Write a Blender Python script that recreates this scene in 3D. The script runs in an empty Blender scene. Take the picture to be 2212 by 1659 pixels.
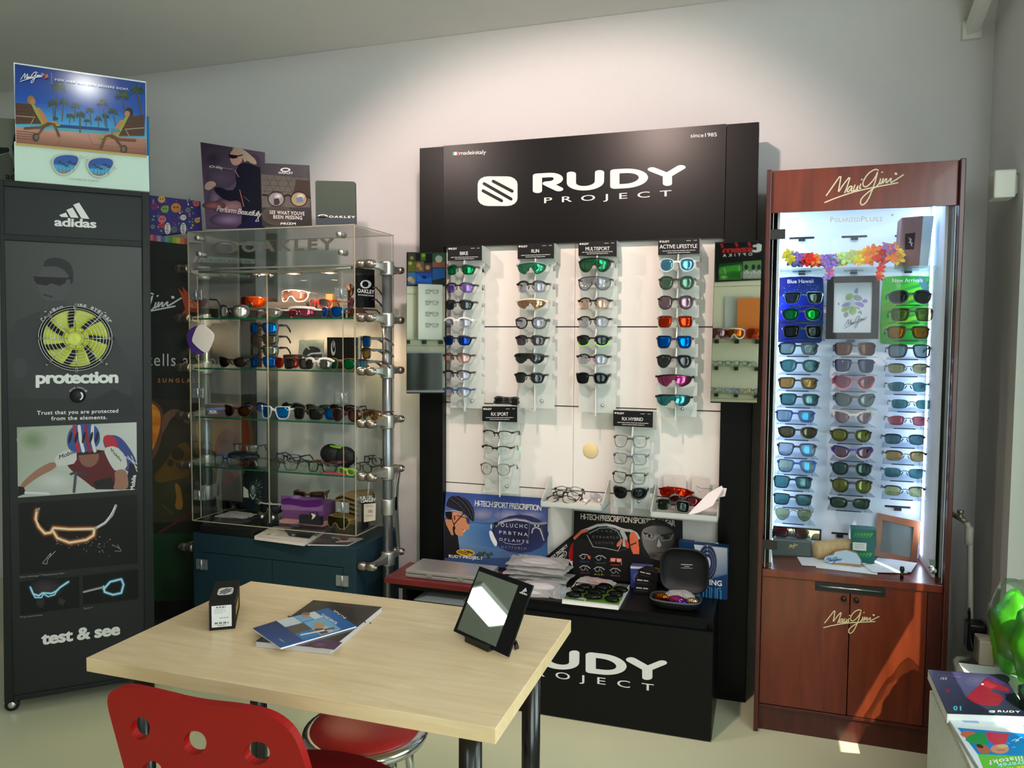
import bpy, math, random
from mathutils import Vector, Matrix, geometry
random.seed(7)
SC = bpy.context.scene
COL = SC.collection
V3 = Vector
PI = math.pi

# ------------------------------------------------------------------ camera
F_PX, PITCH, ROLL, YAW, CAM_H = 1665.0, .0564, .0066, -.316, 1.4
_cp, _sp, _cr, _sr = math.cos(PITCH), math.sin(PITCH), math.cos(ROLL), math.sin(ROLL)
_R = Matrix(((_cr, -_sr, 0), (_sr, _cr, 0), (0, 0, 1)))
_down, _fw, _rt = _R @ V3((0, _cp, _sp)), _R @ V3((0, -_sp, _cp)), _R @ V3((1, 0, 0))
_c, _s = math.cos(YAW), math.sin(YAW)
M3 = Matrix((_c*_rt+_s*_fw, -_s*_rt+_c*_fw, -_down))
CAM = V3((0, 0, CAM_H))
cam_data = bpy.data.cameras.new('camera')
cam = bpy.data.objects.new('camera', cam_data)
COL.objects.link(cam)
cam_data.sensor_width = 36
cam_data.lens = 36*F_PX/2212
cam_data.clip_start = .02
_m = Matrix((M3 @ V3((1, 0, 0)), M3 @ V3((0, -1, 0)), M3 @ V3((0, 0, -1)))).transposed().to_4x4()
_m.translation = CAM
cam.matrix_world = _m
SC.camera = cam

# ------------------------------------------------------------------ colour management, world, lights
SC.view_settings.view_transform = 'Standard'
SC.view_settings.look = 'None'
SC.view_settings.exposure = 0.58
SC.view_settings.gamma = 1
SC.view_settings.use_curve_mapping = False
SC.cycles.max_bounces = 14
SC.cycles.transparent_max_bounces = 40
SC.cycles.sample_clamp_indirect = 6
SC.cycles.caustics_reflective = False
SC.cycles.caustics_refractive = False

def lin(c):
    return tuple(((x/255/12.92) if x <= 10 else ((x/255+.055)/1.055)**2.4) for x in c[:3])

W = bpy.data.worlds.new('world')
SC.world = W
W.use_nodes = True
_nt = W.node_tree
_sky = _nt.nodes.new('ShaderNodeTexSky')
_sky.sky_type = 'HOSEK_WILKIE'
_nt.links.new(_sky.outputs[0], _nt.nodes['Background'].inputs[0])
_nt.nodes['Background'].inputs[1].default_value = 1.0

def light(name, typ, loc, target, power, color, size=.2, size_y=None, **kw):
    d = bpy.data.lights.new(name, typ)
    d.energy = power
    d.color = color
    o = bpy.data.objects.new(name, d)
    COL.objects.link(o)
    o.location = loc
    o.rotation_euler = (V3(target)-V3(loc)).to_track_quat('-Z', 'Y').to_euler()
    if typ == 'AREA':
        d.shape = 'RECTANGLE' if size_y else 'SQUARE'
        d.size = size
        if size_y: d.size_y = size_y
    elif typ in ('SPOT', 'POINT'):
        d.shadow_soft_size = size
    for k, v in kw.items(): setattr(d, k, v)
    return o

SUN_DIR = V3((-.33, .62, -.71)).normalized()
sun = light('sun', 'SUN', (3, -3, 5), V3((3, -3, 5))+SUN_DIR, 11, (1, .93, .82), angle=.006)
# daylight through the window in the right wall
light('daylight_window', 'AREA', (.93, 1.55, 1.5), (-3, 1.75, 1.0), 30, (.91, .97, 1), 1.2, 1.5)
# soft fill added behind the camera, set in an unseen second window
light('fill_front', 'AREA', (.93, -.65, 1.5), (-3, .6, 1.2), 50, (.93, .97, 1), 2.2, 1.6)
# two halogen spots on the ceiling turned to the display wall
light('halogen_spot', 'SPOT', (-.6, 1.53, 2.63), (-.8, 3.1, 1.55), 64, (1, .74, .66), .035, spot_size=1.5, spot_blend=.45)
light('halogen_spot', 'SPOT', (-1.9, 1.5, 2.63), (-1.2, 3.1, 1.45), 38, (1, .76, .68), .035, spot_size=1.35, spot_blend=.6)

# ------------------------------------------------------------------ pixel -> place
def ray(x, y):
    return M3 @ V3(((x-1106)/F_PX, (y-829.5)/F_PX, 1))

class Pl:
    "a plane in the room; m() is where the line of sight through a photo pixel meets it"
    def __init__(s, O, n):
        s.O, s.n = V3(O), V3(n).normalized()
        s.src = CAM
    def ray(s, x, y): return ray(x, y)
    def m(s, x, y, off=0):
        r = s.ray(x, y)
        t = (s.O-s.src).dot(s.n)/r.dot(s.n)
        return s.src+r*t+s.n*off

class PlRefl(Pl):
    "the same, seen in a mirror"
    def __init__(s, mirror, O, n):
        super().__init__(O, n)
        s.mir = mirror
        s.src = CAM-mirror.n*2*((CAM-mirror.O).dot(mirror.n))
    def ray(s, x, y):
        r = ray(x, y)
        return r-s.mir.n*2*r.dot(s.mir.n)

def ypl(Y): return Pl((0, Y, 0), (0, -1, 0))
def zpl(Z): return Pl((0, 0, Z), (0, 0, 1))
def atY(x, y, Y): return ypl(Y).m(x, y)
def atZ(x, y, Z): return zpl(Z).m(x, y)

# ------------------------------------------------------------------ materials
_mats = {}
def mat(name, c=(200, 200, 200), rough=.5, metal=0, spec=.5, noise=0, bump=0, scale=40, coat=0, trans=None):
    if name in _mats: return _mats[name]
    m = bpy.data.materials.new(name)
    m.use_nodes = True
    nt = m.node_tree
    b = nt.nodes['Principled BSDF']
    b.inputs['Base Color'].default_value = (*lin(c), 1)
    b.inputs['Roughness'].default_value = rough
    b.inputs['Metallic'].default_value = metal
    b.inputs['Specular IOR Level'].default_value = spec
    b.inputs['Coat Weight'].default_value = coat
    if noise or bump:
        tc = nt.nodes.new('ShaderNodeTexCoord')
        n = nt.nodes.new('ShaderNodeTexNoise')
        n.inputs['Scale'].default_value = scale
        n.inputs['Detail'].default_value = 5
        nt.links.new(tc.outputs['Object'], n.inputs['Vector'])
        if noise:
            r = nt.nodes.new('ShaderNodeValToRGB')
            l = lin(c)
            r.color_ramp.elements[0].position, r.color_ramp.elements[1].position = .3, .7
            r.color_ramp.elements[0].color = (*[x*(1-noise) for x in l], 1)
            r.color_ramp.elements[1].color = (*[min(1, x*(1+noise)) for x in l], 1)
            nt.links.new(n.outputs['Fac'], r.inputs['Fac'])
            nt.links.new(r.outputs['Color'], b.inputs['Base Color'])
        if bump:
            bp = nt.nodes.new('ShaderNodeBump')
            bp.inputs['Strength'].default_value = bump
            bp.inputs['Distance'].default_value = .002
            nt.links.new(n.outputs['Fac'], bp.inputs['Height'])
            nt.links.new(bp.outputs['Normal'], b.inputs['Normal'])
    _mats[name] = m
    return m

def mat_print(name, rough=.4, spec=.22, coat=0):
    "printed matter: colour from the mesh's colour attribute"
    if name in _mats: return _mats[name]
    m = mat(name, (255, 255, 255), rough, 0, spec, coat=coat)
    nt = m.node_tree
    a = nt.nodes.new('ShaderNodeAttribute')
    a.attribute_name = 'Col'
    nt.links.new(a.outputs['Color'], nt.nodes['Principled BSDF'].inputs['Base Color'])
    return m

def _nodes(name):
    m = bpy.data.materials.new(name)
    m.use_nodes = True
    nt = m.node_tree
    nt.nodes.clear()
    out = nt.nodes.new('ShaderNodeOutputMaterial')
    return m, nt, out

def mat_glass(name, tint=(245, 250, 246), refl=.5, rough=.02):
    "a thin clear sheet: what is behind shows through, with a fresnel reflection"
    if name in _mats: return _mats[name]
    m, nt, out = _nodes(name)
    t = nt.nodes.new('ShaderNodeBsdfTransparent')
    t.inputs[0].default_value = (*lin(tint), 1)
    g = nt.nodes.new('ShaderNodeBsdfGlossy')
    g.inputs['Roughness'].default_value = rough
    fr = nt.nodes.new('ShaderNodeLayerWeight')
    fr.inputs[0].default_value = .25
    mu = nt.nodes.new('ShaderNodeMath')
    mu.operation = 'MULTIPLY'
    mu.inputs[1].default_value = refl
    nt.links.new(fr.outputs['Fresnel'], mu.inputs[0])
    mx = nt.nodes.new('ShaderNodeMixShader')
    nt.links.new(mu.outputs[0], mx.inputs[0])
    nt.links.new(t.outputs[0], mx.inputs[1])
    nt.links.new(g.outputs[0], mx.inputs[2])
    nt.links.new(mx.outputs[0], out.inputs[0])
    _mats[name] = m
    return m

def mat_lens(tint, mirror=(255, 255, 255), k=.12, rough=.04):
    "lens: tinted see-through with a coloured mirror coat"
    name = 'lens_%02x%02x%02x_%02x%02x%02x_%d' % (*tint, *mirror, int(k*100))
    if name in _mats: return _mats[name]
    m, nt, out = _nodes(name)
    t = nt.nodes.new('ShaderNodeBsdfTransparent')
    t.inputs[0].default_value = (*[math.sqrt(x) for x in lin(tint)], 1)   # light crosses two faces
    g = nt.nodes.new('ShaderNodeBsdfGlossy')
    g.inputs['Color'].default_value = (*lin(mirror), 1)
    g.inputs['Roughness'].default_value = rough
    d = nt.nodes.new('ShaderNodeBsdfDiffuse')
    d.inputs['Color'].default_value = (*lin(mirror), 1)
    m2 = nt.nodes.new('ShaderNodeMixShader')
    m2.inputs[0].default_value = .16 if k > .2 else .04
    nt.links.new(g.outputs[0], m2.inputs[1]); nt.links.new(d.outputs[0], m2.inputs[2])
    mx = nt.nodes.new('ShaderNodeMixShader')
    mx.inputs[0].default_value = k
    nt.links.new(t.outputs[0], mx.inputs[1]); nt.links.new(m2.outputs[0], mx.inputs[2])
    nt.links.new(mx.outputs[0], out.inputs[0])
    _mats[name] = m
    return m

def mat_frost(name, c=(225, 232, 226), clear=.3):
    "milky acrylic: part clear, part translucent, part surface"
    if name in _mats: return _mats[name]
    m, nt, out = _nodes(name)
    t = nt.nodes.new('ShaderNodeBsdfTransparent')
    tl = nt.nodes.new('ShaderNodeBsdfTranslucent')
    p = nt.nodes.new('ShaderNodeBsdfPrincipled')
    for n_, i in ((tl, 0), (p, 'Base Color')): n_.inputs[i].default_value = (*lin(c), 1)
    p.inputs['Roughness'].default_value = .35
    a, b = nt.nodes.new('ShaderNodeMixShader'), nt.nodes.new('ShaderNodeMixShader')
    a.inputs[0].default_value = .62
    nt.links.new(tl.outputs[0], a.inputs[1]); nt.links.new(p.outputs[0], a.inputs[2])
    b.inputs[0].default_value = 1-clear
    nt.links.new(t.outputs[0], b.inputs[1]); nt.links.new(a.outputs[0], b.inputs[2])
    nt.links.new(b.outputs[0], out.inputs[0])
    _mats[name] = m
    return m

def mat_emit(name, c, strength):
    if name in _mats: return _mats[name]
    m, nt, out = _nodes(name)
    e = nt.nodes.new('ShaderNodeEmission')
    e.inputs[0].default_value = (*lin(c), 1)
    e.inputs[1].default_value = strength
    nt.links.new(e.outputs[0], out.inputs[0])
    _mats[name] = m
    return m

def mat_mirror(name='mirror_glass', c=(225, 235, 228)):
    return mat(name, c, .015, 1)

def mat_wood(name, light_c, dark_c, rough=.4, scale=(1, 12, 1), dist=6, coat=0, waves=1.2, contrast=(.25, .8)):
    if name in _mats: return _mats[name]
    m = mat(name, light_c, rough, 0, .5, coat=coat)
    nt = m.node_tree
    b = nt.nodes['Principled BSDF']
    tc, mp = nt.nodes.new('ShaderNodeTexCoord'), nt.nodes.new('ShaderNodeMapping')
    mp.inputs['Scale'].default_value = scale
    nt.links.new(tc.outputs['Object'], mp.inputs['Vector'])
    w = nt.nodes.new('ShaderNodeTexNoise')
    w.inputs['Scale'].default_value = waves*4
    w.inputs['Detail'].default_value = 6
    w.inputs['Distortion'].default_value = dist*.15
    nt.links.new(mp.outputs[0], w.inputs['Vector'])
    r = nt.nodes.new('ShaderNodeValToRGB')
    r.color_ramp.elements[0].position, r.color_ramp.elements[1].position = contrast
    r.color_ramp.elements[0].color, r.color_ramp.elements[1].color = (*lin(dark_c), 1), (*lin(light_c), 1)
    nt.links.new(w.outputs['Fac'], r.inputs['Fac'])
    nt.links.new(r.outputs[0], b.inputs['Base Color'])
    return m

# ------------------------------------------------------------------ mesh building
class MB:
    def __init__(s): s.v, s.f, s.c, s.smooth = [], [], [], []
    def add(s, vs, fs, col=None, smooth=False):
        o = len(s.v)
        s.v += [V3(p) for p in vs]
        for f in fs:
            s.f.append([i+o for i in f]); s.c.append(col); s.smooth.append(smooth)
        return s
    def box(s, a, b, col=None):
        (x0, y0, z0), (x1, y1, z1) = [min(p, q) for p, q in zip(a, b)], [max(p, q) for p, q in zip(a, b)]
        return s.add([(x0, y0, z0), (x1, y0, z0), (x1, y1, z0), (x0, y1, z0), (x0, y0, z1), (x1, y0, z1), (x1, y1, z1), (x0, y1, z1)],
                     [(3, 2, 1, 0), (4, 5, 6, 7), (0, 1, 5, 4), (1, 2, 6, 5), (2, 3, 7, 6), (3, 0, 4, 7)], col)
    def slab(s, quad, off, col=None):
        "four corner points (seen from the front: TL, TR, BR, BL) thickened by the vector off"
        q = [V3(p) for p in quad]
        off = V3(off)
        return s.prism(q, off, col)
    def prism(s, pts, off, col=None, smooth=False):
        pts = [V3(p) for p in pts]; off = V3(off); n = len(pts)
        tri = geometry.tessellate_polygon([pts]) if n > 4 else ([(0, 1, 2)] if n == 3 else [(0, 1, 2, 3)])
        nrm = sum(((pts[i]-pts[0]).cross(pts[(i+1) % n]-pts[0]) for i in range(1, n-1)), V3())
        flip = nrm.dot(off) > 0
        out = []
        for t in tri:
            t = list(t)
            a = (pts[t[1]]-pts[t[0]]).cross(pts[t[2]]-pts[t[0]])
            if a.dot(off) > 0: t = t[::-1]
            out.append(t); out.append([i+n for i in t[::-1]])
        s.add(pts+[p+off for p in pts], out, col)
        o = len(s.v)-2*n
        for i in range(n):
            j = (i+1) % n
            q = [o+i, o+j, o+j+n, o+i+n]
            s.f.append(q if flip is False and False else (q[::-1] if not flip else q)); s.c.append(col); s.smooth.append(smooth)
        return s
    def tube(s, pts, r, n=8, closed=False, col=None, cap=True):
        pts = [V3(p) for p in pts]; m = len(pts)
        rs = r if isinstance(r, (list, tuple)) else [r]*m
        up = None; rings = []
        for i, p in enumerate(pts):
            a = pts[(i-1) % m] if (closed or i > 0) else p
            b = pts[(i+1) % m] if (closed or i < m-1) else p
            t = (b-a).normalized() if (b-a).length > 1e-9 else V3((0, 0, 1))
            if up is None:
                up = V3((0, 0, 1)) if abs(t.z) < .9 else V3((1, 0, 0))
            u = (up-t*up.dot(t))
            u = u.normalized() if u.length > 1e-6 else t.orthogonal().normalized()
            up = u
            w = t.cross(u)
            rings.append([p+(u*math.cos(2*PI*k/n)+w*math.sin(2*PI*k/n))*rs[i] for k in range(n)])
        vs = [q for R in rings for q in R]
        fs = []
        for i in range(m if closed else m-1):
            j = (i+1) % m
            for k in range(n):
                l = (k+1) % n
                fs.append((i*n+k, i*n+l, j*n+l, j*n+k))
        s.add(vs, fs, col, True)
        if cap and not closed:
            o = len(s.v)-len(vs)
            s.f.append([o+k for k in range(n)][::-1]); s.c.append(col); s.smooth.append(False)
            s.f.append([o+(m-1)*n+k for k in range(n)]); s.c.append(col); s.smooth.append(False)
        return s
    def sweep(s, pts, side, hs, ws, col=None):
        "a flat bar along pts: half-heights hs across the path, half-widths ws along the vector side"
        side = V3(side).normalized(); pts = [V3(p) for p in pts]; m = len(pts)
        if not isinstance(hs, (list, tuple)): hs = [hs]*m
        if not isinstance(ws, (list, tuple)): ws = [ws]*m
        vs = []
        for i, p in enumerate(pts):
            t = (pts[min(i+1, m-1)]-pts[max(i-1, 0)]).normalized()
            u = t.cross(side).normalized()
            vs += [p+u*hs[i]+side*ws[i], p+u*hs[i]-side*ws[i], p-u*hs[i]-side*ws[i], p-u*hs[i]+side*ws[i]]
        fs = [(3, 2, 1, 0)]
        for i in range(m-1):
            for k in range(4):
                l = (k+1) % 4
                fs.append((i*4+k, i*4+l, i*4+4+l, i*4+4+k))
        fs.append(tuple((m-1)*4+k for k in range(4)))
        return s.add(vs, fs, col)
    def lathe(s, prof, O, axis=(0, 0, 1), n=24, col=None, cap=True):
        "prof: (radius, height along axis)"
        ax = V3(axis).normalized(); u = ax.orthogonal().normalized(); w = ax.cross(u); O = V3(O)
        vs = [O+ax*h+(u*math.cos(2*PI*k/n)+w*math.sin(2*PI*k/n))*r for r, h in prof for k in range(n)]
        fs = []
        for i in range(len(prof)-1):
            for k in range(n):
                l = (k+1) % n
                fs.append((i*n+k, i*n+l, i*n+n+l, i*n+n+k))
        s.add(vs, fs, col, True)
        if cap:
            o = len(s.v)-len(vs)
            for i, rev in ((0, True), (len(prof)-1, False)):
                if prof[i][0] > 1e-6:
                    f = [o+i*n+k for k in range(n)]
                    s.f.append(f[::-1] if rev else f); s.c.append(col); s.smooth.append(False)
        return s
    def ball(s, O, r, n=14, m=9, col=None, rot=None):
        O = V3(O); r = r if isinstance(r, (tuple, list)) else (r, r, r)
        vs = []
        for i in range(m+1):
            a = PI*i/m
            for k in range(n):
                p = V3((r[0]*math.sin(a)*math.cos(2*PI*k/n), r[1]*math.sin(a)*math.sin(2*PI*k/n), r[2]*math.cos(a)))
                vs.append(O+(rot @ p if rot else p))
        fs = []
        for i in range(m):
            for k in range(n):
                l = (k+1) % n
                fs.append((i*n+k, i*n+n+k, i*n+n+l, i*n+l))
        return s.add(vs, fs, col, True)

def thing(name, label, cat, loc=(0, 0, 0), group=None, rot=None):
    o = bpy.data.objects.new(name, None)
    o.empty_display_size = .05
    COL.objects.link(o)
    o.location = loc
    if rot: o.rotation_euler = rot
    return tag(o, label, cat, group)

def tag(o, label, cat, group=None):
    o['label'] = label; o['category'] = cat
    if group: o['group'] = group
    return o

def obj(name, mb, m, parent=None, bevel=0, local=False, label=None, origin=None, seg=2):
    "link mb as ONE object. Coordinates are world unless local (then they are the parent's)"
    me = bpy.data.meshes.new(name)
    O = V3((0, 0, 0))
    if parent is not None and not local:
        O = V3(parent.location)
        if parent.parent is not None: O = O+V3(parent.parent.location)
    elif parent is None and not local:
        O = V3(origin) if origin is not None else V3((sum(p.x for p in mb.v)/len(mb.v), sum(p.y for p in mb.v)/len(mb.v), min(p.z for p in mb.v)))
    me.from_pydata([p-O for p in mb.v], [], mb.f)
    if any(c is not None for c in mb.c):
        ca = me.color_attributes.new('Col', 'FLOAT_COLOR', 'CORNER')
        buf = []
        for f, c in zip(mb.f, mb.c):
            c = c if c is not None else (200, 200, 200)
            if isinstance(c, list):
                for q in c: buf += [*[.82*x for x in lin(q)], 1]
            else:
                buf += [*[.82*x for x in lin(c)], 1]*len(f)
        ca.data.foreach_set('color', buf)
    me.polygons.foreach_set('use_smooth', mb.smooth)
    me.materials.append(m)
    me.update()
    o = bpy.data.objects.new(name, me)
    COL.objects.link(o)
    if parent is not None:
        o.parent = parent
    elif not local:
        o.location = O
    if bevel:
        b = o.modifiers.new('bevel', 'BEVEL')
        b.width = bevel; b.segments = seg; b.limit_method = 'ANGLE'
    if label: o['label'] = label
    return o

def struct(name, mb, m, parent=None, bevel=0):
    o = obj(name, mb, m, parent, bevel)
    o['kind'] = 'structure'
    return o

# ------------------------------------------------------------------ lettering
_gl = {}
def glyphs(txt, space=1.0):
    k = (txt, space)
    if k in _gl: return _gl[k]
    cu = bpy.data.curves.new('t', 'FONT')
    cu.body = txt; cu.space_character = space; cu.resolution_u = 3; cu.fill_mode = 'FRONT'
    o = bpy.data.objects.new('t', cu)
    COL.objects.link(o)
    dg = bpy.context.evaluated_depsgraph_get()
    me = bpy.data.meshes.new_from_object(o.evaluated_get(dg))
    vs = [(v.co.x, v.co.y) for v in me.vertices]
    fs = [tuple(p.vertices) for p in me.polygons]
    bpy.data.objects.remove(o); bpy.data.meshes.remove(me); bpy.data.curves.remove(cu)
    x0, x1 = min(v[0] for v in vs), max(v[0] for v in vs)
    cap = .69
    r = ([((x-x0)/(x1-x0), y/cap) for x, y in vs], fs, (x1-x0)/cap)
    _gl[k] = r
    return r

def chaikin(p, k=2, closed=True):
    for _ in range(k):
        q = []
        n = len(p)
        for i in range(n if closed else n-1):
            a, b = p[i], p[(i+1) % n]
            q += [tuple(.75*x+.25*y for x, y in zip(a, b)), tuple(.25*x+.75*y for x, y in zip(a, b))]
        p = q if closed else [p[0]]+q+[p[-1]]
    return p
# strokes of hand-drawn letters, unit box, y up
def arc(cx, cy, rx, ry, a0, a1, n=10):
    return [(cx+rx*math.cos(math.radians(a0+(a1-a0)*i/n)), cy+ry*math.sin(math.radians(a0+(a1-a0)*i/n))) for i in range(n+1)]
RUDY = [[[(.032, .1), (.032, .9), (.11, .9)]+arc(.115, .68, .055, .22, 90, -90, 8)+[(.095, .46)], [(.10, .44), (.172, .13)]],
        [[(.255, .9), (.255, .42)]+arc(.347, .42, .092, .32, 180, 360, 12)+[(.44, .9)]],
        [[(.54, .1), (.54, .9), (.61, .9)]+arc(.61, .5, .118, .4, 90, -90, 12)+[(.54, .1)]],
        [[(.785, .9), (.885, .54)], [(.975, .93), (.885, .54), (.885, .1)]]]
RUDY = [p for L in RUDY for p in L]
def _mj(l): return [chaikin([((x-405)/430, (265-y)/205) for x, y in p], 1, False) for p in l]
MAUI = _mj([[(415, 207), (455, 150), (497, 90), (487, 150), (478, 195), (505, 150), (548, 97), (528, 160), (515, 192)],
            [(556, 158), (542, 156), (526, 182), (534, 190), (550, 170), (556, 158), (549, 184), (560, 182)],
            [(570, 150), (561, 178), (570, 184), (582, 165), (588, 152), (581, 180), (590, 178)],
            [(602, 145), (594, 170), (603, 168)], [(606, 122), (610, 119)],
            [(697, 70), (680, 63), (640, 88), (612, 135), (616, 160), (640, 158), (680, 112), (697, 70), (672, 160), (640, 235), (612, 262), (598, 250), (605, 222), (650, 182), (700, 150), (712, 108), (702, 146), (714, 142), (727, 106), (716, 150), (745, 106), (737, 148), (770, 106), (762, 138), (780, 130), (833, 95)],
            [(716, 82), (720, 79)], [(407, 245), (480, 215), (600, 177), (803, 138)],
            [(788, 86), (796, 86), (798, 92), (790, 94), (788, 86)]])

class Art:
    "flat printed shapes laid on a plane, drawn in photo coordinates, each layer a hair above the last"
    def __init__(s, pl, mb=None, base=.0004, step=3e-5):
        s.pl, s.mb, s.off, s.step = pl, mb or MB(), base, step
    def up(s): s.off += s.step
    def poly(s, pts, col, raw=False):
        s.up()
        P = [s.pl.m(x, y, s.off) for x, y in pts] if not raw else pts
        n = len(P)
        tri = geometry.tessellate_polygon([P]) if n > 3 else [(0, 1, 2)]
        for t in tri:
            t = list(t)
            if (P[t[1]]-P[t[0]]).cross(P[t[2]]-P[t[0]]).dot(s.pl.n) < 0: t = t[::-1]
            s.mb.add([P[i] for i in t], [(0, 1, 2)], [col[i] for i in t] if isinstance(col, list) else col)
        return s
    def rect(s, x0, y0, x1, y1, col): return s.poly([(x0, y0), (x1, y0), (x1, y1), (x0, y1)], col)
    def ell(s, cx, cy, rx, ry, col, rot=0, n=18):
        a = math.radians(rot); c, d = math.cos(a), math.sin(a)
        return s.poly([(cx+rx*math.cos(2*PI*i/n)*c-ry*math.sin(2*PI*i/n)*d, cy+rx*math.cos(2*PI*i/n)*d+ry*math.sin(2*PI*i/n)*c) for i in range(n)], col)
    def glow(s, cx, cy, rx, ry, cin, cout, n=16):
        "an ellipse whose colour runs from cin to cout"
        s.up()
        c = s.pl.m(cx, cy, s.off)
        R = [s.pl.m(cx+rx*math.cos(2*PI*i/n), cy+ry*math.sin(2*PI*i/n), s.off) for i in range(n)]
        for i in range(n):
            t = [c, R[i], R[(i+1) % n]]; cc = [cin, cout, cout]
            if (t[1]-t[0]).cross(t[2]-t[0]).dot(s.pl.n) < 0: t, cc = t[::-1], cc[::-1]
            s.mb.add(t, [(0, 1, 2)], cc)
        return s
    def line(s, pts, w, col, rnd=True, asp=1):
        s.up()
        pts = [(x/asp, y) for x, y in pts]
        for (a, b) in zip(pts[:-1], pts[1:]):
            dx, dy = b[0]-a[0], b[1]-a[1]; l = math.hypot(dx, dy) or 1
            nx, ny = -dy/l*w/2, dx/l*w/2
            s.off += 4e-6
            s._flat([((a[0]+nx)*asp, a[1]+ny), ((b[0]+nx)*asp, b[1]+ny), ((b[0]-nx)*asp, b[1]-ny), ((a[0]-nx)*asp, a[1]-ny)], col)
        if rnd and w > 1.2:
            for p in pts:
                s.off += 4e-6
                s._flat([((p[0]+w/2*math.cos(PI*i/6))*asp, p[1]+w/2*math.sin(PI*i/6)) for i in range(12)], col)
        return s
    def _flat(s, pts, col):
        P = [s.pl.m(x, y, s.off) for x, y in pts]
        f = list(range(len(P)))
        if (P[1]-P[0]).cross(P[2]-P[0]).dot(s.pl.n) < 0: f = f[::-1]
        s.mb.add(P, [f], col)
    def text(s, t, p0, p1, h, col, bold=0.0, space=1.0, up=None):
        "baseline from p0 to p1, capitals h high (or the pixel vector up)"
        s.up()
        vs, fs, asp = glyphs(t, space)
        A = s.pl.m(*p0, s.off); B = s.pl.m(*p1, s.off)-A
        u = up or (0, -h)
        T = s.pl.m(p0[0]+u[0], p0[1]+u[1], s.off)-A
        fl = B.cross(T).dot(s.pl.n) < 0
        k = bold*1.3
        N = 16 if h > 10 and not up else 8
        ring = [(0, 0)]
        if bold > .015: ring += [(k*f*math.cos(2*PI*i/N), k*f*math.sin(2*PI*i/N)) for i in range(N) for f in ((1, .5) if N > 8 else (1,))]
        elif bold > 0: ring += [(k, 0)]
        for i, (dx, dy) in enumerate(ring):
            u = s.pl.n*(1.5e-6*i)
            s.mb.add([A+u+B*(x+dx/asp)+T*(y+dy) for x, y in vs], [f[::-1] if fl else f for f in fs], col)
        s.off += 5e-5 if bold else 0
        return s
    def strokes(s, polys, p0, p1, up, w, col, asp=1):
        "unit-box strokes; p0 lower left, p1 lower right, up the pixel vector of the height; w in px"
        s.up()
        for pl in polys:
            q = [(p0[0]+(p1[0]-p0[0])*x+up[0]*y, p0[1]+(p1[1]-p0[1])*x+up[1]*y) for x, y in pl]
            s.line(q, w, col, True, asp)
        return s

def logo_bars(A, cx, cy, w, h, col, dark, slope=0.0, flip=1):
    "rounded badge with four slanted bars"
    r = .26
    pts = []
    for (sx, sy, a0) in ((1, -1, -90), (1, 1, 0), (-1, 1, 90), (-1, -1, 180)):
        for i in range(5):
            a = math.radians(a0+90*i/4)
            pts.append((sx*(.5-r)+r*math.cos(a), sy*(.5-r)+r*math.sin(a)))
    A.poly([(cx+x*w, cy+y*h+x*w*slope) for x, y in pts], col)
    for (x0, y0, x1, y1) in ((-.11, -.335, .364, 0), (-.338, -.253, .338, .265), (-.364, -.012, .10, .324)):
        x0, x1 = x0*flip, x1*flip
        A.line([(cx+x0*w, cy+y0*h+x0*w*slope), (cx+x1*w, cy+y1*h+x1*w*slope)], h*.106, dark)

BLK = (16, 17, 18)
WHT = (238, 238, 236)
# ================================================================== the room
XR, YB, YF, ZC, XL = .77, 3.28, -2.4, 2.70, -7.0
m_wall = mat('wall_paint', (212, 211, 212), .85, noise=.008, bump=.05, scale=30)
m_ceil = mat('ceiling_paint', (204, 203, 200), .9, noise=.015, scale=6)
m_floor = mat('floor_coating', (206, 207, 174), .32, noise=.03, scale=2.2)
m_white = mat('white_paint', (228, 228, 222), .4)

struct('floor', MB().box((XL, YF, -.05), (XR+.5, YB+.2, 0)), m_floor)
struct('ceiling', MB().box((XL, YF, ZC), (XR+.5, YB+.2, ZC+.1)), m_ceil)
# back wall, run into the ceiling by a soft cove
prof = [(YB, 0.0)] + [(YB-.16+.16*math.cos(a), ZC-.161+.16*math.sin(a)) for a in [PI/2*i/8 for i in range(9)]]
wb = MB()
vs = [(x, y, z) for y, z in prof for x in (XL, XR+.3)]
wb.add(vs, [(2*i, 2*i+1, 2*i+3, 2*i+2) for i in range(len(prof)-1)], smooth=True)
wb.box((XL, YB+.001, 0), (XR+.3, YB+.12, ZC))
struct('wall_back', wb, m_wall)
struct('wall_left', MB().box((XL-.1, YF, 0), (XL, YB, ZC)), m_wall)
struct('wall_front', MB().box((XL, YF-.1, 0), (XR+.3, YF, ZC)), m_wall)
# right wall with two window openings, the one behind the camera added for fill
wr = MB()
for (y0, y1, z0, z1) in ((2.86, YB, 0, ZC), (YF, -1.9, 0, ZC), (.55, 1.15, 0, ZC), (1.15, 2.86, 0, .50), (1.15, 2.86, 2.35, ZC), (-1.9, .55, 0, .6), (-1.9, .55, 2.35, ZC)):
    wr.box((XR, y0, z0), (XR+.3, y1, z1))
struct('wall_right', wr, m_wall)
def window(name, y0, y1, z0, z1, posts):
    w = MB()
    X0, X1 = XR+.16, XR+.22
    for a, b in ((y0, y0+.05), (y1-.05, y1)): w.box((X0, a, z0), (X1, b, z1))
    for a, b in ((z0, z0+.05), (z1-.05, z1)): w.box((X0, y0, a), (X1, y1, b))
    for p in posts: w.box((X0, p-.03, z0), (X1, p+.03, z1))
    o = struct(name, w, m_white)
    g = struct('window_pane', MB().box((X0+.025, y0+.05, z0+.05), (X0+.031, y1-.05, z1-.05)), mat_glass('window_glass', (240, 248, 244), .3), o)
    return o
window('window_1', 1.15, 2.86, .5, 2.35, (2.15,))
window('fill_window', -1.9, .55, .6, 2.35, (-.7,))  # unseen window, added to carry the fill light
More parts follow.
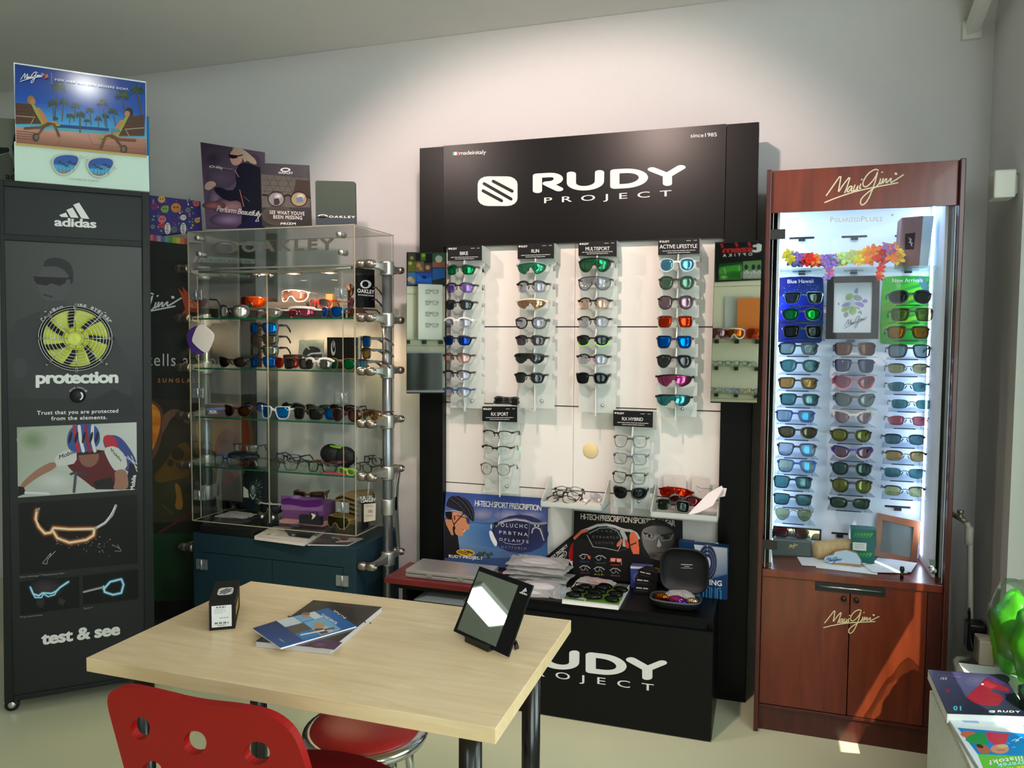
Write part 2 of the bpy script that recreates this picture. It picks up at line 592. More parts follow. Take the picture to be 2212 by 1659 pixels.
struct('trim_1', MB().box((XR-.005, 1.1, .485), (XR+.16, 2.9, .51)), m_white)      # sill
m_blind = mat_frost('blind_cloth', (222, 236, 222), .1)
t = thing('roller_blind', 'unseen cloth roller blind added to cut the sun at the side window', 'blind', (XR+.13, 1.66, 2.3))  # unseen blind, added to trim the top of the sun patch
obj('blind_cloth', MB().box((XR+.129, 1.2, 1.33), (XR+.131, 2.12, 2.3)), m_blind, t)
obj('blind_roll', MB().tube([(XR+.13, 1.18, 2.31), (XR+.13, 2.13, 2.31)], .025, 12), m_white, t)
t = thing('roller_blind', 'bright cloth blind drawn right down beside the corner', 'blind', (XR+.13, 2.5, 2.3))
obj('blind_cloth', MB().box((XR+.129, 2.16, .56), (XR+.131, 2.84, 2.3)), m_blind, t)
obj('blind_roll', MB().tube([(XR+.13, 2.16, 2.31), (XR+.13, 2.84, 2.31)], .025, 12), m_white, t)
# ceiling light panels behind the camera
for (x, y, lab) in ((-.9, -.9, 'square white ceiling light panel behind the table end'), (-4.8, .1, 'square white ceiling light panel toward the far left wall')):
    t = thing('ceiling_light', lab, 'light', (x, y, ZC-.02))
    r_ = .31 if x > -2 else .22
    obj('light_frame', MB().box((x-r_, y-r_, ZC-.03), (x+r_, y+r_, ZC-.0005)), m_white, t)
    obj('diffuser', MB().box((x-r_+.02, y-r_+.02, ZC-.034), (x+r_-.02, y+r_-.02, ZC-.0305)), mat_emit('panel_light', (244, 255, 252), 4), t)
# ceiling bracket, wall sensor
P1, P2 = atY(2135, -30, 3.0), atY(2100, 62, YB-.02)
t = thing('ceiling_bracket', 'white painted metal bracket rising from the right corner to the ceiling', 'bracket', P2)
b = MB(); b.sweep([P2, P1], (1, 0, .2), .018, .02)
obj('arm', b, m_white, t)
obj('foot_plate', MB().box(P2+V3((-.03, -.003, -.035)), P2+V3((.03, .0195, .03))), m_white, t)
wl = Pl((XR, 0, 0), (-1, 0, 0))
c = wl.m(2196, 400)
t = thing('motion_sensor', 'small white box sensor high on the right wall', 'sensor', c)
obj('housing', MB().box(c+V3((-.075, -.045, -.045)), c+V3((-.012, .035, .045))), m_white, t, .006)
obj('mount', MB().box(c+V3((-.012, -.02, -.03)), c+V3((0, .05, .03))), mat('sensor_mount', (214, 212, 204), .5), t, .003)

# ================================================================== table
TZ = .74
fl, fr, br, bl = [atZ(x, y, TZ) for x, y in ((191, 1421), (1071, 1574), (1233, 1340), (540, 1254))]
tx0, tx1 = (fl.x+bl.x)/2, (fr.x+br.x)/2
ty0, ty1 = (fl.y+fr.y)/2, (bl.y+br.y)/2
th = TZ-atY(1071, 1609, ty0).z
m_maple = mat_wood('maple_board', (230, 206, 166), (210, 180, 136), .38, (1.2, 9, 9), 5, coat=.15)
t = thing('table', 'pale maple table with black tube legs in the foreground', 'table', ((tx0+tx1)/2, (ty0+ty1)/2, 0))
obj('table_top', MB().box((tx0, ty0, TZ-th), (tx1, ty1, TZ)), m_maple, t, .0015)
m_leg = mat('black_tube', (18, 18, 19), .22, 0, .6)
for x, y in ((tx0+.075, ty0+.075), (tx1-.075, ty0+.075), (tx0+.075, ty1-.075), (tx1-.075, ty1-.075)):
    obj('leg', MB().tube([(x, y, 0), (x, y, TZ-th)], .0215, 20), m_leg, t)

# ================================================================== red chair
m_red = mat('red_lacquer', (142, 13, 8), .42, 0, .25)
m_cush = mat('dark_red_cloth', (108, 10, 16), .95, 0, .1, noise=.15, scale=150)
out = chaikin([(290, 1740), (268, 1659), (245, 1575), (229, 1515), (238, 1492), (268, 1484), (330, 1497), (420, 1520), (520, 1530), (585, 1545), (630, 1580), (652, 1630), (668, 1690), (680, 1760)], 2, True)
holes = [(303, 1574, 21, 25), (421, 1605, 25, 26), (555, 1627, 28, 25), (328, 1670, 23, 26), (436, 1700, 25, 26), (560, 1722, 27, 26)]
d0 = 1.30
base = CAM+ray(430, 1520)*(d0)
cp = Pl(base, (0, -1, -.14))
loops = [[cp.m(x, y) for x, y in out]]
for cx, cy, rx, ry in holes:
    loops.append([cp.m(cx+rx*math.cos(2*PI*i/20), cy+ry*math.sin(2*PI*i/20)) for i in range(20)])
flat = [p for L in loops for p in L]
tri = geometry.tessellate_polygon(loops)
b = MB(); n = len(flat); offv = -cp.n*.015
fs = []
for a in tri:
    a = list(a)
    if (flat[a[1]]-flat[a[0]]).cross(flat[a[2]]-flat[a[0]]).dot(cp.n) < 0: a = a[::-1]
    fs += [tuple(a), tuple(i+n for i in a[::-1])]
k = 0
for L in loops:
    for i in range(len(L)):
        j = (i+1) % len(L)
        fs.append((k+i, k+i+n, k+j+n, k+j))
    k += len(L)
b.add(flat+[p+offv for p in flat], fs)
xs = [p.x for p in loops[0]]
cx_, zb_ = (min(xs)+max(xs))/2, min(p.z for p in loops[0])
cy_ = base.y
chair = thing('chair', 'red wooden chair with round holes in its back, nearest the camera', 'chair', (cx_, cy_+.25, 0))
obj('backrest', b, m_red, chair)
sx0, sx1, sy0, sy1, sz = min(xs)+.02, max(xs)-.02+.05, cy_+.03, cy_+.46, .44
ou = chaikin([(sx0, sy0), (sx1-.03, sy0), (sx1, sy1-.06), (sx1-.06, sy1), (sx0+.06, sy1), (sx0-.02, sy1-.06)], 2)
obj('seat', MB().prism([(x, y, sz-.014) for x, y in ou], (0, 0, -.014)), m_red, chair)
cu = MB()
mx_, my_ = (sx0+sx1)/2, (sy0+sy1)/2
rings = [(1.0, -.014), (1.02, .004), (1.0, .02), (.93, .032), (.6, .038), (.0, .04)]
oo = chaikin([(sx0, sy0), (sx1, sy0), (sx1, sy1), (sx0, sy1)], 3)
vv, ff = [], []
for s_, h_ in rings: vv += [(mx_+(x-mx_)*max(s_, .001), my_+(y-my_)*max(s_, .001), sz+h_) for x, y in oo]
q = len(oo)
for i in range(len(rings)-1):
    for j in range(q): ff.append((i*q+j, i*q+(j+1) % q, (i+1)*q+(j+1) % q, (i+1)*q+j))
cu.add(vv, ff, smooth=True)
obj('cushion', cu, m_cush, chair)
for x, y in ((sx0+.04, sy0+.05), (sx1-.05, sy0+.05), (sx0+.04, sy1-.06), (sx1-.05, sy1-.06)):
    obj('leg', MB().tube([(x, y, 0), (x, y, sz-.028)], .012, 12), m_leg, chair)
for x in (sx0+.06, sx1-.07):
    obj('back_bracket', MB().box((x-.014, cy_-.05, sz-.03), (x+.014, sy0+.06, sz-.028)).box((x-.014, cy_+.004, sz-.03), (x+.014, cy_+.012, zb_+.05)), m_leg, chair)

# ================================================================== stool
m_chrome = mat('chrome', (200, 202, 204), .18, 1)
m_vinyl = mat('red_vinyl', (170, 34, 32), .42, 0, .5, noise=.05, bump=.1, scale=120)
c = atZ(790, 1566, .46)
t = thing('stool', 'round red vinyl stool with chrome rim tucked under the table', 'stool', (c.x, c.y, 0))
R_ = .142
obj('seat', MB().lathe([(0, .018), (.06, .017), (.1, .012), (R_-.012, .002), (R_-.004, -.012), (R_-.01, -.02)], c, n=40), m_vinyl, t)
obj('rim', MB().lathe([(R_-.02, -.03), (R_+.006, -.03), (R_+.011, -.02), (R_+.008, -.008), (R_-.004, -.004)], c, n=40, cap=True), m_chrome, t)
for k in range(4):
    a = PI/4+k*PI/2+.25
    p = lambda r, z: (c.x+r*math.cos(a), c.y+r*math.sin(a), z)
    obj('leg', MB().tube([p(R_-.025, .428), p(R_-.012, .3), p(R_+.02, .0)], .011, 12), m_chrome, t)
# ================================================================== left corner: fan stand and what is on and behind it
pr = mat_print('print_satin', .42)
prg = mat_print('print_gloss', .16, .5)
prm = mat_print('print_matt', .7, .2)
m_black = mat('black_laminate', (20, 22, 22), .45, 0, .22, noise=.1, scale=300)
m_char = mat('charcoal_laminate', (27, 32, 31), .42, 0, .2)
C_DIR = V3((math.cos(.776), math.sin(.776), 0))
C_N = V3((C_DIR.y, -C_DIR.x, 0))
ap = Pl((-2.63, 2.07, 0), C_N)
bkC = -C_N

def board(name, quad, pl, col, art=None, thick=.006, material=None, parent=None, label=None, cat=None, group=None):
    "flat board with its print: quad TL TR BR BL in photo px on plane pl"
    mb = MB()
    P = [pl.m(x, y) for x, y in quad]
    mb.prism(P[::-1], pl.n*-thick, col)
    A = Art(pl, mb)
    if art: art(A)
    o = obj(name, mb, material or pr, parent)
    if cat: tag(o, label, cat, group)
    return o

adi_o = ap.m(165, 1490); adi_o.z = 0
adi_c = adi_o+bkC*.2
adi = thing('display_stand', 'tall charcoal stand with a yellow fan set in its poster front', 'display stand', (adi_c.x, adi_c.y, 0))
D = .40
def front_box(x0y0, x1y1, x2y2, x3y3, d=D, f=0.0):
    P = [ap.m(*q, f) for q in (x0y0, x1y1, x2y2, x3y3)]
    return P, bkC*d
b = MB()
for q in (((-2, 388), (7, 389), (29, 1516), (9, 1519)), ((306.5, 414.5), (323, 416), (335, 1451), (313, 1457)),
          ((7, 388.7), (306.5, 414.5), (306.5, 425), (7, 401)), ((7, 505), (306.5, 521), (306.5, 534), (7, 518)), ((29, 1505), (313, 1458), (313, 1466), (29, 1516))):
    P, o_ = front_box(*q); b.prism(P[::-1], o_)
P, o_ = front_box((7, 401), (306.5, 425), (313, 1458), (29, 1505), D-.05, -.03)
b.prism(P[::-1], o_)
obj('cabinet_body', b, m_char, adi, .002)
def art_adidas_bars(A, f, col=WHT):
    for p in (((630, 465), (700, 438), (725, 488), (650, 485)), ((705, 410), (770, 385), (835, 495), (752, 491)), ((778, 355), (840, 333), (950, 506), (865, 500))):
        A.poly([f(*q) for q in p], col)
def a_head(A):
    f = lambda x, y: (x/4.916, 370+y/4.916)
    art_adidas_bars(A, f)
    A.text('adidas', f(583, 578), f(1018, 600), 17.5, WHT, .035, .95)
board('header_panel', ((7, 401), (306.5, 425), (306.5, 521), (7, 505)), Pl(ap.O+bkC*.012, C_N), (38, 45, 44), a_head, .01, pr, adi)
def arctext(A, t, cx, cy, rx, ry, a0, a1, h, col):
    n = len(t)
    for i, ch in enumerate(t):
        if ch == ' ': continue
        a = math.radians(a0+(a1-a0)*(i+.5)/n); da = math.radians((a1-a0)/n)*.38
        p = lambda q, k=1: (cx+rx*k*math.sin(q), cy-ry*k*math.cos(q))
        k = 1+h/ry
        o = A.off
        A.text(ch, p(a-da), p(a+da), h, col, .02, up=(p(a, k)[0]-p(a)[0], p(a, k)[1]-p(a)[1]))
        A.off = o
def a_post(A):
    g1, g2 = (70, 73, 72), (40, 43, 43)
    A.poly([(8, 519), (306, 534), (309, 860), (16, 860)], [(66, 69, 67), (84, 86, 85), g2, (48, 52, 51)])
    A.poly([(16, 860), (309, 860), (313, 1458), (29, 1505)], [(44, 47, 46), g2, (40, 42, 42), (36, 38, 38)])
    # runner in the background print
    A.poly([(18, 720), (40, 690), (85, 672), (130, 668), (190, 690), (250, 730), (280, 790), (285, 860), (60, 860), (30, 800)], (52, 55, 55))
    A.ell(116, 610, 34, 46, (74, 76, 76)); A.poly([(92, 650), (140, 650), (150, 690), (85, 690)], (64, 66, 66))
    A.poly(chaikin([(92, 575), (100, 558), (130, 556), (155, 570), (160, 600), (154, 620), (148, 590), (125, 575), (100, 576)], 2), (34, 36, 37))
    A.poly([(72, 597), (143, 600), (142, 610), (130, 618), (110, 612), (100, 617), (80, 614), (74, 606)], (18, 19, 20))
    A.line([(143, 602), (157, 600)], 4, (24, 25, 26)); A.line([(95, 637), (112, 641)], 4, (46, 42, 42))
    A.ell(44, 795, 16, 22, (62, 64, 64))
    A.poly([(205, 860), (245, 840), (285, 858), (300, 900), (190, 900)], (36, 38, 39))
    arctext(A, 'Caution   use eyewear', 165, 731, 80, 68.5, -60, 62, 10, (214, 216, 214))
    A.text('protection', (79, 828), (254, 826), 25, WHT, .045, .92)
    arctext(A, 'speed control', 168, 855, 19, 17, -62, 62, 4.2, (190, 190, 190))
    A.text('Trust that you are protected', (80, 896), (255, 891), 8.2, WHT, .02, 1.1)
    A.text('from the elements.', (111, 908), (231, 905), 8.2, WHT, .02, 1.1)
    # cyclist picture
    A.poly([(36.6, 923), (295, 912), (296, 1057), (39, 1075)], [(150, 162, 140), (205, 208, 204), (196, 200, 196), (176, 182, 172)])
    A.glow(70, 950, 34, 26, (120, 142, 100), (164, 172, 156)); A.glow(120, 1040, 50, 24, (206, 210, 204), (180, 186, 178))
    skin, dk = (160, 116, 96), (44, 26, 30)
    A.poly(chaikin([(218, 946), (240, 938), (262, 944), (285, 975), (296, 1000), (296, 1030), (262, 1010), (235, 985)], 2), (62, 74, 140))
    A.poly(chaikin([(222, 942), (238, 938), (250, 948), (256, 966), (240, 975), (226, 962)], 2), (186, 40, 56))
    A.poly([(280, 1000), (296, 1004), (296, 1057), (270, 1057)], (32, 34, 40))
    for k in range(3): A.line([(268+8*k, 985), (296, 1012+8*k-10)], 2, (200, 200, 204))
    A.poly(chaikin([(150, 980), (175, 975), (215, 970), (250, 980), (262, 1010), (246, 1057), (205, 1057), (185, 1040), (160, 1022), (140, 1000)], 2), (96, 32, 38))
    A.poly([(202, 1040), (240, 1030), (252, 1057), (206, 1057)], (36, 30, 36))
    A.poly(chaikin([(117, 988), (140, 972), (165, 970), (166, 1000), (140, 1006), (122, 1008)], 1), (206, 206, 202))
    A.poly(chaikin([(222, 968), (250, 962), (272, 985), (276, 1012), (250, 1020), (236, 1000)], 1), (206, 206, 202))
    A.text('Mobile', (128, 992), (164, 978), 9, (40, 42, 48), .02); A.text('Mobile', (240, 975), (262, 998), 8, (40, 42, 48), .02)
    A.poly(chaikin([(118, 995), (124, 1010), (90, 1026), (66, 1042), (50, 1056), (42, 1050), (60, 1030), (88, 1008)], 2), skin)
    A.poly(chaikin([(246, 1016), (272, 1012), (278, 1040), (276, 1058), (242, 1058), (250, 1040)], 2), skin)
    A.ell(192, 985, 22, 24, (140, 92, 76)); A.line([(172, 980), (214, 976)], 7, (40, 36, 40))
    A.poly(chaikin([(144, 962), (146, 935), (160, 918), (182, 915), (206, 918), (216, 935), (216, 958), (200, 972), (176, 978), (155, 976)], 2), (54, 84, 150))
    for x0, x1, cc in ((160, 168, (186, 40, 52)), (171, 178, (226, 226, 230)), (186, 192, (150, 34, 48)), (200, 203, (214, 216, 224))):
        A.line([(x0, 921), (x1-4, 950), (x1+2, 974)], 7, cc)
    for x in (152, 165, 181, 197, 209): A.ell(x, 945, 3.2, 13, (22, 24, 34), 14)
    A.line([(153, 1024), (165, 1020), (190, 1026)], 5, (60, 62, 66)); A.line([(164, 1022), (160, 1062)], 6, (76, 78, 82))
    A.poly([(39, 1050), (52, 1052), (56, 1066), (39, 1072)], (30, 30, 34)); A.line([(55, 1064), (105, 1066)], 5, (214, 216, 216))
    A.text('Mobile', (290, 1057), (294, 1026), 9, (238, 238, 238), .03, up=(-9, 1))
    # glowing frame picture
    A.poly([(40, 1087.6), (296.6, 1068), (298.5, 1216), (43, 1240)], (20, 20, 21))
    for w, cc in ((17, (58, 36, 20)), (11, (138, 86, 48)), (6, (232, 176, 124)), (2.4, (255, 240, 220))):
        A.line([(80, 1102), (77, 1120), (84, 1138), (97, 1152), (110, 1150), (116, 1140), (150, 1143), (204, 1142), (202, 1156), (186, 1166), (150, 1172), (124, 1162), (114, 1146)], w, cc)
    A.line([(85, 1125), (103, 1143)], 7, (14, 12, 10)); A.poly([(126, 1148), (196, 1147), (190, 1157), (150, 1163), (130, 1156)], (26, 22, 20))
    A.line([(206, 1141), (226, 1130), (242, 1112), (250, 1092)], 6, (176, 176, 172)); A.line([(210, 1139), (230, 1126), (248, 1096)], 1.6, (250, 250, 248))
    A.line([(85, 1098), (80, 1104)], 4, (150, 150, 146))
    for i in range(34):
        A.ell(100+random.random()**.6*160, 1178+random.gauss(0, 9)-i*.15, random.uniform(.7, 1.8), random.uniform(.7, 1.8), (150, 150, 146), n=6)
    A.line([(92, 1216), (110, 1194), (108, 1202), (120, 1190), (104, 1206), (101, 1218), (92, 1216)], 1.2, (180, 180, 178))
    A.line([(242, 1176), (258, 1184), (254, 1176), (262, 1190), (248, 1190)], 1.2, (150, 150, 148))
    A.text('Vision Advantage\u2122 Polycarbonate Filter', (42, 1248), (140, 1239), 4, (150, 152, 152), .01)
    A.poly([(43, 1257), (170.7, 1246), (171.7, 1311), (45, 1328)], (16, 16, 17)); A.poly([(179.5, 1244), (298.5, 1229.5), (299, 1293), (180.5, 1306)], (14, 14, 15))
    A.glow(100, 1270, 38, 24, (70, 62, 66), (22, 21, 22))
    A.ell(88, 1300, 9, 12, (48, 44, 44)); A.poly([(128, 1290), (142, 1296), (136, 1308), (126, 1302)], (54, 52, 54))
    for w, cc in ((9, (20, 62, 84)), (5, (90, 176, 208)), (2, (226, 246, 252))):
        A.line([(66, 1268), (72, 1282), (84, 1286), (92, 1280), (112, 1281), (122, 1276), (130, 1268), (148, 1256)], w, cc)
        A.line([(68, 1274), (76, 1290), (90, 1290), (94, 1282), (104, 1288), (118, 1284), (124, 1274)], w*.7, cc)
    for w, cc in ((9, (22, 70, 96)), (5, (110, 190, 220)), (2, (230, 248, 252))):
        A.line([(224, 1272), (238, 1256), (262, 1250), (267, 1262), (262, 1280), (244, 1284), (226, 1278), (224, 1266)], w, cc)
    A.line([(181, 1278), (222, 1268)], 4, (170, 172, 174)); A.line([(184, 1274), (222, 1264)], 1.5, (60, 62, 64))
    A.text('TRI.FIT\u2122', (180, 1316), (200, 1314), 4, (150, 152, 152), .01); A.text('Wrap around frame', (43, 1334), (92, 1329), 4, (150, 152, 152), .01)
    A.text('test & see', (91, 1391), (258, 1369), 25, WHT, .045, .95)
poster_pl = Pl(ap.O+bkC*.008, C_N)
board('poster_panel', ((8, 519), (306, 534), (313, 1458), (29, 1505)), poster_pl, (40, 42, 42), a_post, .008, pr, adi)
# the fan
fc = poster_pl.m(165, 731, .004)
FR = (poster_pl.m(165, 731)-poster_pl.m(165, 660)).length
UP = V3((0, 0, 1))
def fp(r, a, d=0): return fc+(C_DIR*math.sin(a)+UP*math.cos(a))*r+C_N*d
fan = obj('fan', MB().lathe([(FR*.97, 0), (FR*.97, .004), (FR*.93, .006), (0, .006)], fc, C_N, 48), mat('fan_recess', (14, 15, 15), .7), adi)
m_rub0 = mat('vent_dark', (20, 22, 14), .6)
m_lime = mat('lime_plastic', (200, 208, 62), .42, 0, .5)
for k in range(7):
    a0 = 2*PI*k/7+.1
    vs, fs = [], []
    N, Rn = 6, 6
    for i in range(Rn+1):
        r = FR*(.26+(.86-.26)*i/Rn)
        sp = .44+.16*i/Rn
        for j in range(N+1):
            vs.append(fp(r, a0+.16*i/Rn*1.6+(j/N-.5)*sp*1.15, .008+.018*(1-j/N)))
    for i in range(Rn):
        for j in range(N):
            fs.append((i*(N+1)+j, i*(N+1)+j+1, (i+1)*(N+1)+j+1, (i+1)*(N+1)+j))
    bl_ = MB().add(vs, fs, smooth=True)
    e = obj('blade', bl_, m_lime, fan)
    s_ = e.modifiers.new('thick', 'SOLIDIFY'); s_.thickness = .0025
hb = MB().lathe([(FR*.33, .006), (FR*.33, .026), (FR*.31, .031), (FR*.24, .032), (FR*.235, .028), (FR*.1, .030), (0, .031)], fc, C_N, 36)
for k in range(20):
    hb.lathe([(FR*.022, 0), (FR*.022, .003), (0, .003)], fp(FR*.275, 2*PI*k/20, .0305), C_N, 6)
ho_ = obj('hub', hb, m_lime, fan)
vh = MB()
for k in range(20): vh.lathe([(FR*.02, 0), (FR*.02, .002), (0, .002)], fp(FR*.275, 2*PI*k/20+.157, .0335), C_N, 6)
obj('vent_holes', vh, m_rub0, ho_)
m_wire = mat('guard_wire', (196, 198, 196), .3, .9)
g = MB()
for r in (.2, .34, .46, .56, .655, .745, .825, .90, .975):
    g.tube([fp(FR*r, 2*PI*i/40, .038 if r < .95 else .02) for i in range(40)], .0011, 5, True)
for k in range(8):
    a = PI/4*k
    L = 1.03 if k % 2 == 0 else 1.10
    for da in ((0,) if k % 2 == 0 else (0,)):
        g.tube([fp(FR*.2, a, .038), fp(FR*.9, a, .038), fp(FR*L, a, .012)], .0016, 6)
    if k % 2: g.lathe([(.006, 0), (.006, .004), (.003, .0042), (.003, .007), (0, .007)], fp(FR*1.12, a, .002), C_N, 12)
    g.tube([fp(FR*.9, a+.035, .036), fp(FR*1.02, a+.03, .02), fp(FR*1.02, a-.03, .02), fp(FR*.9, a-.035, .036)], .0011, 5)
obj('guard', g, m_wire, fan)
kc = poster_pl.m(168, 855, .001); kr = (poster_pl.m(168, 855)-poster_pl.m(168, 840)).length
kn = MB().lathe([(kr, 0), (kr*.95, .012), (kr*.8, .014), (0, .014)], kc, C_N, 28, BLK)
A_ = Art(Pl(kc+C_N*.014, C_N), kn, .0003)
A_.poly([(168+12*math.sin(a), 855-11*math.cos(a)) for a in [.7+1.9*i/8 for i in range(9)]]+[(167+9.4*math.sin(a), 855.5-8.6*math.cos(a)) for a in [2.6-1.9*i/8 for i in range(9)]], (240, 240, 240))
obj('speed_knob', kn, pr, adi)
m_rub = mat('black_rubber', (14, 14, 15), .6)
for k, (s_, dd) in enumerate(((.02, .04), (.46, .04), (.02, .34), (.46, .34))):
    o_ = ap.m(9, 1519); o_.z = 0
    c = o_+C_DIR*s_+bkC*dd
    w = obj('caster', MB().lathe([(.008, -.011), (.022, -.011), (.0245, -.007), (.0245, .007), (.022, .011), (.008, .011)], c+V3((0, 0, .0245)), C_N, 24), m_rub, adi)
    h = MB().lathe([(.013, 0), (.014, .001), (.010, .002), (.006, .003), (0, .003)], c+V3((0, 0, .0245))+C_N*.0112, C_N, 20)
    obj('wheel_cap', h, m_chrome, w)
    obj('caster_fork', MB().box(c+V3((-.014, -.014, .045)), c+V3((.014, .014, .062))), m_rub, w)

# poster card on top of the stand
mp = Pl(ap.O-C_N*.01, C_N)
def palm(A, x, y, top, w, n=9, dark=(40, 58, 22), lean=0, f=1.0):
    A.line([(x, y), (x+lean*.4, (y+top)/2), (x+lean, top)], w, (86, 76, 50))
    for i in range(n):
        a = PI*(i/(n-1))*1.25-.4
        l = f*random.uniform(.75, 1.05)
        ex, ey = x+lean+l*math.cos(a), top-l*.75*math.sin(a)+l*.25
        mxx, myy = x+lean+l*.55*math.cos(a), top-l*.6*math.sin(a)-l*.06
        wd = l*.17
        cc = tuple(int(q*random.uniform(.8, 1.5)) for q in dark)
        A.poly([(x+lean, top), (mxx-wd*math.sin(a), myy-wd), (ex, ey), (mxx+wd*.5*math.sin(a), myy+wd)], cc)
def mj_script(A, p0, p1, up, w, col): A.strokes(MAUI, p0, p1, up, w, col)
def bird(A, x, y, k=1.0):
    A.poly([(x, y), (x-9*k, y-16*k), (x-2*k, y-8*k), (x+2*k, y-4*k), (x+7*k, y-11*k), (x+9*k, y-3*k), (x+12*k, y+2*k), (x+5*k, y+5*k), (x-6*k, y+9*k)], (214, 84, 56))
    A.poly([(x+2*k, y-3*k), (x+8*k, y-8*k), (x+7*k, y)], (232, 150, 70))
def a_mj(A):
    sk0, sk1, sk2 = (4, 52, 140), (2, 84, 190), (70, 178, 236)
    A.poly([(32, 138), (314, 179), (315, 245), (32, 215)], [sk0, (6, 66, 158), sk1, sk1])
    A.poly([(32, 215), (315, 245), (316, 292), (34, 262)], [sk1, sk1, sk2, sk2])
    A.poly([(34, 258), (316, 288), (316, 304), (34, 280)], (96, 180, 210))
    A.poly([(120, 268), (235, 277), (236, 284), (120, 275)], (10, 62, 140))
    A.poly([(120, 275), (236, 284), (236, 290), (130, 283)], (90, 170, 190))
    A.poly([(34, 274), (130, 283), (236, 292), (316, 300), (316.8, 337), (35, 310)], [(206, 150, 130), (214, 158, 138), (206, 148, 128), (190, 130, 112), (128, 76, 56), (140, 86, 64)])
    A.line([(190, 289), (200, 312), (316, 324)], .8, (120, 76, 60)); A.line([(132, 304), (118, 316)], .8, (120, 76, 60))
    for k in range(4): A.line([(35, 283+5*k), (75, 287+5*k)], 1.4, (92, 56, 44))
    for (x, y, tp, w, f, ln) in ((118, 256, 190, 3, 21, 9), (116, 258, 226, 2, 15, -2), (134, 262, 222, 2, 15, 4), (160, 262, 230, 2, 13, 3), (150, 268, 252, 1.6, 11, 2), (173, 286, 250, 3, 15, 0), (197, 270, 240, 2, 12, -3), (186, 272, 262, 1.4, 8, 2), (213, 276, 258, 1.6, 10, 0), (228, 274, 224, 2, 15, -6), (232, 276, 252, 1.6, 10, -4), (250, 272, 242, 2, 14, -6), (272, 252, 208, 2.6, 19, -8), (306, 250, 196, 3.5, 18, -10), (118, 262, 258, 1.4, 8, 2)):
        palm(A, x, y, tp, w, 9, (44, 62, 24), ln, f)
    wd, lm, sk = (84, 50, 36), (160, 168, 46), (196, 130, 90)
    for m_, X0 in ((1, 0), (-1, 346)):
        g = lambda x, y: (X0+m_*x, y+(0 if m_ > 0 else 26))
        A.ell(*g(67, 217), 8.5, 9.5, (150, 116, 60) if m_ > 0 else (30, 26, 26)); A.ell(*g(71, 221), 6, 7, sk)
        A.poly([g(*q) for q in ((74, 232), (86, 234), (98, 250), (104, 264), (116, 262), (128, 268), (110, 274), (92, 266))], sk)
        A.poly([g(*q) for q in ((68, 226), (76, 228), (94, 265), (130, 268), (130, 274), (90, 272))], lm)
        A.poly([g(*q) for q in ((34, 223), (66, 226), (90, 268), (34, 268))], wd)
        for k in range(4): A.line([g(36, 232+9*k), g(70+5*k, 234+9*k)], .8, (56, 32, 24))
        A.line([g(35, 251), g(76, 254)], 1.4, (196, 180, 150)); A.line([g(74, 256), g(64, 274)], 1.2, (196, 180, 150))
        A.line([g(54, 278), g(88, 276), (g(104, 267)), g(118, 270), g(128, 294)], 5, (112, 72, 44)); A.line([g(84, 290), g(96, 274), g(112, 268)], 4, (96, 60, 38))
        A.ell(*g(78, 297), 7, 9, (62, 48, 38)); A.ell(*g(79, 297), 4, 5.5, (120, 100, 80))
    A.poly([(240, 278), (258, 280), (260, 287), (240, 286)], (40, 150, 180))
    A.poly([(35, 309), (317, 336), (317, 341), (35, 314)], (198, 172, 96))
    mj_script(A, (44, 180), (96, 183), (0, -26), 1.5, WHT); bird(A, 98, 167, .62)
    A.line([(111.5, 159), (112, 183)], .8, (160, 190, 220))
    A.text('VON HIER AUS EINE BESSERE SICHT.', (118, 175), (279, 197), 4.6, WHT, .03, 1.3)
    A.poly([(30, 309.5), (321, 336.5), (323, 413.7), (32, 389.3)], (206, 240, 224)) if False else None
    for X, cx, rot in ((0, 143, 8), (1, 218, 12)):
        A.poly(chaikin([(cx-30, 341+X*6), (cx-8, 333+X*6), (cx+24, 334+X*7), (cx+31, 345+X*7), (cx+22, 364+X*8), (cx+2, 380+X*6), (cx-18, 378+X*4), (cx-30, 362+X*4)], 2), (214, 206, 190))
        pts = chaikin([(cx-27, 343+X*6), (cx-8, 335.5+X*6), (cx+22, 336.5+X*7), (cx+28, 346+X*7), (cx+20, 362+X*8), (cx+2, 377+X*6), (cx-17, 375+X*4), (cx-27, 361+X*4)], 2)
        A.poly(pts, [(12, 84, 176) if y < 358+X*5 else ((60, 170, 224) if y < 370+X*5 else (120, 130, 120)) for x, y in pts])
        for k in range(5): palm(A, cx-16+8*k, 372+X*6, 352+4*(k % 3)+X*6, .8, 7, (22, 40, 30), 1, 6)
    A.line([(172, 336), (178, 340), (186, 340), (191, 339)], 1.2, (196, 190, 176)); A.line([(171, 344), (180, 342), (190, 346)], 1.2, (196, 190, 176))
    A.line([(110, 350), (114, 348)], 2, (196, 190, 176)); A.line([(247, 362), (251, 366)], 2, (196, 190, 176))
    A.text('PolarizedPlus2\u00ae Sunglasses', (150, 389), (214, 394), 4, (150, 170, 158), 0)
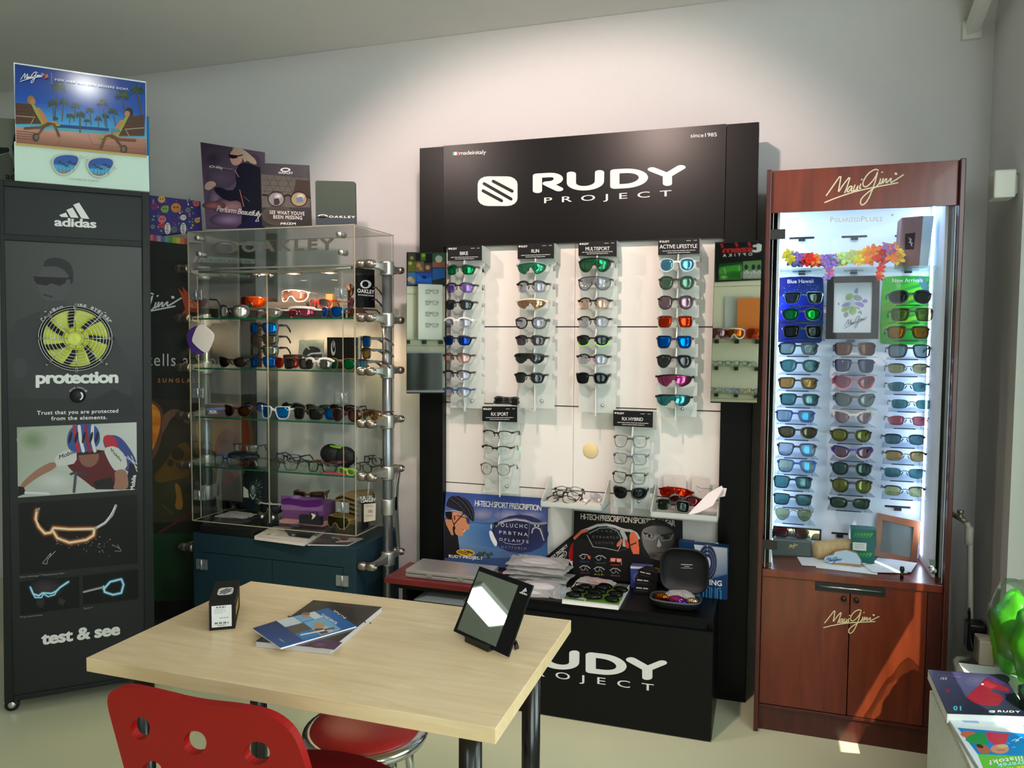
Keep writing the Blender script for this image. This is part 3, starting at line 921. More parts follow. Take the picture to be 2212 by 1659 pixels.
# the ceiling lamp whose glare lies on the card
_n = C_N; _r = ray(186, 190); _q = mp.m(186, 190); _d = _r-_n*2*_r.dot(_n)
_t = (2.60-_q.z)/_d.z if _d.z > .01 else 2
lp_ = _q+_d*min(_t, 3.6)
t = thing('ceiling_lamp', 'round ceiling lamp in front of the beach picture card', 'lamp', (lp_.x, lp_.y, ZC-.001))
obj('lamp_stem', MB().tube([(lp_.x, lp_.y, lp_.z+.07), (lp_.x, lp_.y, ZC-.0005)], .012, 10), m_white, t)
obj('lamp_shade', MB().lathe([(.03, .07), (.06, .065), (.085, .02)], lp_, n=24), m_white, t)
obj('bulb', MB().ball(lp_+V3((0, 0, .022)), (.055, .055, .04), 18, 10), mat_emit('lamp_bulb', (250, 255, 250), 45), t)
card = MB()
P = [mp.m(*q, -.004) for q in ((30, 305), (321, 336), (323, 413.9), (31.5, 389.6))]
card.prism(P[::-1], C_N*-.006, (212, 240, 226))
P = [mp.m(*q) for q in ((29.2, 134.6), (315.1, 176.1), (317, 341), (34, 314))]
card.prism(P[::-1], C_N*-.004, (240, 246, 248))
a_mj(Art(mp, card))
tag(obj('show_card', card, mat_print('print_glossy_card', .17, .65)), 'glossy beach picture card standing on the charcoal fan stand', 'poster')
bq = Pl(mp.O-C_N*.02, C_N)
board('backing_board', ((180, 240), (322, 252), (324.5, 415), (180, 402)), bq, (18, 118, 176), None, .004, pr, None, 'blue board propped behind the beach picture card', 'board')
gp = Pl(mp.O-C_N*.10, C_N)
def a_grey(A):
    A.poly([(-40, 316), (18, 319), (21, 324), (18, 329), (0, 333), (-40, 340)], (16, 20, 18)); A.poly([(31, 290), (45, 280), (45, 345), (30, 337), (26, 318)], (14, 18, 17))
    A.poly([(22, 367), (45, 355), (45, 371), (24, 371)], (16, 18, 18)); A.poly([(0, 336), (18, 330), (28, 345), (30, 392), (-40, 392), (-40, 340)], (78, 82, 72))
    A.text('adidas', (12, 386), (72, 391), 13, (14, 16, 16), .03)
board('display_card', ((-60, 250), (45, 258), (45, 395), (-60, 386)), gp, (112, 116, 104), a_grey, .004, prm, None, 'grey card with black shapes behind the beach picture card', 'card')

# dark picture cabinet behind
bp_ = Pl((-2.37, 3.17, 0), C_N)
def a_ban(A):
    A.poly([(300, 515), (551, 534.5), (552, 870), (300, 860)], [(44, 46, 44), (58, 64, 58), (66, 62, 52), (38, 38, 36)])
    mj_script(A, (202, 716), (392, 712), (0, -82), 3.2, WHT)
    A.poly([(392, 640), (384, 622), (398, 634), (392, 618), (408, 634), (420, 648), (436, 662), (438, 668), (428, 676), (410, 672), (398, 690), (380, 696), (400, 668)], (206, 86, 54))
    A.poly([(408, 640), (418, 634), (426, 650), (418, 656)], (70, 96, 150)); A.poly([(416, 650), (430, 656), (424, 666)], (230, 150, 70))
    A.poly([(440, 553), (550.5, 560), (550.5, 570), (436, 567)], (150, 158, 146))
    for x in (416, 427): A.poly([(x+8, 552), (x+14, 552.5), (x+6, 567), (x, 566.5)], (150, 158, 146))
    A.text('AVAILABLE IN', (453, 565.5), (541, 569), 6, (34, 44, 42), .01, 1.5)
    A.text('STYLE: SHORE BREAK', (452, 597), (541, 601), 6.5, (138, 138, 132), 0)
    A.text('tells a Story', (318, 790), (497, 792), 27, (222, 222, 216), -.012, 1.15)
    A.text('SUNGLASSES', (341, 826), (451, 826), 8.5, (214, 140, 76), .02, 1.7)
    # big picture of a sunglass in front of a guitar player: soft shapes
    A.poly([(300, 860), (552, 870), (552, 1120), (300, 1130)], [(52, 46, 40), (76, 70, 60), (48, 34, 28), (60, 58, 30)])
    A.poly([(300, 1130), (552, 1120), (552, 1330), (300, 1330)], [(26, 40, 24), (24, 26, 22), (12, 14, 12), (10, 16, 10)])
    A.poly(chaikin([(300, 862), (338, 866), (354, 890), (354, 930), (338, 985), (316, 1006), (300, 1008)], 2), (110, 76, 52))
    A.poly(chaikin([(300, 868), (334, 872), (348, 892), (346, 928), (330, 975), (312, 995), (300, 998)], 2), [(226, 120, 40) if i % 4 < 2 else (240, 160, 60) for i in range(28)])
    A.poly(chaikin([(350, 900), (362, 888), (376, 882), (396, 888), (412, 910), (404, 918), (390, 900), (372, 898), (358, 925), (350, 940)], 2), (122, 92, 72))
    A.poly(chaikin([(412, 905), (440, 872), (500, 866), (545, 890), (548, 1000), (500, 1040), (452, 1030), (424, 990), (416, 940)], 2), (116, 84, 54))
    pts = chaikin([(422, 910), (446, 884), (500, 878), (538, 900), (540, 990), (498, 1026), (456, 1018), (432, 984), (424, 940)], 2)
    A.poly(pts, [(222, 112, 40) if y < 900 else ((196, 150, 40) if x < 470 else (140, 44, 36)) for x, y in pts])
    A.glow(492, 985, 30, 60, (70, 52, 46), (146, 60, 46), 14)
    A.poly(chaikin([(330, 1030), (352, 1006), (380, 964), (404, 950), (416, 985), (412, 1030), (380, 1034), (340, 1046)], 2), (104, 78, 34))
    A.ell(384, 980, 14, 14, (62, 52, 34)); A.ell(368, 1000, 7, 8, (62, 52, 34))
    A.poly(chaikin([(376, 1040), (390, 1050), (396, 1090), (392, 1102), (376, 1098), (382, 1075)], 2), (150, 104, 44))
    A.line([(344, 1150), (420, 1104)], 3.5, (108, 34, 26)); A.line([(350, 1090), (372, 1110)], 5, (70, 78, 34))
    A.poly([(331, 1152), (420, 1152), (420, 1300), (331, 1300)], [(22, 70, 44), (30, 50, 20), (12, 30, 12), (20, 54, 22)])
    A.poly([(300, 1300), (552, 1290), (552, 1330), (300, 1340)], (12, 13, 12))
ban = thing('picture_cabinet', 'dark cabinet with a printed front, in the corner behind the glass case', 'cabinet', tuple(V3((bp_.m(440, 900).x, bp_.m(440, 900).y, 0))))
tb = [bp_.m(255, 511), bp_.m(551, 534.5)]
bt = MB(); q0, q1 = V3((tb[0].x, tb[0].y, 0)), V3((tb[1].x, tb[1].y, 0))
zt = (tb[0].z+tb[1].z)/2
bt.prism([V3((q0.x, q0.y, zt)), V3((q0.x, q0.y, 0)), V3((q1.x, q1.y, 0)), V3((q1.x, q1.y, zt))], bkC*.12)
for i in range(len(bt.v)): bt.v[i].y = min(bt.v[i].y, YB-.002)
obj('cabinet_body', bt, m_black, ban)
am = MB(); a_ban(Art(bp_, am, .0012)); obj('front_print', am, prm, ban)

# childrens' patterned carton and rainbow board on the cabinet
kp = Pl(bp_.O+C_N*-.01, C_N)
def a_kid(A):
    cols = [(226, 110, 110), (130, 176, 60), (222, 140, 50), (236, 232, 226), (96, 110, 160), (226, 190, 70), (150, 60, 120), (70, 150, 180), (190, 60, 70)]
    for i in range(62):
        x, y = random.uniform(328, 432), random.uniform(430, 500)
        A.ell(x, y, random.uniform(1.2, 3.2), random.uniform(.9, 2.6), cols[i % 9], random.uniform(0, 90), 8)
    for (x, y, r, cc) in ((333, 446, 8, (122, 48, 106)), (356, 452, 8.5, (128, 172, 56)), (380, 449, 11, (222, 136, 48)), (396, 470, 6.5, (238, 234, 228)), (350, 474, 9, (226, 112, 112)), (424, 440, 7, (214, 104, 98)), (352, 488, 6, (190, 56, 66)), (406, 454, 6, (120, 122, 132)), (330, 490, 5, (130, 130, 140)), (426, 476, 6, (226, 178, 70)), (376, 496, 7, (110, 104, 110)), (349, 431, 8, (230, 170, 84))):
        A.ell(x, y, r, r*.95, cc, 0, 12)
        A.ell(x-r*.3, y-r*.1, r*.16, r*.2, (30, 24, 40), 0, 6); A.ell(x+r*.3, y-r*.1, r*.16, r*.2, (30, 24, 40), 0, 6)
    for x in (362, 396):
        A.ell(x, 494, 6.5, 13, (240, 236, 228), 0, 12); A.text('Jungle', (x-3, 483), (x-2, 506), 5, (40, 34, 60), .01, up=(6, 0))
KQ = ((322, 421.5), (433, 435), (437, 497), (322, 510))
kb = MB(); P = [kp.m(*q) for q in KQ]
kb.prism(P[::-1], bkC*.06, (50, 38, 128))
a_kid(Art(kp, kb)); 
tag(obj('gift_box', kb, pr), 'purple carton printed with small animal faces on the dark cabinet', 'box')
rb = MB(); rc = [(214, 110, 120), (176, 60, 96), (150, 150, 190), (96, 90, 140), (90, 150, 150), (70, 140, 60), (150, 170, 60), (214, 180, 60), (206, 110, 50), (176, 60, 50)]
rq = [(322+8.4*i, 507+.9*i) for i in range(11)]
for i in range(10):
    q = [kp.m(rq[i][0], rq[i][1], .012), kp.m(rq[i+1][0], rq[i+1][1], .012), kp.m(rq[i+1][0], rq[i+1][1]+13, .012), kp.m(rq[i][0], rq[i][1]+13, .012)]
    rb.prism(q[::-1], bkC*.02, rc[i])
tag(obj('rainbow_tray', rb, pr), 'rainbow striped tray under the purple carton', 'tray')
# ================================================================== eyewear builder
OUTL = {
 'rect': [(-.5, .36), (-.40, .48), (.1, .5), (.42, .47), (.5, .38), (.48, -.2), (.42, -.42), (.28, -.5), (-.15, -.5), (-.36, -.42)],
 'square': [(-.5, .36), (-.40, .48), (.1, .5), (.44, .48), (.5, .38), (.46, -.22), (.36, -.44), (.2, -.5), (-.12, -.5), (-.34, -.38)],
 'round': [(-.44, .38), (-.1, .5), (.3, .5), (.5, .25), (.48, -.2), (.22, -.5), (-.15, -.5), (-.42, -.25)],
 'wrap': [(-.5, .28), (-.25, .5), (.25, .48), (.52, .3), (.5, -.12), (.3, -.46), (-.1, -.5), (-.42, -.3)],
 'cat': [(-.5, .22), (-.2, .44), (.3, .52), (.54, .5), (.5, 0), (.3, -.44), (-.1, -.5), (-.42, -.26)],
 'avi': [(-.48, .36), (-.1, .5), (.3, .48), (.5, .3), (.44, -.15), (.18, -.5), (-.12, -.48), (-.4, -.1)],
 'navi': [(-.48, .48), (.1, .5), (.42, .44), (.5, .2), (.44, -.25), (.2, -.5), (-.1, -.48), (-.4, -.05)],
 'sport': [(-.5, .26), (-.42, .42), (-.1, .5), (.28, .42), (.52, .2), (.53, .1), (.40, -.36), (.32, -.46), (-.05, -.5), (-.32, -.44), (-.42, -.30)],
 'narrow': [(-.5, .3), (-.3, .5), (.3, .5), (.5, .38), (.5, -.2), (.36, -.5), (-.3, -.46), (-.48, -.2)],
}
SHIELD = {
 'mask': [(-.5, .22), (-.4, .44), (0, .5), (.4, .44), (.5, .22), (.47, -.25), (.36, -.5), (.17, -.48), (.09, -.12), (0, .0), (-.09, -.12), (-.17, -.48), (-.36, -.5), (-.47, -.25)],
 'blade': [(-.5, .34), (-.25, .46), (0, .5), (.25, .46), (.5, .34), (.44, -.2), (.22, -.5), (.13, -.36), (.08, .0), (0, .1), (-.08, .0), (-.13, -.36), (-.22, -.5), (-.44, -.2)],
 'flat': [(-.5, .46), (0, .5), (.5, .46), (.48, -.1), (.34, -.46), (.16, -.44), (.09, -.05), (0, .06), (-.09, -.05), (-.16, -.44), (-.34, -.46), (-.48, -.1)],
}
_pl = {}
def plastic(c, rough=.3):
    k = 'plastic_%02x%02x%02x_%d' % (*c, int(rough*100))
    return mat(k, c, rough, 0, .5)
def metal(c): return mat('metal_%02x%02x%02x' % c, c, .25, 1)

def offset(o, t):
    n = len(o); r = []
    for i in range(n):
        a, b = o[i-1], o[(i+1) % n]
        dx, dy = b[0]-a[0], b[1]-a[1]; l = math.hypot(dx, dy) or 1
        r.append((o[i][0]+dy/l*t, o[i][1]-dx/l*t))
    return r

def glasses(label, pos, kind='sun', style='rect', rim='full', fc=(24, 24, 26), lens=((60, 64, 66), (170, 180, 185), .1), W_=.14, H_=.044, yaw=0, pitch=0, roll=0,
            R=.15, bridge=.018, rt=.0032, tc=None, group=None, tip=None, nose=None, tlen=.12, tw=.005, met=False, lowc=None, folded=False):
    """one pair of glasses; pos: middle of the front. Parts: frame, two lenses (or one shield), two temples"""
    nm = 'sunglasses' if kind == 'sun' else 'eyeglasses'
    root = thing(nm, label, nm, pos, group, (pitch, roll, yaw))
    h = W_/2
    if kind == 'eye': rt, tw = rt*.75, tw*.7
    Y = lambda x: R-math.sqrt(max(R*R-min(abs(x), R*.98)**2, 0))
    fm = metal(fc) if met else plastic(fc)
    lm = mat_lens(*lens)
    shield = style in SHIELD
    def lens_mesh(o2, cx, cz):
        n = len(o2); vs = []; fs = []
        for dy in (0, .0014):
            vs.append((cx, Y(cx)+dy, cz))
            for s in (.55, 1.0):
                vs += [(cx+(x-cx)*s, Y(cx+(x-cx)*s)+dy, cz+(z-cz)*s) for x, z in o2]
        st = 2*n+1
        for b_, fl in ((0, 0), (st, 1)):
            for i in range(n):
                j = (i+1) % n
                t = [(b_, b_+1+i, b_+1+j), (b_+1+i, b_+1+n+i, b_+1+n+j, b_+1+j)]
                for f in t: fs.append(f if not fl else f[::-1])
        for i in range(n):
            j = (i+1) % n
            fs.append((1+n+i, st+1+n+i, st+1+n+j, 1+n+j))
        return MB().add(vs, fs, smooth=True)
    P = lambda x, z, dy=0: V3((x, Y(x)+dy, z))
    ztop = H_*.30
    if shield:
        o2 = chaikin([(x*(W_-.006), z*H_) for x, z in SHIELD[style]], 2)
        outs = [(o2, 0, H_*.2)]
    else:
        a = (W_-bridge-2*rt-.006)/2
        cx = bridge/2+a/2+rt*.5
        o = chaikin([(x*a, z*H_) for x, z in OUTL[style]], 2)
        oR = [(x+cx, z) for x, z in o]
        oL = [(-x, z) for x, z in oR][::-1]
        outs = [(oL, -cx, 0), (oR, cx, 0)]
    ccw = lambda q: q if sum(q[i][0]*q[(i+1) % len(q)][1]-q[(i+1) % len(q)][0]*q[i][1] for i in range(len(q))) > 0 else q[::-1]
    outs = [(ccw(q), x, z) for q, x, z in outs]
    for q, x, z in outs:
        obj('shield_lens' if shield else 'lens', lens_mesh(q, x, z), lm, root, local=True)
    f = MB()
    f2 = MB()
    if rim == 'full':
        for q, x, z in outs:
            oo = offset(q, rt); n = len(q)
            rings = [[P(a_, b_, -.0022) for a_, b_ in q], [P(a_, b_, -.0026) for a_, b_ in oo], [P(a_, b_, .003) for a_, b_ in oo], [P(a_, b_, .003) for a_, b_ in q]]
            vs = [p for r in rings for p in r]
            top, low = [], []
            for k in range(4):
                for i in range(n):
                    j = (i+1) % n
                    fc_ = (k*n+i, k*n+j, ((k+1) % 4)*n+j, ((k+1) % 4)*n+i)
                    (low if (lowc and q[i][1] < -H_*.05) else top).append(fc_)
            f.add(vs, top)
            if low: f2.add(vs, low)
    else:
        for q, x, z in outs:
            up = [(a_, b_) for a_, b_ in q if b_ > H_*(.12 if not shield else .2)]
            up.sort()
            if rim == 'half' and len(up) > 2:
                if not shield: f.sweep([P(a_, b_+rt*.3, 0) for a_, b_ in up], (0, 1, 0), rt*.62, .0028)
                else: f.sweep([P(a_, b_+rt*.2, 0) for a_, b_ in up], (0, 1, 0), rt*.8, .0028)
            if rim == 'low':
                dn = sorted([(a_, b_) for a_, b_ in q if b_ < H_*.1])
                f.sweep([P(a_, b_, 0) for a_, b_ in dn], (0, 1, 0), rt*.5, .0026)
    if not shield:
        bz = {'avi': .34, 'navi': .3}.get(style, .22)*H_
        bx = bridge/2+(rt if rim != 'none' else .004)
        if met or rim == 'none':
            f.tube([P(-bx, bz-.002), P(-bx*.4, bz+.0015), P(bx*.4, bz+.0015), P(bx, bz-.002)], .0013, 6)
            if style in ('avi', 'navi'): f.tube([P(-bx-.012, H_*.46), P(0, H_*.47), P(bx+.012, H_*.46)], .0013, 6)
        else:
            hb = max(.004, H_*.1)
            f.sweep([P(-bx-.001, bz), P(-bx*.5, bz+.002), P(bx*.5, bz+.002), P(bx+.001, bz)], (0, 1, 0), [hb*1.3, hb*.8, hb*.8, hb*1.3], .0028)
    for s in (-1, 1):      # end pieces and nose pads
        x0 = s*(h-.008)
        f.sweep([P(x0, ztop), P(s*h, ztop, .001), P(s*h, ztop, .008)], (0, 0, 1), .0018, .0013 if (met or rim == 'none') else .0036)
        if nose is not None or rim in ('half', 'none'):
            nb = MB() if nose else f
            nb.sweep([P(s*.0055, H_*.12, .001), P(s*.0085, -H_*.06, .004), P(s*.0115, -H_*.2, .007)], (0, 1, 0), .0013, .002)
            if nose: obj('nose_pad', nb, plastic(nose), root, local=True)
    if f.v: fo = obj('frame', f, fm, root, local=True)
    if lowc and f2.v: obj('lower_rim', f2, plastic(lowc), root, local=True)
    tm = fm if tc is None else plastic(tc)
    for s in (-1, 1):
        yb = Y(h)
        if folded:
            tb_ = MB().sweep([(s*h, yb+.006, ztop), (s*h*.6, yb+.012, ztop), (-s*h*.3, yb+.010, ztop-.002), (-s*h*.75, yb+.012, ztop-.016)], (0, 1, 0), [tw*.8, tw*.7, tw*.6, tw*.6], .0018)
        else:
            pts = [(s*h, yb+.006, ztop), (s*(h+.001), yb+.03, ztop+.0005), (s*(h-.001), yb+.06, ztop), (s*(h-.004), yb+tlen*.68, ztop-.003), (s*(h-.007), yb+tlen*.85, ztop-.012), (s*(h-.009), yb+tlen, ztop-.028)]
            tb_ = MB().sweep(pts, (1, 0, 0), [tw*.8, tw*.62, tw*.5, tw*.48, tw*.52, tw*.45], [.0014 if met else .002]*6)
        to = obj('temple', tb_, tm, root, local=True)
        if tip and not folded:
            obj('temple_tip', MB().sweep([(s*(h-.004), yb+tlen*.70, ztop-.004), (s*(h-.007), yb+tlen*.86, ztop-.0128), (s*(h-.0092), yb+tlen*1.02, ztop-.029)], (1, 0, 0), tw*.72, .0027), plastic(tip), to, local=True)
    return root
# lens recipes: (tint, mirror, strength of the mirror)
L_SMOKE = ((52, 56, 58), (180, 190, 195), .09)
L_DARK = ((26, 28, 30), (150, 160, 165), .08)
L_CLEAR = ((244, 246, 244), (235, 240, 240), .05)
L_PHOTO = ((206, 206, 214), (200, 206, 220), .10)
L_GREY = ((112, 130, 128), (190, 205, 205), .10)
L_TEAL = ((66, 116, 118), (180, 210, 210), .10)
L_BLUE = ((30, 50, 80), (0, 120, 240), .55)
L_BLUED = ((30, 40, 60), (40, 90, 190), .28)
L_ICE = ((110, 130, 140), (110, 200, 240), .5)
L_GREEN = ((44, 66, 58), (30, 180, 110), .3)
L_RED = ((90, 30, 20), (240, 70, 30), .5)
L_ORANGE = ((120, 50, 10), (250, 120, 30), .4)
L_BRONZE = ((150, 112, 62), (220, 190, 140), .12)
L_BROWN = ((112, 66, 56), (210, 170, 150), .12)
L_ROSE = ((150, 92, 106), (220, 170, 180), .12)
L_MAUVE = ((140, 108, 118), (210, 190, 200), .12)
L_VIOLET = ((180, 158, 180), (150, 120, 240), .22)
L_PINK = ((222, 190, 184), (230, 200, 196), .12)
L_OLIVE = ((132, 132, 64), (200, 205, 140), .12)
L_GOLD = ((140, 110, 80), (226, 190, 150), .45)
L_SILV = ((60, 60, 60), (235, 235, 235), .7)
L_AMBER = ((170, 70, 10), (240, 140, 40), .2)
# ================================================================== glass case in the corner
OX0, OX1, OY0, OY1, OZ0, OZ1 = -2.36, -1.555, 2.735, 3.07, .605, 1.855
m_acr = mat_glass('acrylic', (254, 255, 254), .34)
m_shelf = mat_glass('shelf_glass', (244, 252, 247), .5)
m_edge = mat_frost('acrylic_edge', (204, 199, 174), .3)
m_gedge = mat('green_glass_edge', (18, 78, 52), .2, 0, .6)
m_teal = mat('teal_board', (27, 51, 60), .5, 0, .25, noise=.05, scale=200)
m_alu = mat('cast_aluminium', (186, 186, 180), .38, .85, noise=.05, scale=60)
m_pole = mat('grey_pole', (132, 138, 142), .3, .8)
m_bolt = mat('bolt_metal', (150, 142, 134), .3, .9)
m_hinge = mat('hinge_metal', (160, 168, 168), .35, .7)

cab = thing('base_cabinet', 'dark teal two-door cabinet carrying the tall clear display case', 'cabinet', (-1.96, 2.93, 0))
bb = MB().box((OX0, OY0+.018, .03), (OX1, 3.12, .55)).box((OX0, OY0, .47), (OX1, OY0+.018, .55)).box((OX0, OY0, .03), (OX0+.045, OY0+.018, .47)).box((OX1-.06, OY0, .03), (OX1, OY0+.018, .47)).box((OX0+.04, OY0+.04, 0), (OX1-.04, 3.08, .03))
obj('cabinet_body', bb, m_teal, cab, .0015)
for k, (a, b_) in enumerate(((OX0+.047, -1.9585), (-1.9555, OX1-.062))):
    d = obj('door', MB().box((a, OY0+.001, .035), (b_, OY0+.0175, .467)), m_teal, cab, .001)
    for z in (.415, .10):
        x = a if k == 0 else b_
        hg = MB().box((x-.028, OY0-.006, z-.022), (x-.004, OY0-.0005, z+.022)).box((x+.004, OY0-.006, z-.022), (x+.028, OY0-.0005, z+.022)).tube([(x, OY0-.006, z-.022), (x, OY0-.006, z+.022)], .005, 8)
        for sx in (-.016, .016):
            for sz in (-.013, .013): hg.lathe([(.003, 0), (.002, .0015), (0, .0015)], (x+sx, OY0-.006, z+sz), (0, -1, 0), 8)
        obj('hinge', hg, m_hinge, d)

case = thing('display_case', 'tall clear acrylic display case with grey side poles in the left corner', 'display case', (-1.96, 2.9, 0))
T = .006
obj('top_panel', MB().box((OX0, OY0, OZ1-T), (OX1, OY1, OZ1)), m_acr, case)
obj('floor_panel', MB().box((OX0, OY0, OZ0), (OX1, OY1, OZ0+T)), m_acr, case)
obj('back_panel', MB().box((OX0, OY1-T, OZ0+T), (OX1, OY1, OZ1-T)), m_acr, case)
obj('side_panel', MB().box((OX0, OY0, OZ0+T), (OX0+T, OY1-T, OZ1-T)), m_acr, case)
obj('side_panel', MB().box((OX1-T, OY0, OZ0+T), (OX1, OY1-T, OZ1-T)), m_acr, case)
XM = -1.965
ZH = 1.665
for a, b_, k in ((OX0+.045, XM-.001, 0), (XM+.001, OX1-.055, 1)):
    d = obj('glass_door', MB().box((a, OY0-.002, OZ0+.02), (b_, OY0+.003, ZH)), m_acr, case)
    obj('door_edge', MB().box((a-.0004, OY0-.0022, OZ0+.02), (a+.0004, OY0+.0032, ZH)).box((b_-.0004, OY0-.0022, OZ0+.02), (b_+.0004, OY0+.0032, ZH)), m_edge, d)
    for z in (1.585, 1.165, .72):
        x = a if k == 0 else b_
        hg = MB().box((x-.030, OY0-.010, z-.021), (x-.004, OY0-.003, z+.021)).box((x+.004, OY0-.010, z-.021), (x+.026, OY0-.003, z+.021)).tube([(x, OY0-.009, z-.021), (x, OY0-.009, z+.021)], .0055, 8)
        for sx in (-.018, .016):
            for sz in (-.012, .012): hg.lathe([(.0035, 0), (.0025, .0015), (0, .0015)], (x+sx, OY0-.010, z+sz), (0, -1, 0), 8)
        obj('hinge', hg, m_hinge, d)
    xk = XM-.025 if k == 0 else XM+.03
    for z in (.655, 1.66):
        obj('knob', MB().lathe([(.003, 0), (.003, .01), (.008, .012), (.009, .018), (.006, .023), (0, .024)], (xk, OY0-.002, z), (0, -1, 0), 14), m_chrome, d)
# header: front strip, inner plate, letters
hd = obj('header_panel', MB().box((OX0, OY0, ZH+.004), (OX1, OY0+.005, OZ1-T)), m_acr, case)
ipl = ypl(OY0+.03)
q = [ipl.m(*p) for p in ((437, 515), (745, 500), (745, 552), (437, 563))]
obj('inner_plate', MB().prism(q[::-1], (0, .003, 0)), m_acr, hd)
A = Art(ypl(OY0-.001), MB(), .0002)
A.mb = MB()
for i in range(28):
    t0, t1 = 2*PI*i/28, 2*PI*(i+1)/28
    e = lambda t, rx, ry, cx: (cx+rx*math.cos(t), 534.5+ry*math.sin(t))
    A._flat([e(t0, 30, 13, 486), e(t1, 30, 13, 486), e(t1, 19, 10.5, 485), e(t0, 19, 10.5, 485)], (84, 86, 80))
A.text('OAKLEY', (524, 544), (720, 538.5), 21.5, (84, 86, 80), .05, 1.35)
obj('lettering', A.mb, prm, hd)
for x, y in ((428, 514), (432, 549), (734, 506), (738, 545)):
    c = atY(x, y, OY0-.004)
    obj('standoff', MB().lathe([(0, -.012), (.012, -.011), (.0125, -.002), (.0105, 0), (.0105, .004), (.0125, .006), (.0125, .034), (0, .035)], c, (0, 1, 0), 18), m_alu, hd)
# bright rims of the acrylic
e = MB()
r = .0017
for a, b_ in (((OX0, OY0, OZ0), (OX0, OY0, OZ1)), ((OX1, OY0, OZ0), (OX1, OY0, OZ1)), ((OX1, OY1, OZ0), (OX1, OY1, OZ1)), ((OX0, OY1, OZ0), (OX0, OY1, OZ1)),
              ((OX0, OY0, OZ0), (OX1, OY0, OZ0)), ((OX0, OY0, OZ1), (OX1, OY0, OZ1)), ((OX1, OY0, OZ0), (OX1, OY1, OZ0)), ((OX1, OY0, OZ1), (OX1, OY1, OZ1)), ((OX0, OY0, OZ0), (OX0, OY1, OZ0)), ((OX0, OY0, OZ1), (OX0, OY1, OZ1)), ((OX0, OY1, OZ1), (OX1, OY1, OZ1))):
    e.box(V3(a)-V3((r, r, r)), V3(b_)+V3((r, r, r)))
obj('acrylic_rim', e, m_edge, case)
SH = [1.700, 1.487, 1.273, 1.062, .846]
for i, z in enumerate(SH):
    s_ = obj('shelf', MB().box((OX0+.012, OY0+.012, z-.006), (OX1-.012, OY1-.012, z)), m_shelf, case)
    obj('shelf_edge', MB().box((OX0+.012, OY0+.0105, z-.0062), (OX1-.012, OY0+.012, z+.0002)), m_gedge if i else m_alu, s_)
# puck lamps
lampbulb = mat_emit('halogen_bulb', (255, 214, 160), 60)
for x, y in ((437, 580), (563, 584), (633, 580), (712, 575)):
    c = atY(x, y, 2.90); c.z = SH[0]-.006
    p = obj('puck_lamp', MB().lathe([(.038, 0), (.038, -.010), (.034, -.013), (.026, -.013), (.024, -.006), (0, -.006)], c, n=24), m_alu, case)
    obj('bulb', MB().lathe([(0, -.0135), (.012, -.013), (.02, -.0105), (.022, -.007)], c, n=18, cap=False), lampbulb, p)
    light('puck_light', 'SPOT', c+V3((0, 0, -.022)), c+V3((0, 0.03, -1)), 9, (1, .70, .42), .012, spot_size=2.3, spot_blend=.6)
rl = MB().tube([(OX0+.03, OY0+.03, SH[0]-.012), (-2.2, OY0+.06, SH[0]-.014), (XM, OY0+.075, SH[0]-.014), (-1.72, OY0+.06, SH[0]-.014), (OX1-.03, OY0+.03, SH[0]-.012)], .006, 8)
obj('lamp_rail', rl, m_alu, case)
# side poles, arms, bolts
def bolt(mb, c, ax, r=.017, l=.03):
    mb.lathe([(0, 0), (r*.9, .0), (r, .003), (r, l*.35), (r*.82, l*.38), (r*.82, l*.5), (r*1.02, l*.55), (r*1.02, l*.8), (r*.75, l), (r*.5, l), (r*.5, l*.85), (0, l*.85)], c, ax, 18)
for sx, X in ((1, -1.497), (-1, -2.418)):
    PY = 2.90
    pole = obj('pole', MB().tube([(X, PY, 0), (X, PY, 1.71)], .0215, 20), m_pole, case)
    side = OX1 if sx > 0 else OX0
    for z in SH+[.48]:
        cl = MB().lathe([(.0245, -.03), (.0285, -.026), (.0285, .026), (.0245, .03)], (X, PY, z-.005), n=20)
        cl.sweep([(X, PY-.012, z-.005), (X, PY-.05, z-.003), (X, OY0+.075, z-.001), (X, OY0+.015, z)], (1, 0, 0), [.026, .015, .0105, .012], [.016, .011, .009, .010])
        cl.sweep([(X, PY+.012, z-.005), (X, PY+.06, z-.004), (X, PY+.105, z-.004)], (1, 0, 0), [.02, .012, .012], [.012, .009, .009])
        ao = obj('arm', cl, m_alu, case, .002)
        for bx0, by0, bz0, br0, bl0 in ((.050, OY0+.012, z, .0175, .075), (.030, PY+.11, z-.004, .016, .05)):
            bm = MB(); bolt(bm, (X-sx*bx0, by0, bz0), (sx, 0, 0), br0, bl0); obj('bolt', bm, m_bolt, ao)
    cl = MB().lathe([(.0245, -.035), (.028, -.031), (.028, .031), (.0245, .035)], (X, PY, .695), n=20)
    cl.sweep([(X, PY+.11, .842), (X, PY+.085, .77), (X, PY+.075, .69), (X, PY+.085, .60), (X, PY+.105, .475)], (1, 0, 0), [.008, .013, .016, .013, .008], .004)
    cl.sweep([(X, PY, .695), (X, PY+.08, .695)], (1, 0, 0), .03, .004)
    obj('brace', cl, m_alu, case, .001)

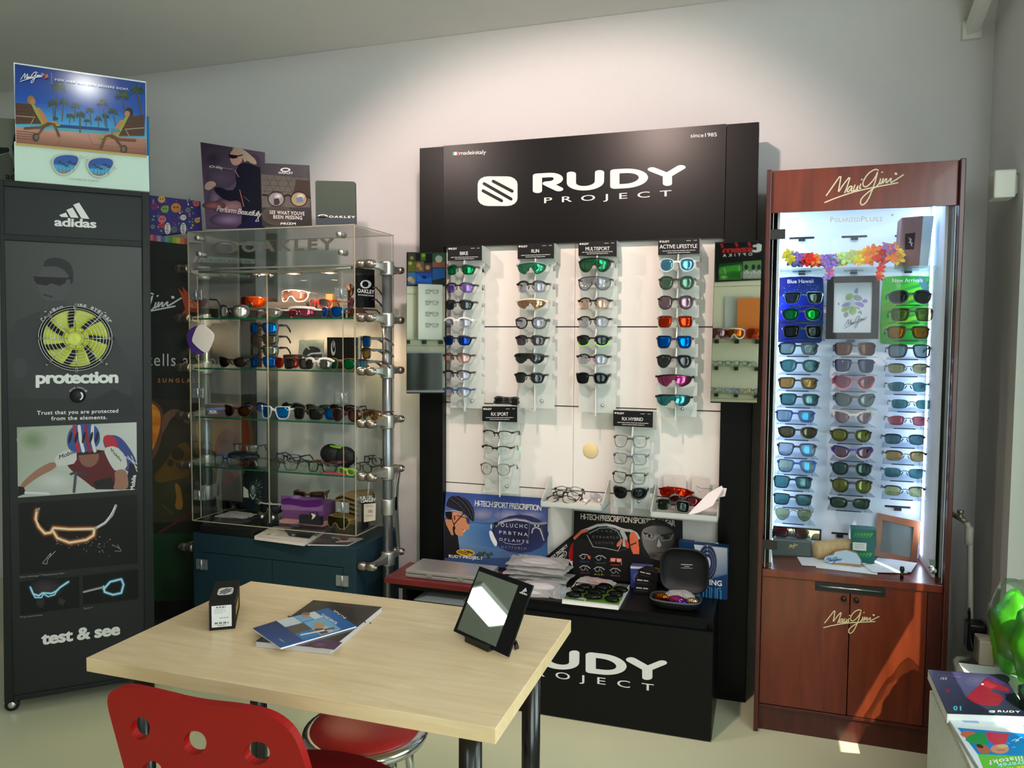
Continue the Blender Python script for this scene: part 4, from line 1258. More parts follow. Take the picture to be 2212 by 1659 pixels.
# signs and things on top of the case
tp = ypl(2.86)
def a_run(A):
    A.poly([(433, 307), (571, 329), (571, 492), (445, 492)], [(58, 46, 66), (92, 78, 96), (40, 38, 60), (120, 92, 124)])
    for (x, y, rx, ry, c1) in ((460, 342, 20, 20, (48, 38, 54)), (478, 384, 34, 24, (104, 86, 112)), (466, 430, 18, 26, (150, 120, 148)), (500, 446, 44, 20, (176, 126, 138)), (462, 444, 26, 9, (196, 110, 100)), (492, 475, 40, 15, (156, 130, 168)), (548, 356, 18, 24, (70, 60, 78)), (556, 390, 12, 40, (96, 84, 110))):
        A.glow(x, y, rx, ry, c1, (78, 64, 86), 12)
    navy = (24, 26, 44)
    A.poly(chaikin([(512, 362), (520, 352), (534, 352), (550, 358), (566, 362), (566, 492), (520, 492), (524, 452), (518, 432), (490, 436), (460, 412), (468, 402), (500, 414), (512, 400), (508, 380)], 1), navy)
    A.poly(chaikin([(462, 404), (452, 412), (442, 408), (443, 398), (452, 391), (464, 392), (468, 400)], 2), (214, 168, 160))
    A.poly(chaikin([(497, 345), (496, 334), (502, 324), (514, 320), (524, 330), (524, 350), (512, 358), (502, 356)], 2), (206, 160, 150))
    A.poly(chaikin([(500, 322), (510, 318), (526, 322), (540, 334), (552, 344), (556, 356), (544, 354), (534, 346), (528, 352), (524, 338), (512, 328)], 2), (190, 168, 150))
    A.poly([(494, 333), (514, 336), (513, 341), (504, 343), (496, 341)], (16, 14, 22)); A.line([(514, 337), (524, 335)], 2.4, (18, 16, 24))
    A.line([(518, 410), (527, 446)], 1.6, (206, 110, 100)); A.line([(508, 368), (516, 382)], 1.4, (206, 150, 140)); A.line([(526, 424), (540, 436)], 1, (120, 120, 140))
    A.poly([(510, 492), (540, 470), (571, 470), (571, 492)], (26, 30, 66))
    for i in range(16):
        t0, t1 = 2*PI*i/16, 2*PI*(i+1)/16
        A._flat([(458+6*math.cos(t0), 360+2.6*math.sin(t0)), (458+6*math.cos(t1), 360+2.6*math.sin(t1)), (458+4*math.cos(t1), 360+1.6*math.sin(t1)), (458+4*math.cos(t0), 360+1.6*math.sin(t0))], WHT)
    A.text('akley', (465, 363), (482, 366), 6, WHT, 0, .8, up=(1.5, -6)); A.line([(484, 363), (503, 366)], .8, (190, 180, 190))
    A.text('Perform Beautifully', (468, 456), (564, 468), 11, WHT, -.005, .86, up=(3.5, -11))
    A.line([(557, 468), (559, 478), (552, 478), (562, 466)], 1, WHT)
board('show_card', ((433, 307), (571, 329), (571, 494), (445, 494)), tp, (80, 66, 92), a_run, .004, pr, None, 'tall purple card of a running woman on the clear case', 'poster')
tp2 = ypl(2.83)
def a_see(A):
    A.poly([(563, 352), (667, 357), (671, 486), (566, 486)], [(70, 68, 76), (84, 82, 90), (58, 54, 54), (62, 58, 58)])
    A.poly([(564, 376), (668, 386), (670, 448), (566, 448)], [(104, 100, 98), (96, 92, 92), (104, 98, 94), (112, 106, 100)])
    for x in (575, 592, 615, 634): A.line([(x, 378), (x+18, 418)], .7, (56, 52, 52)); A.line([(x+18, 380), (x-4, 416)], .6, (56, 52, 52))
    for y in (388, 400, 412): A.line([(566, y), (640, y+4)], .7, (58, 54, 54))
    A.poly([(640, 388), (668, 390), (669, 424), (634, 416)], (72, 58, 54)); A.glow(600, 465, 34, 22, (60, 50, 48), (92, 86, 82))
    for cx, l in ((597, (150, 146, 150)), (646, (170, 150, 120))):
        A.ell(cx, 430, 19, 17, (52, 42, 38), 4); A.ell(cx, 430.5, 16.5, 14.5, l, 4)
        A.glow(cx+4, 424, 10, 7, (230, 228, 232), l)
    A.poly([(592, 430), (602, 428), (605, 438), (600, 444), (592, 442)], (70, 60, 62)); A.poly([(640, 428), (652, 424), (656, 436), (642, 438)], (110, 130, 160))
    A.line([(614, 424), (622, 421), (630, 424)], 4, (52, 42, 38)); A.line([(578, 422), (568, 421)], 4, (52, 42, 38)); A.line([(664, 424), (670, 428)], 4, (52, 42, 38))
    for i in range(18):
        t0, t1 = 2*PI*i/18, 2*PI*(i+1)/18
        A._flat([(617+11*math.cos(t0), 367+4.6*math.sin(t0)), (617+11*math.cos(t1), 367+4.6*math.sin(t1)), (617+7*math.cos(t1), 367+2.4*math.sin(t1)), (617+7*math.cos(t0), 367+2.4*math.sin(t0))], WHT)
    A.text('OAKLEY', (602, 375), (633, 376), 4, WHT, .04, 1.15)
    A.text('SEE WHAT YOUVE', (583, 462), (658, 465.5), 7.5, WHT, .02, 1.15); A.text('BEEN MISSING', (591, 472), (653, 474.5), 7.5, WHT, .02, 1.15)
    A.text('PRIZM', (607, 485.5), (639, 485.5), 4.5, WHT, .04, 1.1)
board('show_card', ((562, 352), (667, 357), (673, 489), (566, 489)), tp2, (66, 62, 62), a_see, .004, pr, None, 'small dark card with sunglasses and white lettering on the clear case', 'poster')
tp3 = ypl(2.815)
def a_gm(A):
    A.poly([(682, 467), (769, 470), (769.5, 484), (682, 485)], (72, 80, 88))
    for i in range(18):
        t0, t1 = 2*PI*i/18, 2*PI*(i+1)/18
        A._flat([(697+11*math.cos(t0), 467+4*math.sin(t0)), (697+11*math.cos(t1), 467+4*math.sin(t1)), (697+7*math.cos(t1), 467+2.2*math.sin(t1)), (697+7*math.cos(t0), 467+2.2*math.sin(t0))], WHT)
    A.text('OAKLEY', (711, 470), (767, 471), 4.2, WHT, .04, 1.3)
gm = thing('counter_mirror', 'small grey rounded mirror standing on the clear case', 'mirror', tuple(tp3.m(725, 484)))
mb = MB(); q = [tp3.m(x, y) for x, y in chaikin([(681, 393), (683, 390.5), (686, 390), (763, 392), (767, 394), (768, 397), (769.5, 485), (682, 486)], 0)]
mb.prism(q[::-1], (0, .005, 0)); obj('mirror_plate', mb, mat('grey_mirror', (168, 176, 172), .08, .9), gm)
am = MB(); a_gm(Art(tp3, am)); obj('mirror_foot', am, pr, gm)
# sticker on the right side, hanging tag on the left
sp = Pl((OX1+.001, 0, 0), (1, 0, 0))
def a_deal(A):
    for i in range(20):
        t0, t1 = 2*PI*i/20, 2*PI*(i+1)/20
        A._flat([(790+12*math.cos(t0), 614+9*math.sin(t0)), (790+12*math.cos(t1), 614+9*math.sin(t1)), (789+7*math.cos(t1), 614+6.6*math.sin(t1)), (789+7*math.cos(t0), 614+6.6*math.sin(t0))], WHT)
    A.text('OAKLEY', (772, 631.5), (808, 634.5), 8, WHT, .03, 1.1); A.text('AUTHORIZED DEALER', (773, 638), (807, 640.5), 3, WHT, .02, 1.1)
board('dealer_sign', ((767, 578), (809, 583), (810, 665), (768, 664)), sp, (16, 17, 18), a_deal, .0006, prg, None, 'black sign with a white ring stuck to the side of the clear case', 'sign')
lp = ypl(OY0-.02)
tg = thing('hanging_tag', 'white rounded tag over a purple one hanging at the left edge of the clear case', 'tag', tuple(lp.m(438, 695)))
def rq(cx, cy, r, rot): return [(cx+r*(abs(math.cos(a))**.5)*math.copysign(1, math.cos(a))*1.0, cy+r*1.05*(abs(math.sin(a))**.5)*math.copysign(1, math.sin(a))) for a in [2*PI*i/24 for i in range(24)]]
def rot(p, cx, cy, d):
    a = math.radians(d); return [(cx+(x-cx)*math.cos(a)-(y-cy)*math.sin(a), cy+(x-cx)*math.sin(a)+(y-cy)*math.cos(a)) for x, y in p]
m1 = MB().prism([lp.m(*p) for p in chaikin([(430, 700), (407, 712), (401, 728), (412, 760), (434, 768), (448, 756)], 2)][::-1], (0, .002, 0)); obj('purple_card', m1, mat('purple_card', (76, 46, 124), .5), tg)
m1 = MB().prism([V3(lp.m(*p))+V3((0, -.004, 0)) for p in chaikin([(432, 694), (462, 718), (465, 730), (452, 760), (444, 764), (418, 742), (415, 732)], 2)][::-1], (0, .002, 0)); obj('white_card', m1, mat('white_card', (224, 218, 210), .5), tg)
obj('cord', MB().tube([lp.m(432, 696), lp.m(433, 690), V3((lp.m(433, 688).x, OY0-.004, lp.m(433, 685).z))], .0012, 6), m_rub, tg)
# metal upright on the wall behind the case
wq = ypl(YB-.001)
o = MB().prism([wq.m(*p) for p in ((578, 505), (600, 505), (601, 1128), (580, 1128))][::-1], (0, -.012, 0))
tag(obj('wall_upright', o, mat('upright_grey', (126, 126, 120), .5, .3)), 'grey metal upright on the wall behind the clear case', 'rail')
# ================================================================== black and white display wall
RX0, RX1, RY = -1.424, -.039, 3.06
m_blk = mat('satin_black_board', (8, 9, 9), .36, 0, .16, noise=.06, scale=300)
m_wht = mat('white_slat_board', (226, 222, 216), .55)
rd = thing('display_wall', 'big black framed display wall with a white slat panel and a black header', 'display wall', ((RX0+RX1)/2, 3.17, 0))
cl_, cr_ = -1.313, -.157
obj('side_column', MB().box((RX0, RY, 0), (cl_-.0015, 3.19, 2.219)), m_blk, rd, .0015)
obj('side_column', MB().box((cr_+.0015, RY, 0), (RX1, 3.19, 2.219)), m_blk, rd, .0015)
PY = 3.095
pnl = MB()
zs = [0.30]+[atY(1238, y, PY).z for y in (1060, 878, 706, 524)]+[1.40]
zs[-1] = 1.84
xm = atY(1239, 900, PY).x
for i in range(len(zs)-1):
    for a, b_ in ((cl_, xm-.0008), (xm+.0008, cr_)):
        pnl.box((a, PY, zs[i]+.0025), (b_, PY+.02, zs[i+1]-.0025))
obj('slat_panel', pnl, m_wht, rd)
obj('groove_backing', MB().box((cl_, PY+.0205, .3), (cr_, PY+.03, 1.84)), mat('groove_grey', (92, 90, 86), .6), rd)
hpl = ypl(RY-.001)
def a_rudy(A):
    logo_bars(A, 1074.9, 413, 86, 64, WHT, (18, 18, 20), 0)
    A.strokes(RUDY, (1150.4, 417), (1479.6, 399), (0, -41), 9.5, WHT, 2.1)
    A.text('PROJECT', (1175.6, 439), (1450, 423.4), 12, WHT, .012, 1.9)
    A.poly([(977.4, 328.6), (981, 328.5), (981, 335.4), (977.4, 335.5)], (40, 130, 80)); A.poly([(981, 328.5), (987, 328.3), (987, 335.1), (981, 335.4)], WHT); A.poly([(987, 328.3), (992, 328.1), (992, 335), (987, 335.1)], (200, 60, 60))
    A.text('madeinitaly', (992.5, 334.6), (1050, 332.3), 8.2, WHT, .012, .95)
    A.text('since1985', (1492, 297.2), (1548.4, 294.6), 8.2, WHT, .008, 1.0)
hb_ = MB().box((cl_, RY-.0005, 1.796), (cr_, 3.19, 2.221), (14, 14, 15))
a_rudy(Art(hpl, hb_, .0001))
obj('header_panel', hb_, mat_print('print_header', .31, .2), rd)
obj('cable_cap', MB().lathe([(.031, 0), (.031, .004), (.029, .006), (0, .006)], atY(1276, 973, PY-.0005), (0, -1, 0), 32), mat('cream_cap', (226, 206, 150), .5), rd, label='cream round cable cap')

# the two narrow side mirrors
m_mir = mat_mirror()
def wall_mirror(quad, pl, label):
    P = [pl.m(*q) for q in quad]
    c = sum(P, V3())/4
    t = thing('side_mirror', label, 'mirror', tuple(c))
    obj('backing', MB().prism([p-pl.n*.0015 for p in P][::-1], pl.n*-.008), m_blk, t)
    ins = [p+(c-p).normalized()*.005 for p in P]
    obj('mirror_glass', MB().prism(ins[::-1], pl.n*-.0012), m_mir, t)
    mx0 = -1.37 if c.x < -1 else -.1
    for dz in (-.16, .16): obj('mount', MB().box((mx0-.015, c.y+.006, c.z+dz-.02), (mx0+.015, RY-.0003, c.z+dz+.02)), m_blk, t)
    return pl
lm_o = ypl(2.97).m(920, 700)
mirL = wall_mirror(((878, 544.5), (962, 545.6), (962, 850), (878, 850)), Pl(lm_o, -(M3 @ V3((0, 0, 1)))+V3((.03, 0, -.05))), 'narrow upright mirror on the left edge of the display wall')
rm_o = ypl(2.97).m(1590, 700)
mirR = wall_mirror(((1544.4, 523), (1647, 518.5), (1636, 872.7), (1534.5, 870)), Pl(rm_o, (-.085, -1, 0)), 'narrow upright mirror on the right edge of the display wall')

# holders: frosted strip with notched sides and a centre fin, black title plate
m_fr = mat_frost('frosted_acrylic', (226, 232, 228), .30)
m_fr2 = mat_frost('frosted_fin', (236, 240, 238), .12)
HY = 3.02
def holder(name, q, bottom, rows, title, tl, label):
    pl = ypl(2.985)
    P = [pl.m(*p) for p in q]
    x0, x1 = P[0].x, P[1].x
    zt, zl = P[0].z, (P[2].z+P[3].z)/2
    zb = atY(q[3][0], bottom, HY).z
    t = thing('eyewear_holder', label, 'eyewear holder', ((x0+x1)/2, HY, zb), 'eyewear holders on the white slat panel')
    pts = [(x0, zt), (x1, zt)]
    for z in rows:
        pts += [(x1, z+.018), (x1-.012, z+.016), (x1-.012, z-.006), (x1, z-.008)]
    pts += [(x1, zb), (x0, zb)]
    for z in rows[::-1]:
        pts += [(x0, z-.008), (x0+.012, z-.006), (x0+.012, z+.016), (x0, z+.018)]
    obj('strip', MB().prism([(x, HY, z) for x, z in pts][::-1], (0, .003, 0)), m_fr, t)
    cx = (x0+x1)/2
    fp_ = [(HY, zl), (HY-.03, zl+.012)]
    for z in rows: fp_ += [(HY-.052, z+.006), (HY-.046, z-.012), (HY-.030, z-.018), (HY-.034, z-.024)]
    fp_ += [(HY-.026, zb-.012), (HY, zb+.02)]
    obj('fin', MB().prism([(cx-.0025, y, z) for y, z in fp_], (.005, 0, 0)), m_fr2, t)
    pm = MB().prism(P[::-1], (0, .003, 0), (22, 22, 23))
    A = Art(pl, pm, .0002)
    X0, Y0, X1, Y1 = q[0][0], q[0][1], q[1][0], q[1][1]
    sl = (Y1-Y0)/(X1-X0); Hh = q[3][1]-q[0][1]
    L = lambda u, v: (X0+(X1-X0)*u, Y0+(Y1-Y0)*u+Hh*v)
    logo_bars(A, *L(.055, .17), 4.2, 3.6, WHT, (22, 22, 23), sl)
    A.text('RUDY', L(.10, .24), L(.27, .24), 4.0, WHT, .03, 1.1)
    for u0, u1 in ((.68, .79), (.86, .94)): A.line([L(u0, .17), L(u1, .17)], 1.1, (190, 190, 190))
    A.text(title, tl[0], tl[1], tl[2], WHT, .012, .95)
    for v, u0, u1 in ((.77, .10, .90), (.89, .22, .78)):
        u = u0
        while u < u1-.02:
            w = min(random.uniform(.05, .14), u1-u); A.line([L(u, v), L(u+w, v)], 1.4, (196, 196, 196), False); u += w+.012
    obj('title_plate', pm, pr, t)
    for s_, xx in ((-1, x0), (1, x1)):
        obj('side_wing', MB().prism([(xx-.001*(s_ > 0), 2.988, zt), (xx-.001*(s_ > 0), 2.988, zl), (xx-.001*(s_ > 0), PY-.002, zl-.02), (xx-.001*(s_ > 0), PY-.002, zt-.01)], (.001, 0, 0)), m_fr, t)
    sc = V3((cx+.022, HY-.001, zb+.03))
    obj('screw_cap', MB().lathe([(.007, 0), (.007, .003), (.004, .006), (0, .007)], sc, (0, -1, 0), 14), m_chrome, t)
    obj('spacer', MB().box((cx-.01, HY+.0035, zl), (cx+.01, PY-.0005, zl+.02)).box((cx-.01, HY+.0035, zb+.01), (cx+.01, PY-.0005, zb+.03)).box((cx-.002, HY+.0035, zb+.01), (cx+.002, PY-.0005, zl+.02)), m_fr, t)
GY = 2.958
rz = lambda p: atY(p[0], p[1], GY)
bike = [(992.5, 583), (989.8, 622), (988, 659), (985.7, 697), (984.5, 736), (983, 774), (983, 811), (983, 848)]
run = [(1146, 580), (1146, 620), (1145, 657), (1144, 698), (1143, 736), (1141, 776), (1141, 817)]
multi = [(1283, 573), (1282, 612), (1281, 656), (1280, 696), (1279, 736), (1278, 777), (1277, 817)]
act = [(1462, 572), (1461, 611), (1459, 653.5), (1458, 695), (1456, 739), (1456, 781), (1455, 823), (1453, 866)]
rxs = [(1072, 940), (1069, 973), (1068, 1014)]
rxh = [(1361, 954), (1360, 992), (1358, 1033), (1359, 1066)]
zr = lambda L: [rz(p).z for p in L]
holder('bike', ((966.9, 532), (1040.6, 530.5), (1040.6, 562), (966.9, 563.5)), 880, zr(bike), 'BIKE', ((993.7, 551), (1011, 550.5), 7.2), 'first tall frosted holder from the left, its black plate reading BIKE')
holder('run', ((1118, 527), (1196.6, 524.5), (1196.6, 558), (1118, 559.5)), 880, zr(run), 'RUN', ((1148, 546), (1164.4, 545.4), 7.4), 'tall frosted holder with a black plate reading RUN')
holder('multi', ((1249.4, 522), (1332, 519.6), (1332, 554), (1249.4, 552.5)), 890, zr(multi), 'MULTISPORT', ((1265, 541.5), (1317, 540.5), 7.8), 'tall frosted holder with a black plate reading MULTISPORT')
holder('act', ((1421.8, 516), (1511, 512.8), (1511, 548), (1421.5, 551)), 898, zr(act), 'ACTIVE LIFESTYLE', ((1425, 537), (1506, 535.6), 8.2), 'tall frosted holder with a black plate reading ACTIVE LIFESTYLE')
holder('rxs', ((1041.8, 878), (1117, 877.7), (1117, 912), (1041.6, 909.6)), 1062, zr(rxs), 'RX SPORT', ((1061, 898), (1098, 898), 7.2), 'short frosted holder with a black plate reading RX SPORT')
holder('rxh', ((1325, 886), (1410.7, 889), (1409.8, 923.8), (1324.5, 919.8)), 1095, zr(rxh), 'RX HYBRID', ((1343.8, 908), (1389, 909.6), 7.2), 'short frosted holder with a black plate reading RX HYBRID')
GRP = 'sports eyewear hanging on the white slat panel'
BK, WH = (22, 22, 24), (226, 226, 224)
ORD = ['top', 'second', 'third', 'fourth', 'fifth', 'sixth', 'seventh', 'eighth']
def col(L, specs, plate, W_=.131):
    for i, (p, s) in enumerate(zip(L, specs)):
        d = dict(s)
        lab = '%s, %s under the %s plate' % (d.pop('d'), ORD[i], plate) if i else '%s, topmost under the %s plate' % (d.pop('d'), plate)
        d.setdefault('W_', W_)
        glasses(lab, rz(p), group=GRP, **d)
sp_ = dict(style='sport', rim='half', R=.095, H_=.040, rt=.0042, bridge=.016, tw=.0052, tip=BK)
col(bike, [dict(sp_, d='black half-rim sunglasses with green mirror lenses', fc=(40, 42, 44), lens=L_GREEN),
           dict(sp_, d='black half-rim glasses with violet lenses', fc=BK, lens=L_VIOLET),
           dict(sp_, d='black half-rim sunglasses with dark smoke lenses', fc=BK, lens=L_SMOKE),
           dict(sp_, d='white half-rim glasses with pale lenses', fc=WH, lens=L_PHOTO),
           dict(sp_, d='black half-rim sunglasses with deep blue lenses', fc=(30, 34, 44), lens=L_BLUED),
           dict(sp_, d='dark brown half-rim glasses with pink lenses', fc=(58, 46, 42), lens=L_PINK),
           dict(sp_, d='black half-rim glasses with red tips and pale lenses', fc=BK, lens=L_PHOTO, tip=(170, 40, 66)),
           dict(sp_, d='blue half-rim glasses with pale lenses', fc=(36, 72, 120), lens=L_PHOTO)], 'BIKE')
shf = dict(R=.10, tw=.0055, tip=BK, nose=BK)
col(run, [dict(shf, d='clear-framed green mirror shield sunglasses', style='blade', rim='half', fc=(120, 150, 150), H_=.050, rt=.002, lens=((110, 116, 110), (60, 200, 150), .38)),
          dict(sp_, d='black thick half-rim glasses with grey lenses', H_=.044, rt=.0055, fc=BK, lens=L_PHOTO),
          dict(shf, d='white framed gold mirror shield sunglasses', style='blade', rim='half', H_=.040, rt=.0035, fc=(220, 206, 186), lens=L_GOLD),
          dict(d='black full-rim sports glasses with pale grey lenses', style='wrap', R=.10, H_=.040, rt=.0045, tw=.0075, fc=BK, lens=L_PHOTO),
          dict(sp_, d='black half-rim sunglasses with plum grey lenses', fc=BK, lens=((104, 92, 104), (190, 190, 196), .1)),
          dict(shf, d='black straight-topped shield sunglasses with smoke lens', style='flat', rim='half', H_=.040, rt=.005, fc=BK, lens=L_SMOKE),
          dict(sp_, d='black half-rim sunglasses with smoke grey lenses', H_=.042, fc=BK, lens=L_SMOKE)], 'RUN')
col(multi, [dict(shf, d='black framed big green mirror shield sunglasses', style='flat', rim='full', H_=.053, rt=.0028, fc=BK, lens=((104, 100, 84), (40, 180, 120), .36)),
            dict(shf, d='black framed deep shield glasses with clear grey lens', style='mask', rim='full', H_=.050, rt=.003, fc=(46, 46, 54), lens=L_PHOTO),
            dict(sp_, d='black half-rim glasses with peach lenses', H_=.044, fc=BK, lens=((226, 200, 184), (226, 206, 190), .12)),
            dict(sp_, d='black half-rim glasses with pale grey lenses', H_=.043, fc=BK, lens=L_PHOTO),
            dict(style='wrap', d='black sunglasses with lime green lower rims', R=.095, H_=.038, rt=.0042, tw=.0075, fc=BK, lowc=(130, 214, 70), lens=L_SMOKE),
            dict(sp_, d='black half-rim glasses with pale lenses and a pink nose pad', H_=.040, fc=BK, nose=(206, 40, 130), lens=L_PHOTO),
            dict(style='sport', rim='full', R=.095, d='black sunglasses with dark grey lenses', H_=.040, rt=.0034, tw=.008, fc=BK, lens=L_DARK)], 'MULTISPORT')
lf = dict(W_=.134, R=.16, tw=.005)
col(act, [dict(lf, d='clear framed sunglasses with icy blue lenses', style='round', H_=.044, rt=.003, fc=(196, 208, 208), lens=L_ICE, tip=BK),
          dict(lf, d='olive framed round sunglasses with green grey lenses', style='round', H_=.047, rt=.003, fc=(52, 52, 46), lens=((104, 120, 112), (130, 190, 160), .22)),
          dict(lf, d='black framed round sunglasses with rose grey lenses', style='round', H_=.048, rt=.003, fc=(38, 36, 40), lens=((140, 118, 128), (210, 180, 196), .2)),
          dict(lf, d='grey framed sunglasses with red mirror lenses', style='rect', H_=.042, rt=.003, fc=(104, 92, 86), lens=L_RED, tip=(210, 110, 40)),
          dict(lf, d='navy framed sunglasses with bright blue mirror lenses', style='square', H_=.044, rt=.003, fc=(30, 40, 62), lens=L_BLUE),
          dict(lf, d='black double-bridge sunglasses with smoke lenses', style='navi', H_=.046, rt=.003, fc=BK, lens=L_SMOKE, bridge=.016),
          dict(shf, W_=.142, d='black shield sunglasses with magenta and gold mirror lens', style='blade', rim='half', H_=.048, rt=.0022, fc=BK, lens=((96, 60, 80), (210, 90, 150), .5)),
          dict(shf, W_=.136, d='black flat-topped sunglasses with teal mirror lens', style='flat', rim='half', H_=.044, rt=.003, fc=BK, lens=((60, 90, 96), (80, 180, 190), .5))], 'ACTIVE LIFESTYLE')
col(rxs, [dict(sp_, d='black half-rim spectacles with clear lenses', kind='eye', fc=BK, lens=L_CLEAR, H_=.034),
          dict(sp_, d='black half-rim spectacles with green nose pads', kind='eye', fc=BK, nose=(110, 220, 120), tip=(110, 220, 120), lens=L_CLEAR, H_=.034),
          dict(d='round grey full-rim spectacles with clear lenses', kind='eye', style='round', R=.16, H_=.046, rt=.0022, fc=(88, 88, 84), lens=L_CLEAR)], 'RX SPORT')
col(rxh, [dict(d='grey full-rim square spectacles', kind='eye', style='square', R=.16, H_=.044, rt=.0024, fc=(78, 78, 78), lens=L_CLEAR),
          dict(d='blue grey full-rim spectacles', kind='eye', style='rect', R=.16, H_=.040, rt=.0024, fc=(84, 88, 110), lens=L_CLEAR),
          dict(d='black full-rim spectacles with red temple', kind='eye', style='square', R=.16, H_=.042, rt=.0027, fc=(34, 30, 32), tc=(120, 30, 40), lens=L_CLEAR),
          dict(d='black goggle-like sunglasses with dark lenses', style='wrap', R=.095, H_=.036, rt=.0062, tw=.008, fc=(18, 19, 20), lens=L_DARK)], 'RX HYBRID')

# black strap on top of the short holder
c = atY(1089, 876, 2.985)
t = thing('strap', 'coiled black strap lying on top of the RX SPORT plate', 'strap', (c.x, 2.99, c.z))
b = MB()
for k, (r_, dz) in enumerate(((.050, .012), (.046, .020), (.048, .027))):
    pts = [(c.x+r_*math.cos(2*PI*i/28), 3.015+.022*math.sin(2*PI*i/28), c.z+dz+.002*math.sin(3*2*PI*i/28)) for i in range(28)]
    b.tube(pts, .0065, 8, True)
b.box((c.x+.032, 2.989, c.z+.002), (c.x+.056, 2.999, c.z+.03))
obj('band', b, mat('glossy_black', (12, 12, 13), .18), t)
obj('support', MB().box((c.x-.055, 2.99, c.z-.002), (c.x+.055, 3.04, c.z+.003)), m_fr, t)

# two acrylic trays with their contents
m_paper = mat('white_paper', (222, 214, 206), .7)
def tray(x0, x1, yf, z, label):
    t = thing('acrylic_tray', label, 'tray', ((x0+x1)/2, 3.0, z), 'acrylic trays on the white slat panel')
    b = MB().box((x0, yf, z), (x1, PY-.001, z+.004)).box((x0, yf, z), (x1, yf+.004, z+.022))
    for x in (x0, x1-.004):
        b.prism([(x, yf, z), (x, PY-.002, z), (x, PY-.002, z+.095), (x, PY-.03, z+.10), (x, yf, z+.02)], (.004, 0, 0))
    obj('tray_shell', b, m_fr, t)
    return t
tA = tray(-.835, -.585, 2.93, .738, 'frosted acrylic tray holding a tangle of thin black frames')
tB = tray(-.400, -.150, 2.93, .730, 'frosted acrylic tray holding loose lenses and white leaflets')
o = MB().box((-.82, 2.945, .7425), (-.66, 3.07, .758)).box((-.655, 2.945, .7425), (-.60, 3.07, .755))
tag(obj('paper_pad', o, m_paper), 'cream paper pad lying in the tray of thin black frames', 'paper pad')
for k, (x, y, z, py_, yw, lab) in enumerate(((-.735, 2.985, .800, -.5, .1, 'wire spectacle frame lying uppermost in the left acrylic tray'), (-.745, 2.975, .785, -.7, -.08, 'wire spectacle frame lying in the middle of the left acrylic tray'), (-.76, 2.955, .772, -.9, .05, 'wire spectacle frame lying lowest in the left acrylic tray'))):
    glasses(lab, V3((x, y, z)), 'eye', 'sport', 'full', (22, 22, 22), L_CLEAR, .118, .036, yw, py_, 0, .12, rt=.0012, met=False, nose=(20, 20, 20), tlen=.03, tw=.002, group='thin black frames in the acrylic tray')
lc = V3((-.625, 3.0, .778))
tag(obj('loose_lens', MB().ball(lc, (.027, .004, .017), 18, 9, rot=Matrix.Rotation(.5, 3, 'Y') @ Matrix.Rotation(-.4, 3, 'X')), mat_lens((206, 206, 210), (220, 220, 224), .14)), 'single pale lens lying at the right of the left acrylic tray', 'lens')
tag(obj('folded_tissue', MB().ball((-.665, 2.98, .765), (.012, .009, .008), 8, 5), m_paper), 'small crumpled white tissue beside the single pale lens', 'tissue')
TG = 'loose sunglasses in the right acrylic tray'
glasses('red and orange shield lens sunglasses at the back of the right tray', V3((-.315, 3.02, .815)), 'sun', 'mask', 'none', (60, 16, 10), ((150, 30, 14), (230, 60, 30), .25), .135, .042, .05, -.35, .06, .09, group=TG, folded=True)
glasses('maroon lens sunglasses lying between red and black ones in the right tray', V3((-.285, 2.99, .79)), 'sun', 'wrap', 'half', (30, 20, 22), ((100, 36, 44), (190, 90, 100), .2), .13, .038, -.25, -.4, -.1, .095, group=TG, folded=True)
glasses('black half-rim sunglasses with green-black lenses in front in the right tray', V3((-.318, 2.957, .776)), 'sun', 'rect', 'half', (26, 28, 26), ((30, 38, 32), (120, 140, 130), .12), .128, .040, .03, -.35, .04, .11, group=TG, folded=True)
for k, (q, lab) in enumerate(((((1433, 1027), (1481, 1027), (1484, 1072), (1434, 1068)), 'white instruction booklet standing left at the back of the right tray'), (((1495, 1028), (1535, 1033), (1530, 1082), (1494, 1076)), 'white instruction booklet standing right at the back of the right tray'))):
    pl = ypl(3.07-.004*k)
    def a_bk(A, q=q):
        x, y = q[0]
        A.line([(x+8, y+22), (x+20, y+27), (x+44, y+28)], 1.2, (140, 130, 150)); A.line([(x+10, y+26), (x+16, y+36), (x+26, y+30)], .7, (150, 146, 156))
        for i in range(3): A.line([(x+18+6*i, y+6+i), (x+21+6*i, y+6+i)], 1, (176, 170, 170))
    board('booklet', q, pl, (226, 214, 206), a_bk, .002, prm, None, lab, 'booklet', 'instruction booklets in the right tray')
lf_ = MB(); pl = Pl((-.2, 2.965, .8), (-.15, -1, .45))
lf_.prism([pl.m(*p) for p in ((1483, 1114), (1530, 1065), (1559, 1049), (1562, 1056), (1540, 1092), (1510, 1107))][::-1], (0, .001, 0))
tag(obj('leaflet', lf_, mat('leaflet_paper', (226, 216, 216), .6)), 'folded white leaflet sticking out of the right acrylic tray', 'leaflet')
lf_ = MB(); pl = Pl((-.18, 2.985, .8), (-.15, -1, .4))
lf_.prism([pl.m(*p) for p in ((1500, 1110), (1545, 1075), (1558, 1053), (1570, 1055), (1566, 1072), (1545, 1076))][::-1], (0, .001, 0))
tag(obj('leaflet', lf_, mat('leaflet_paper', (226, 216, 216), .6)), 'white leaflet behind the folded one at the right end of the right tray', 'leaflet')

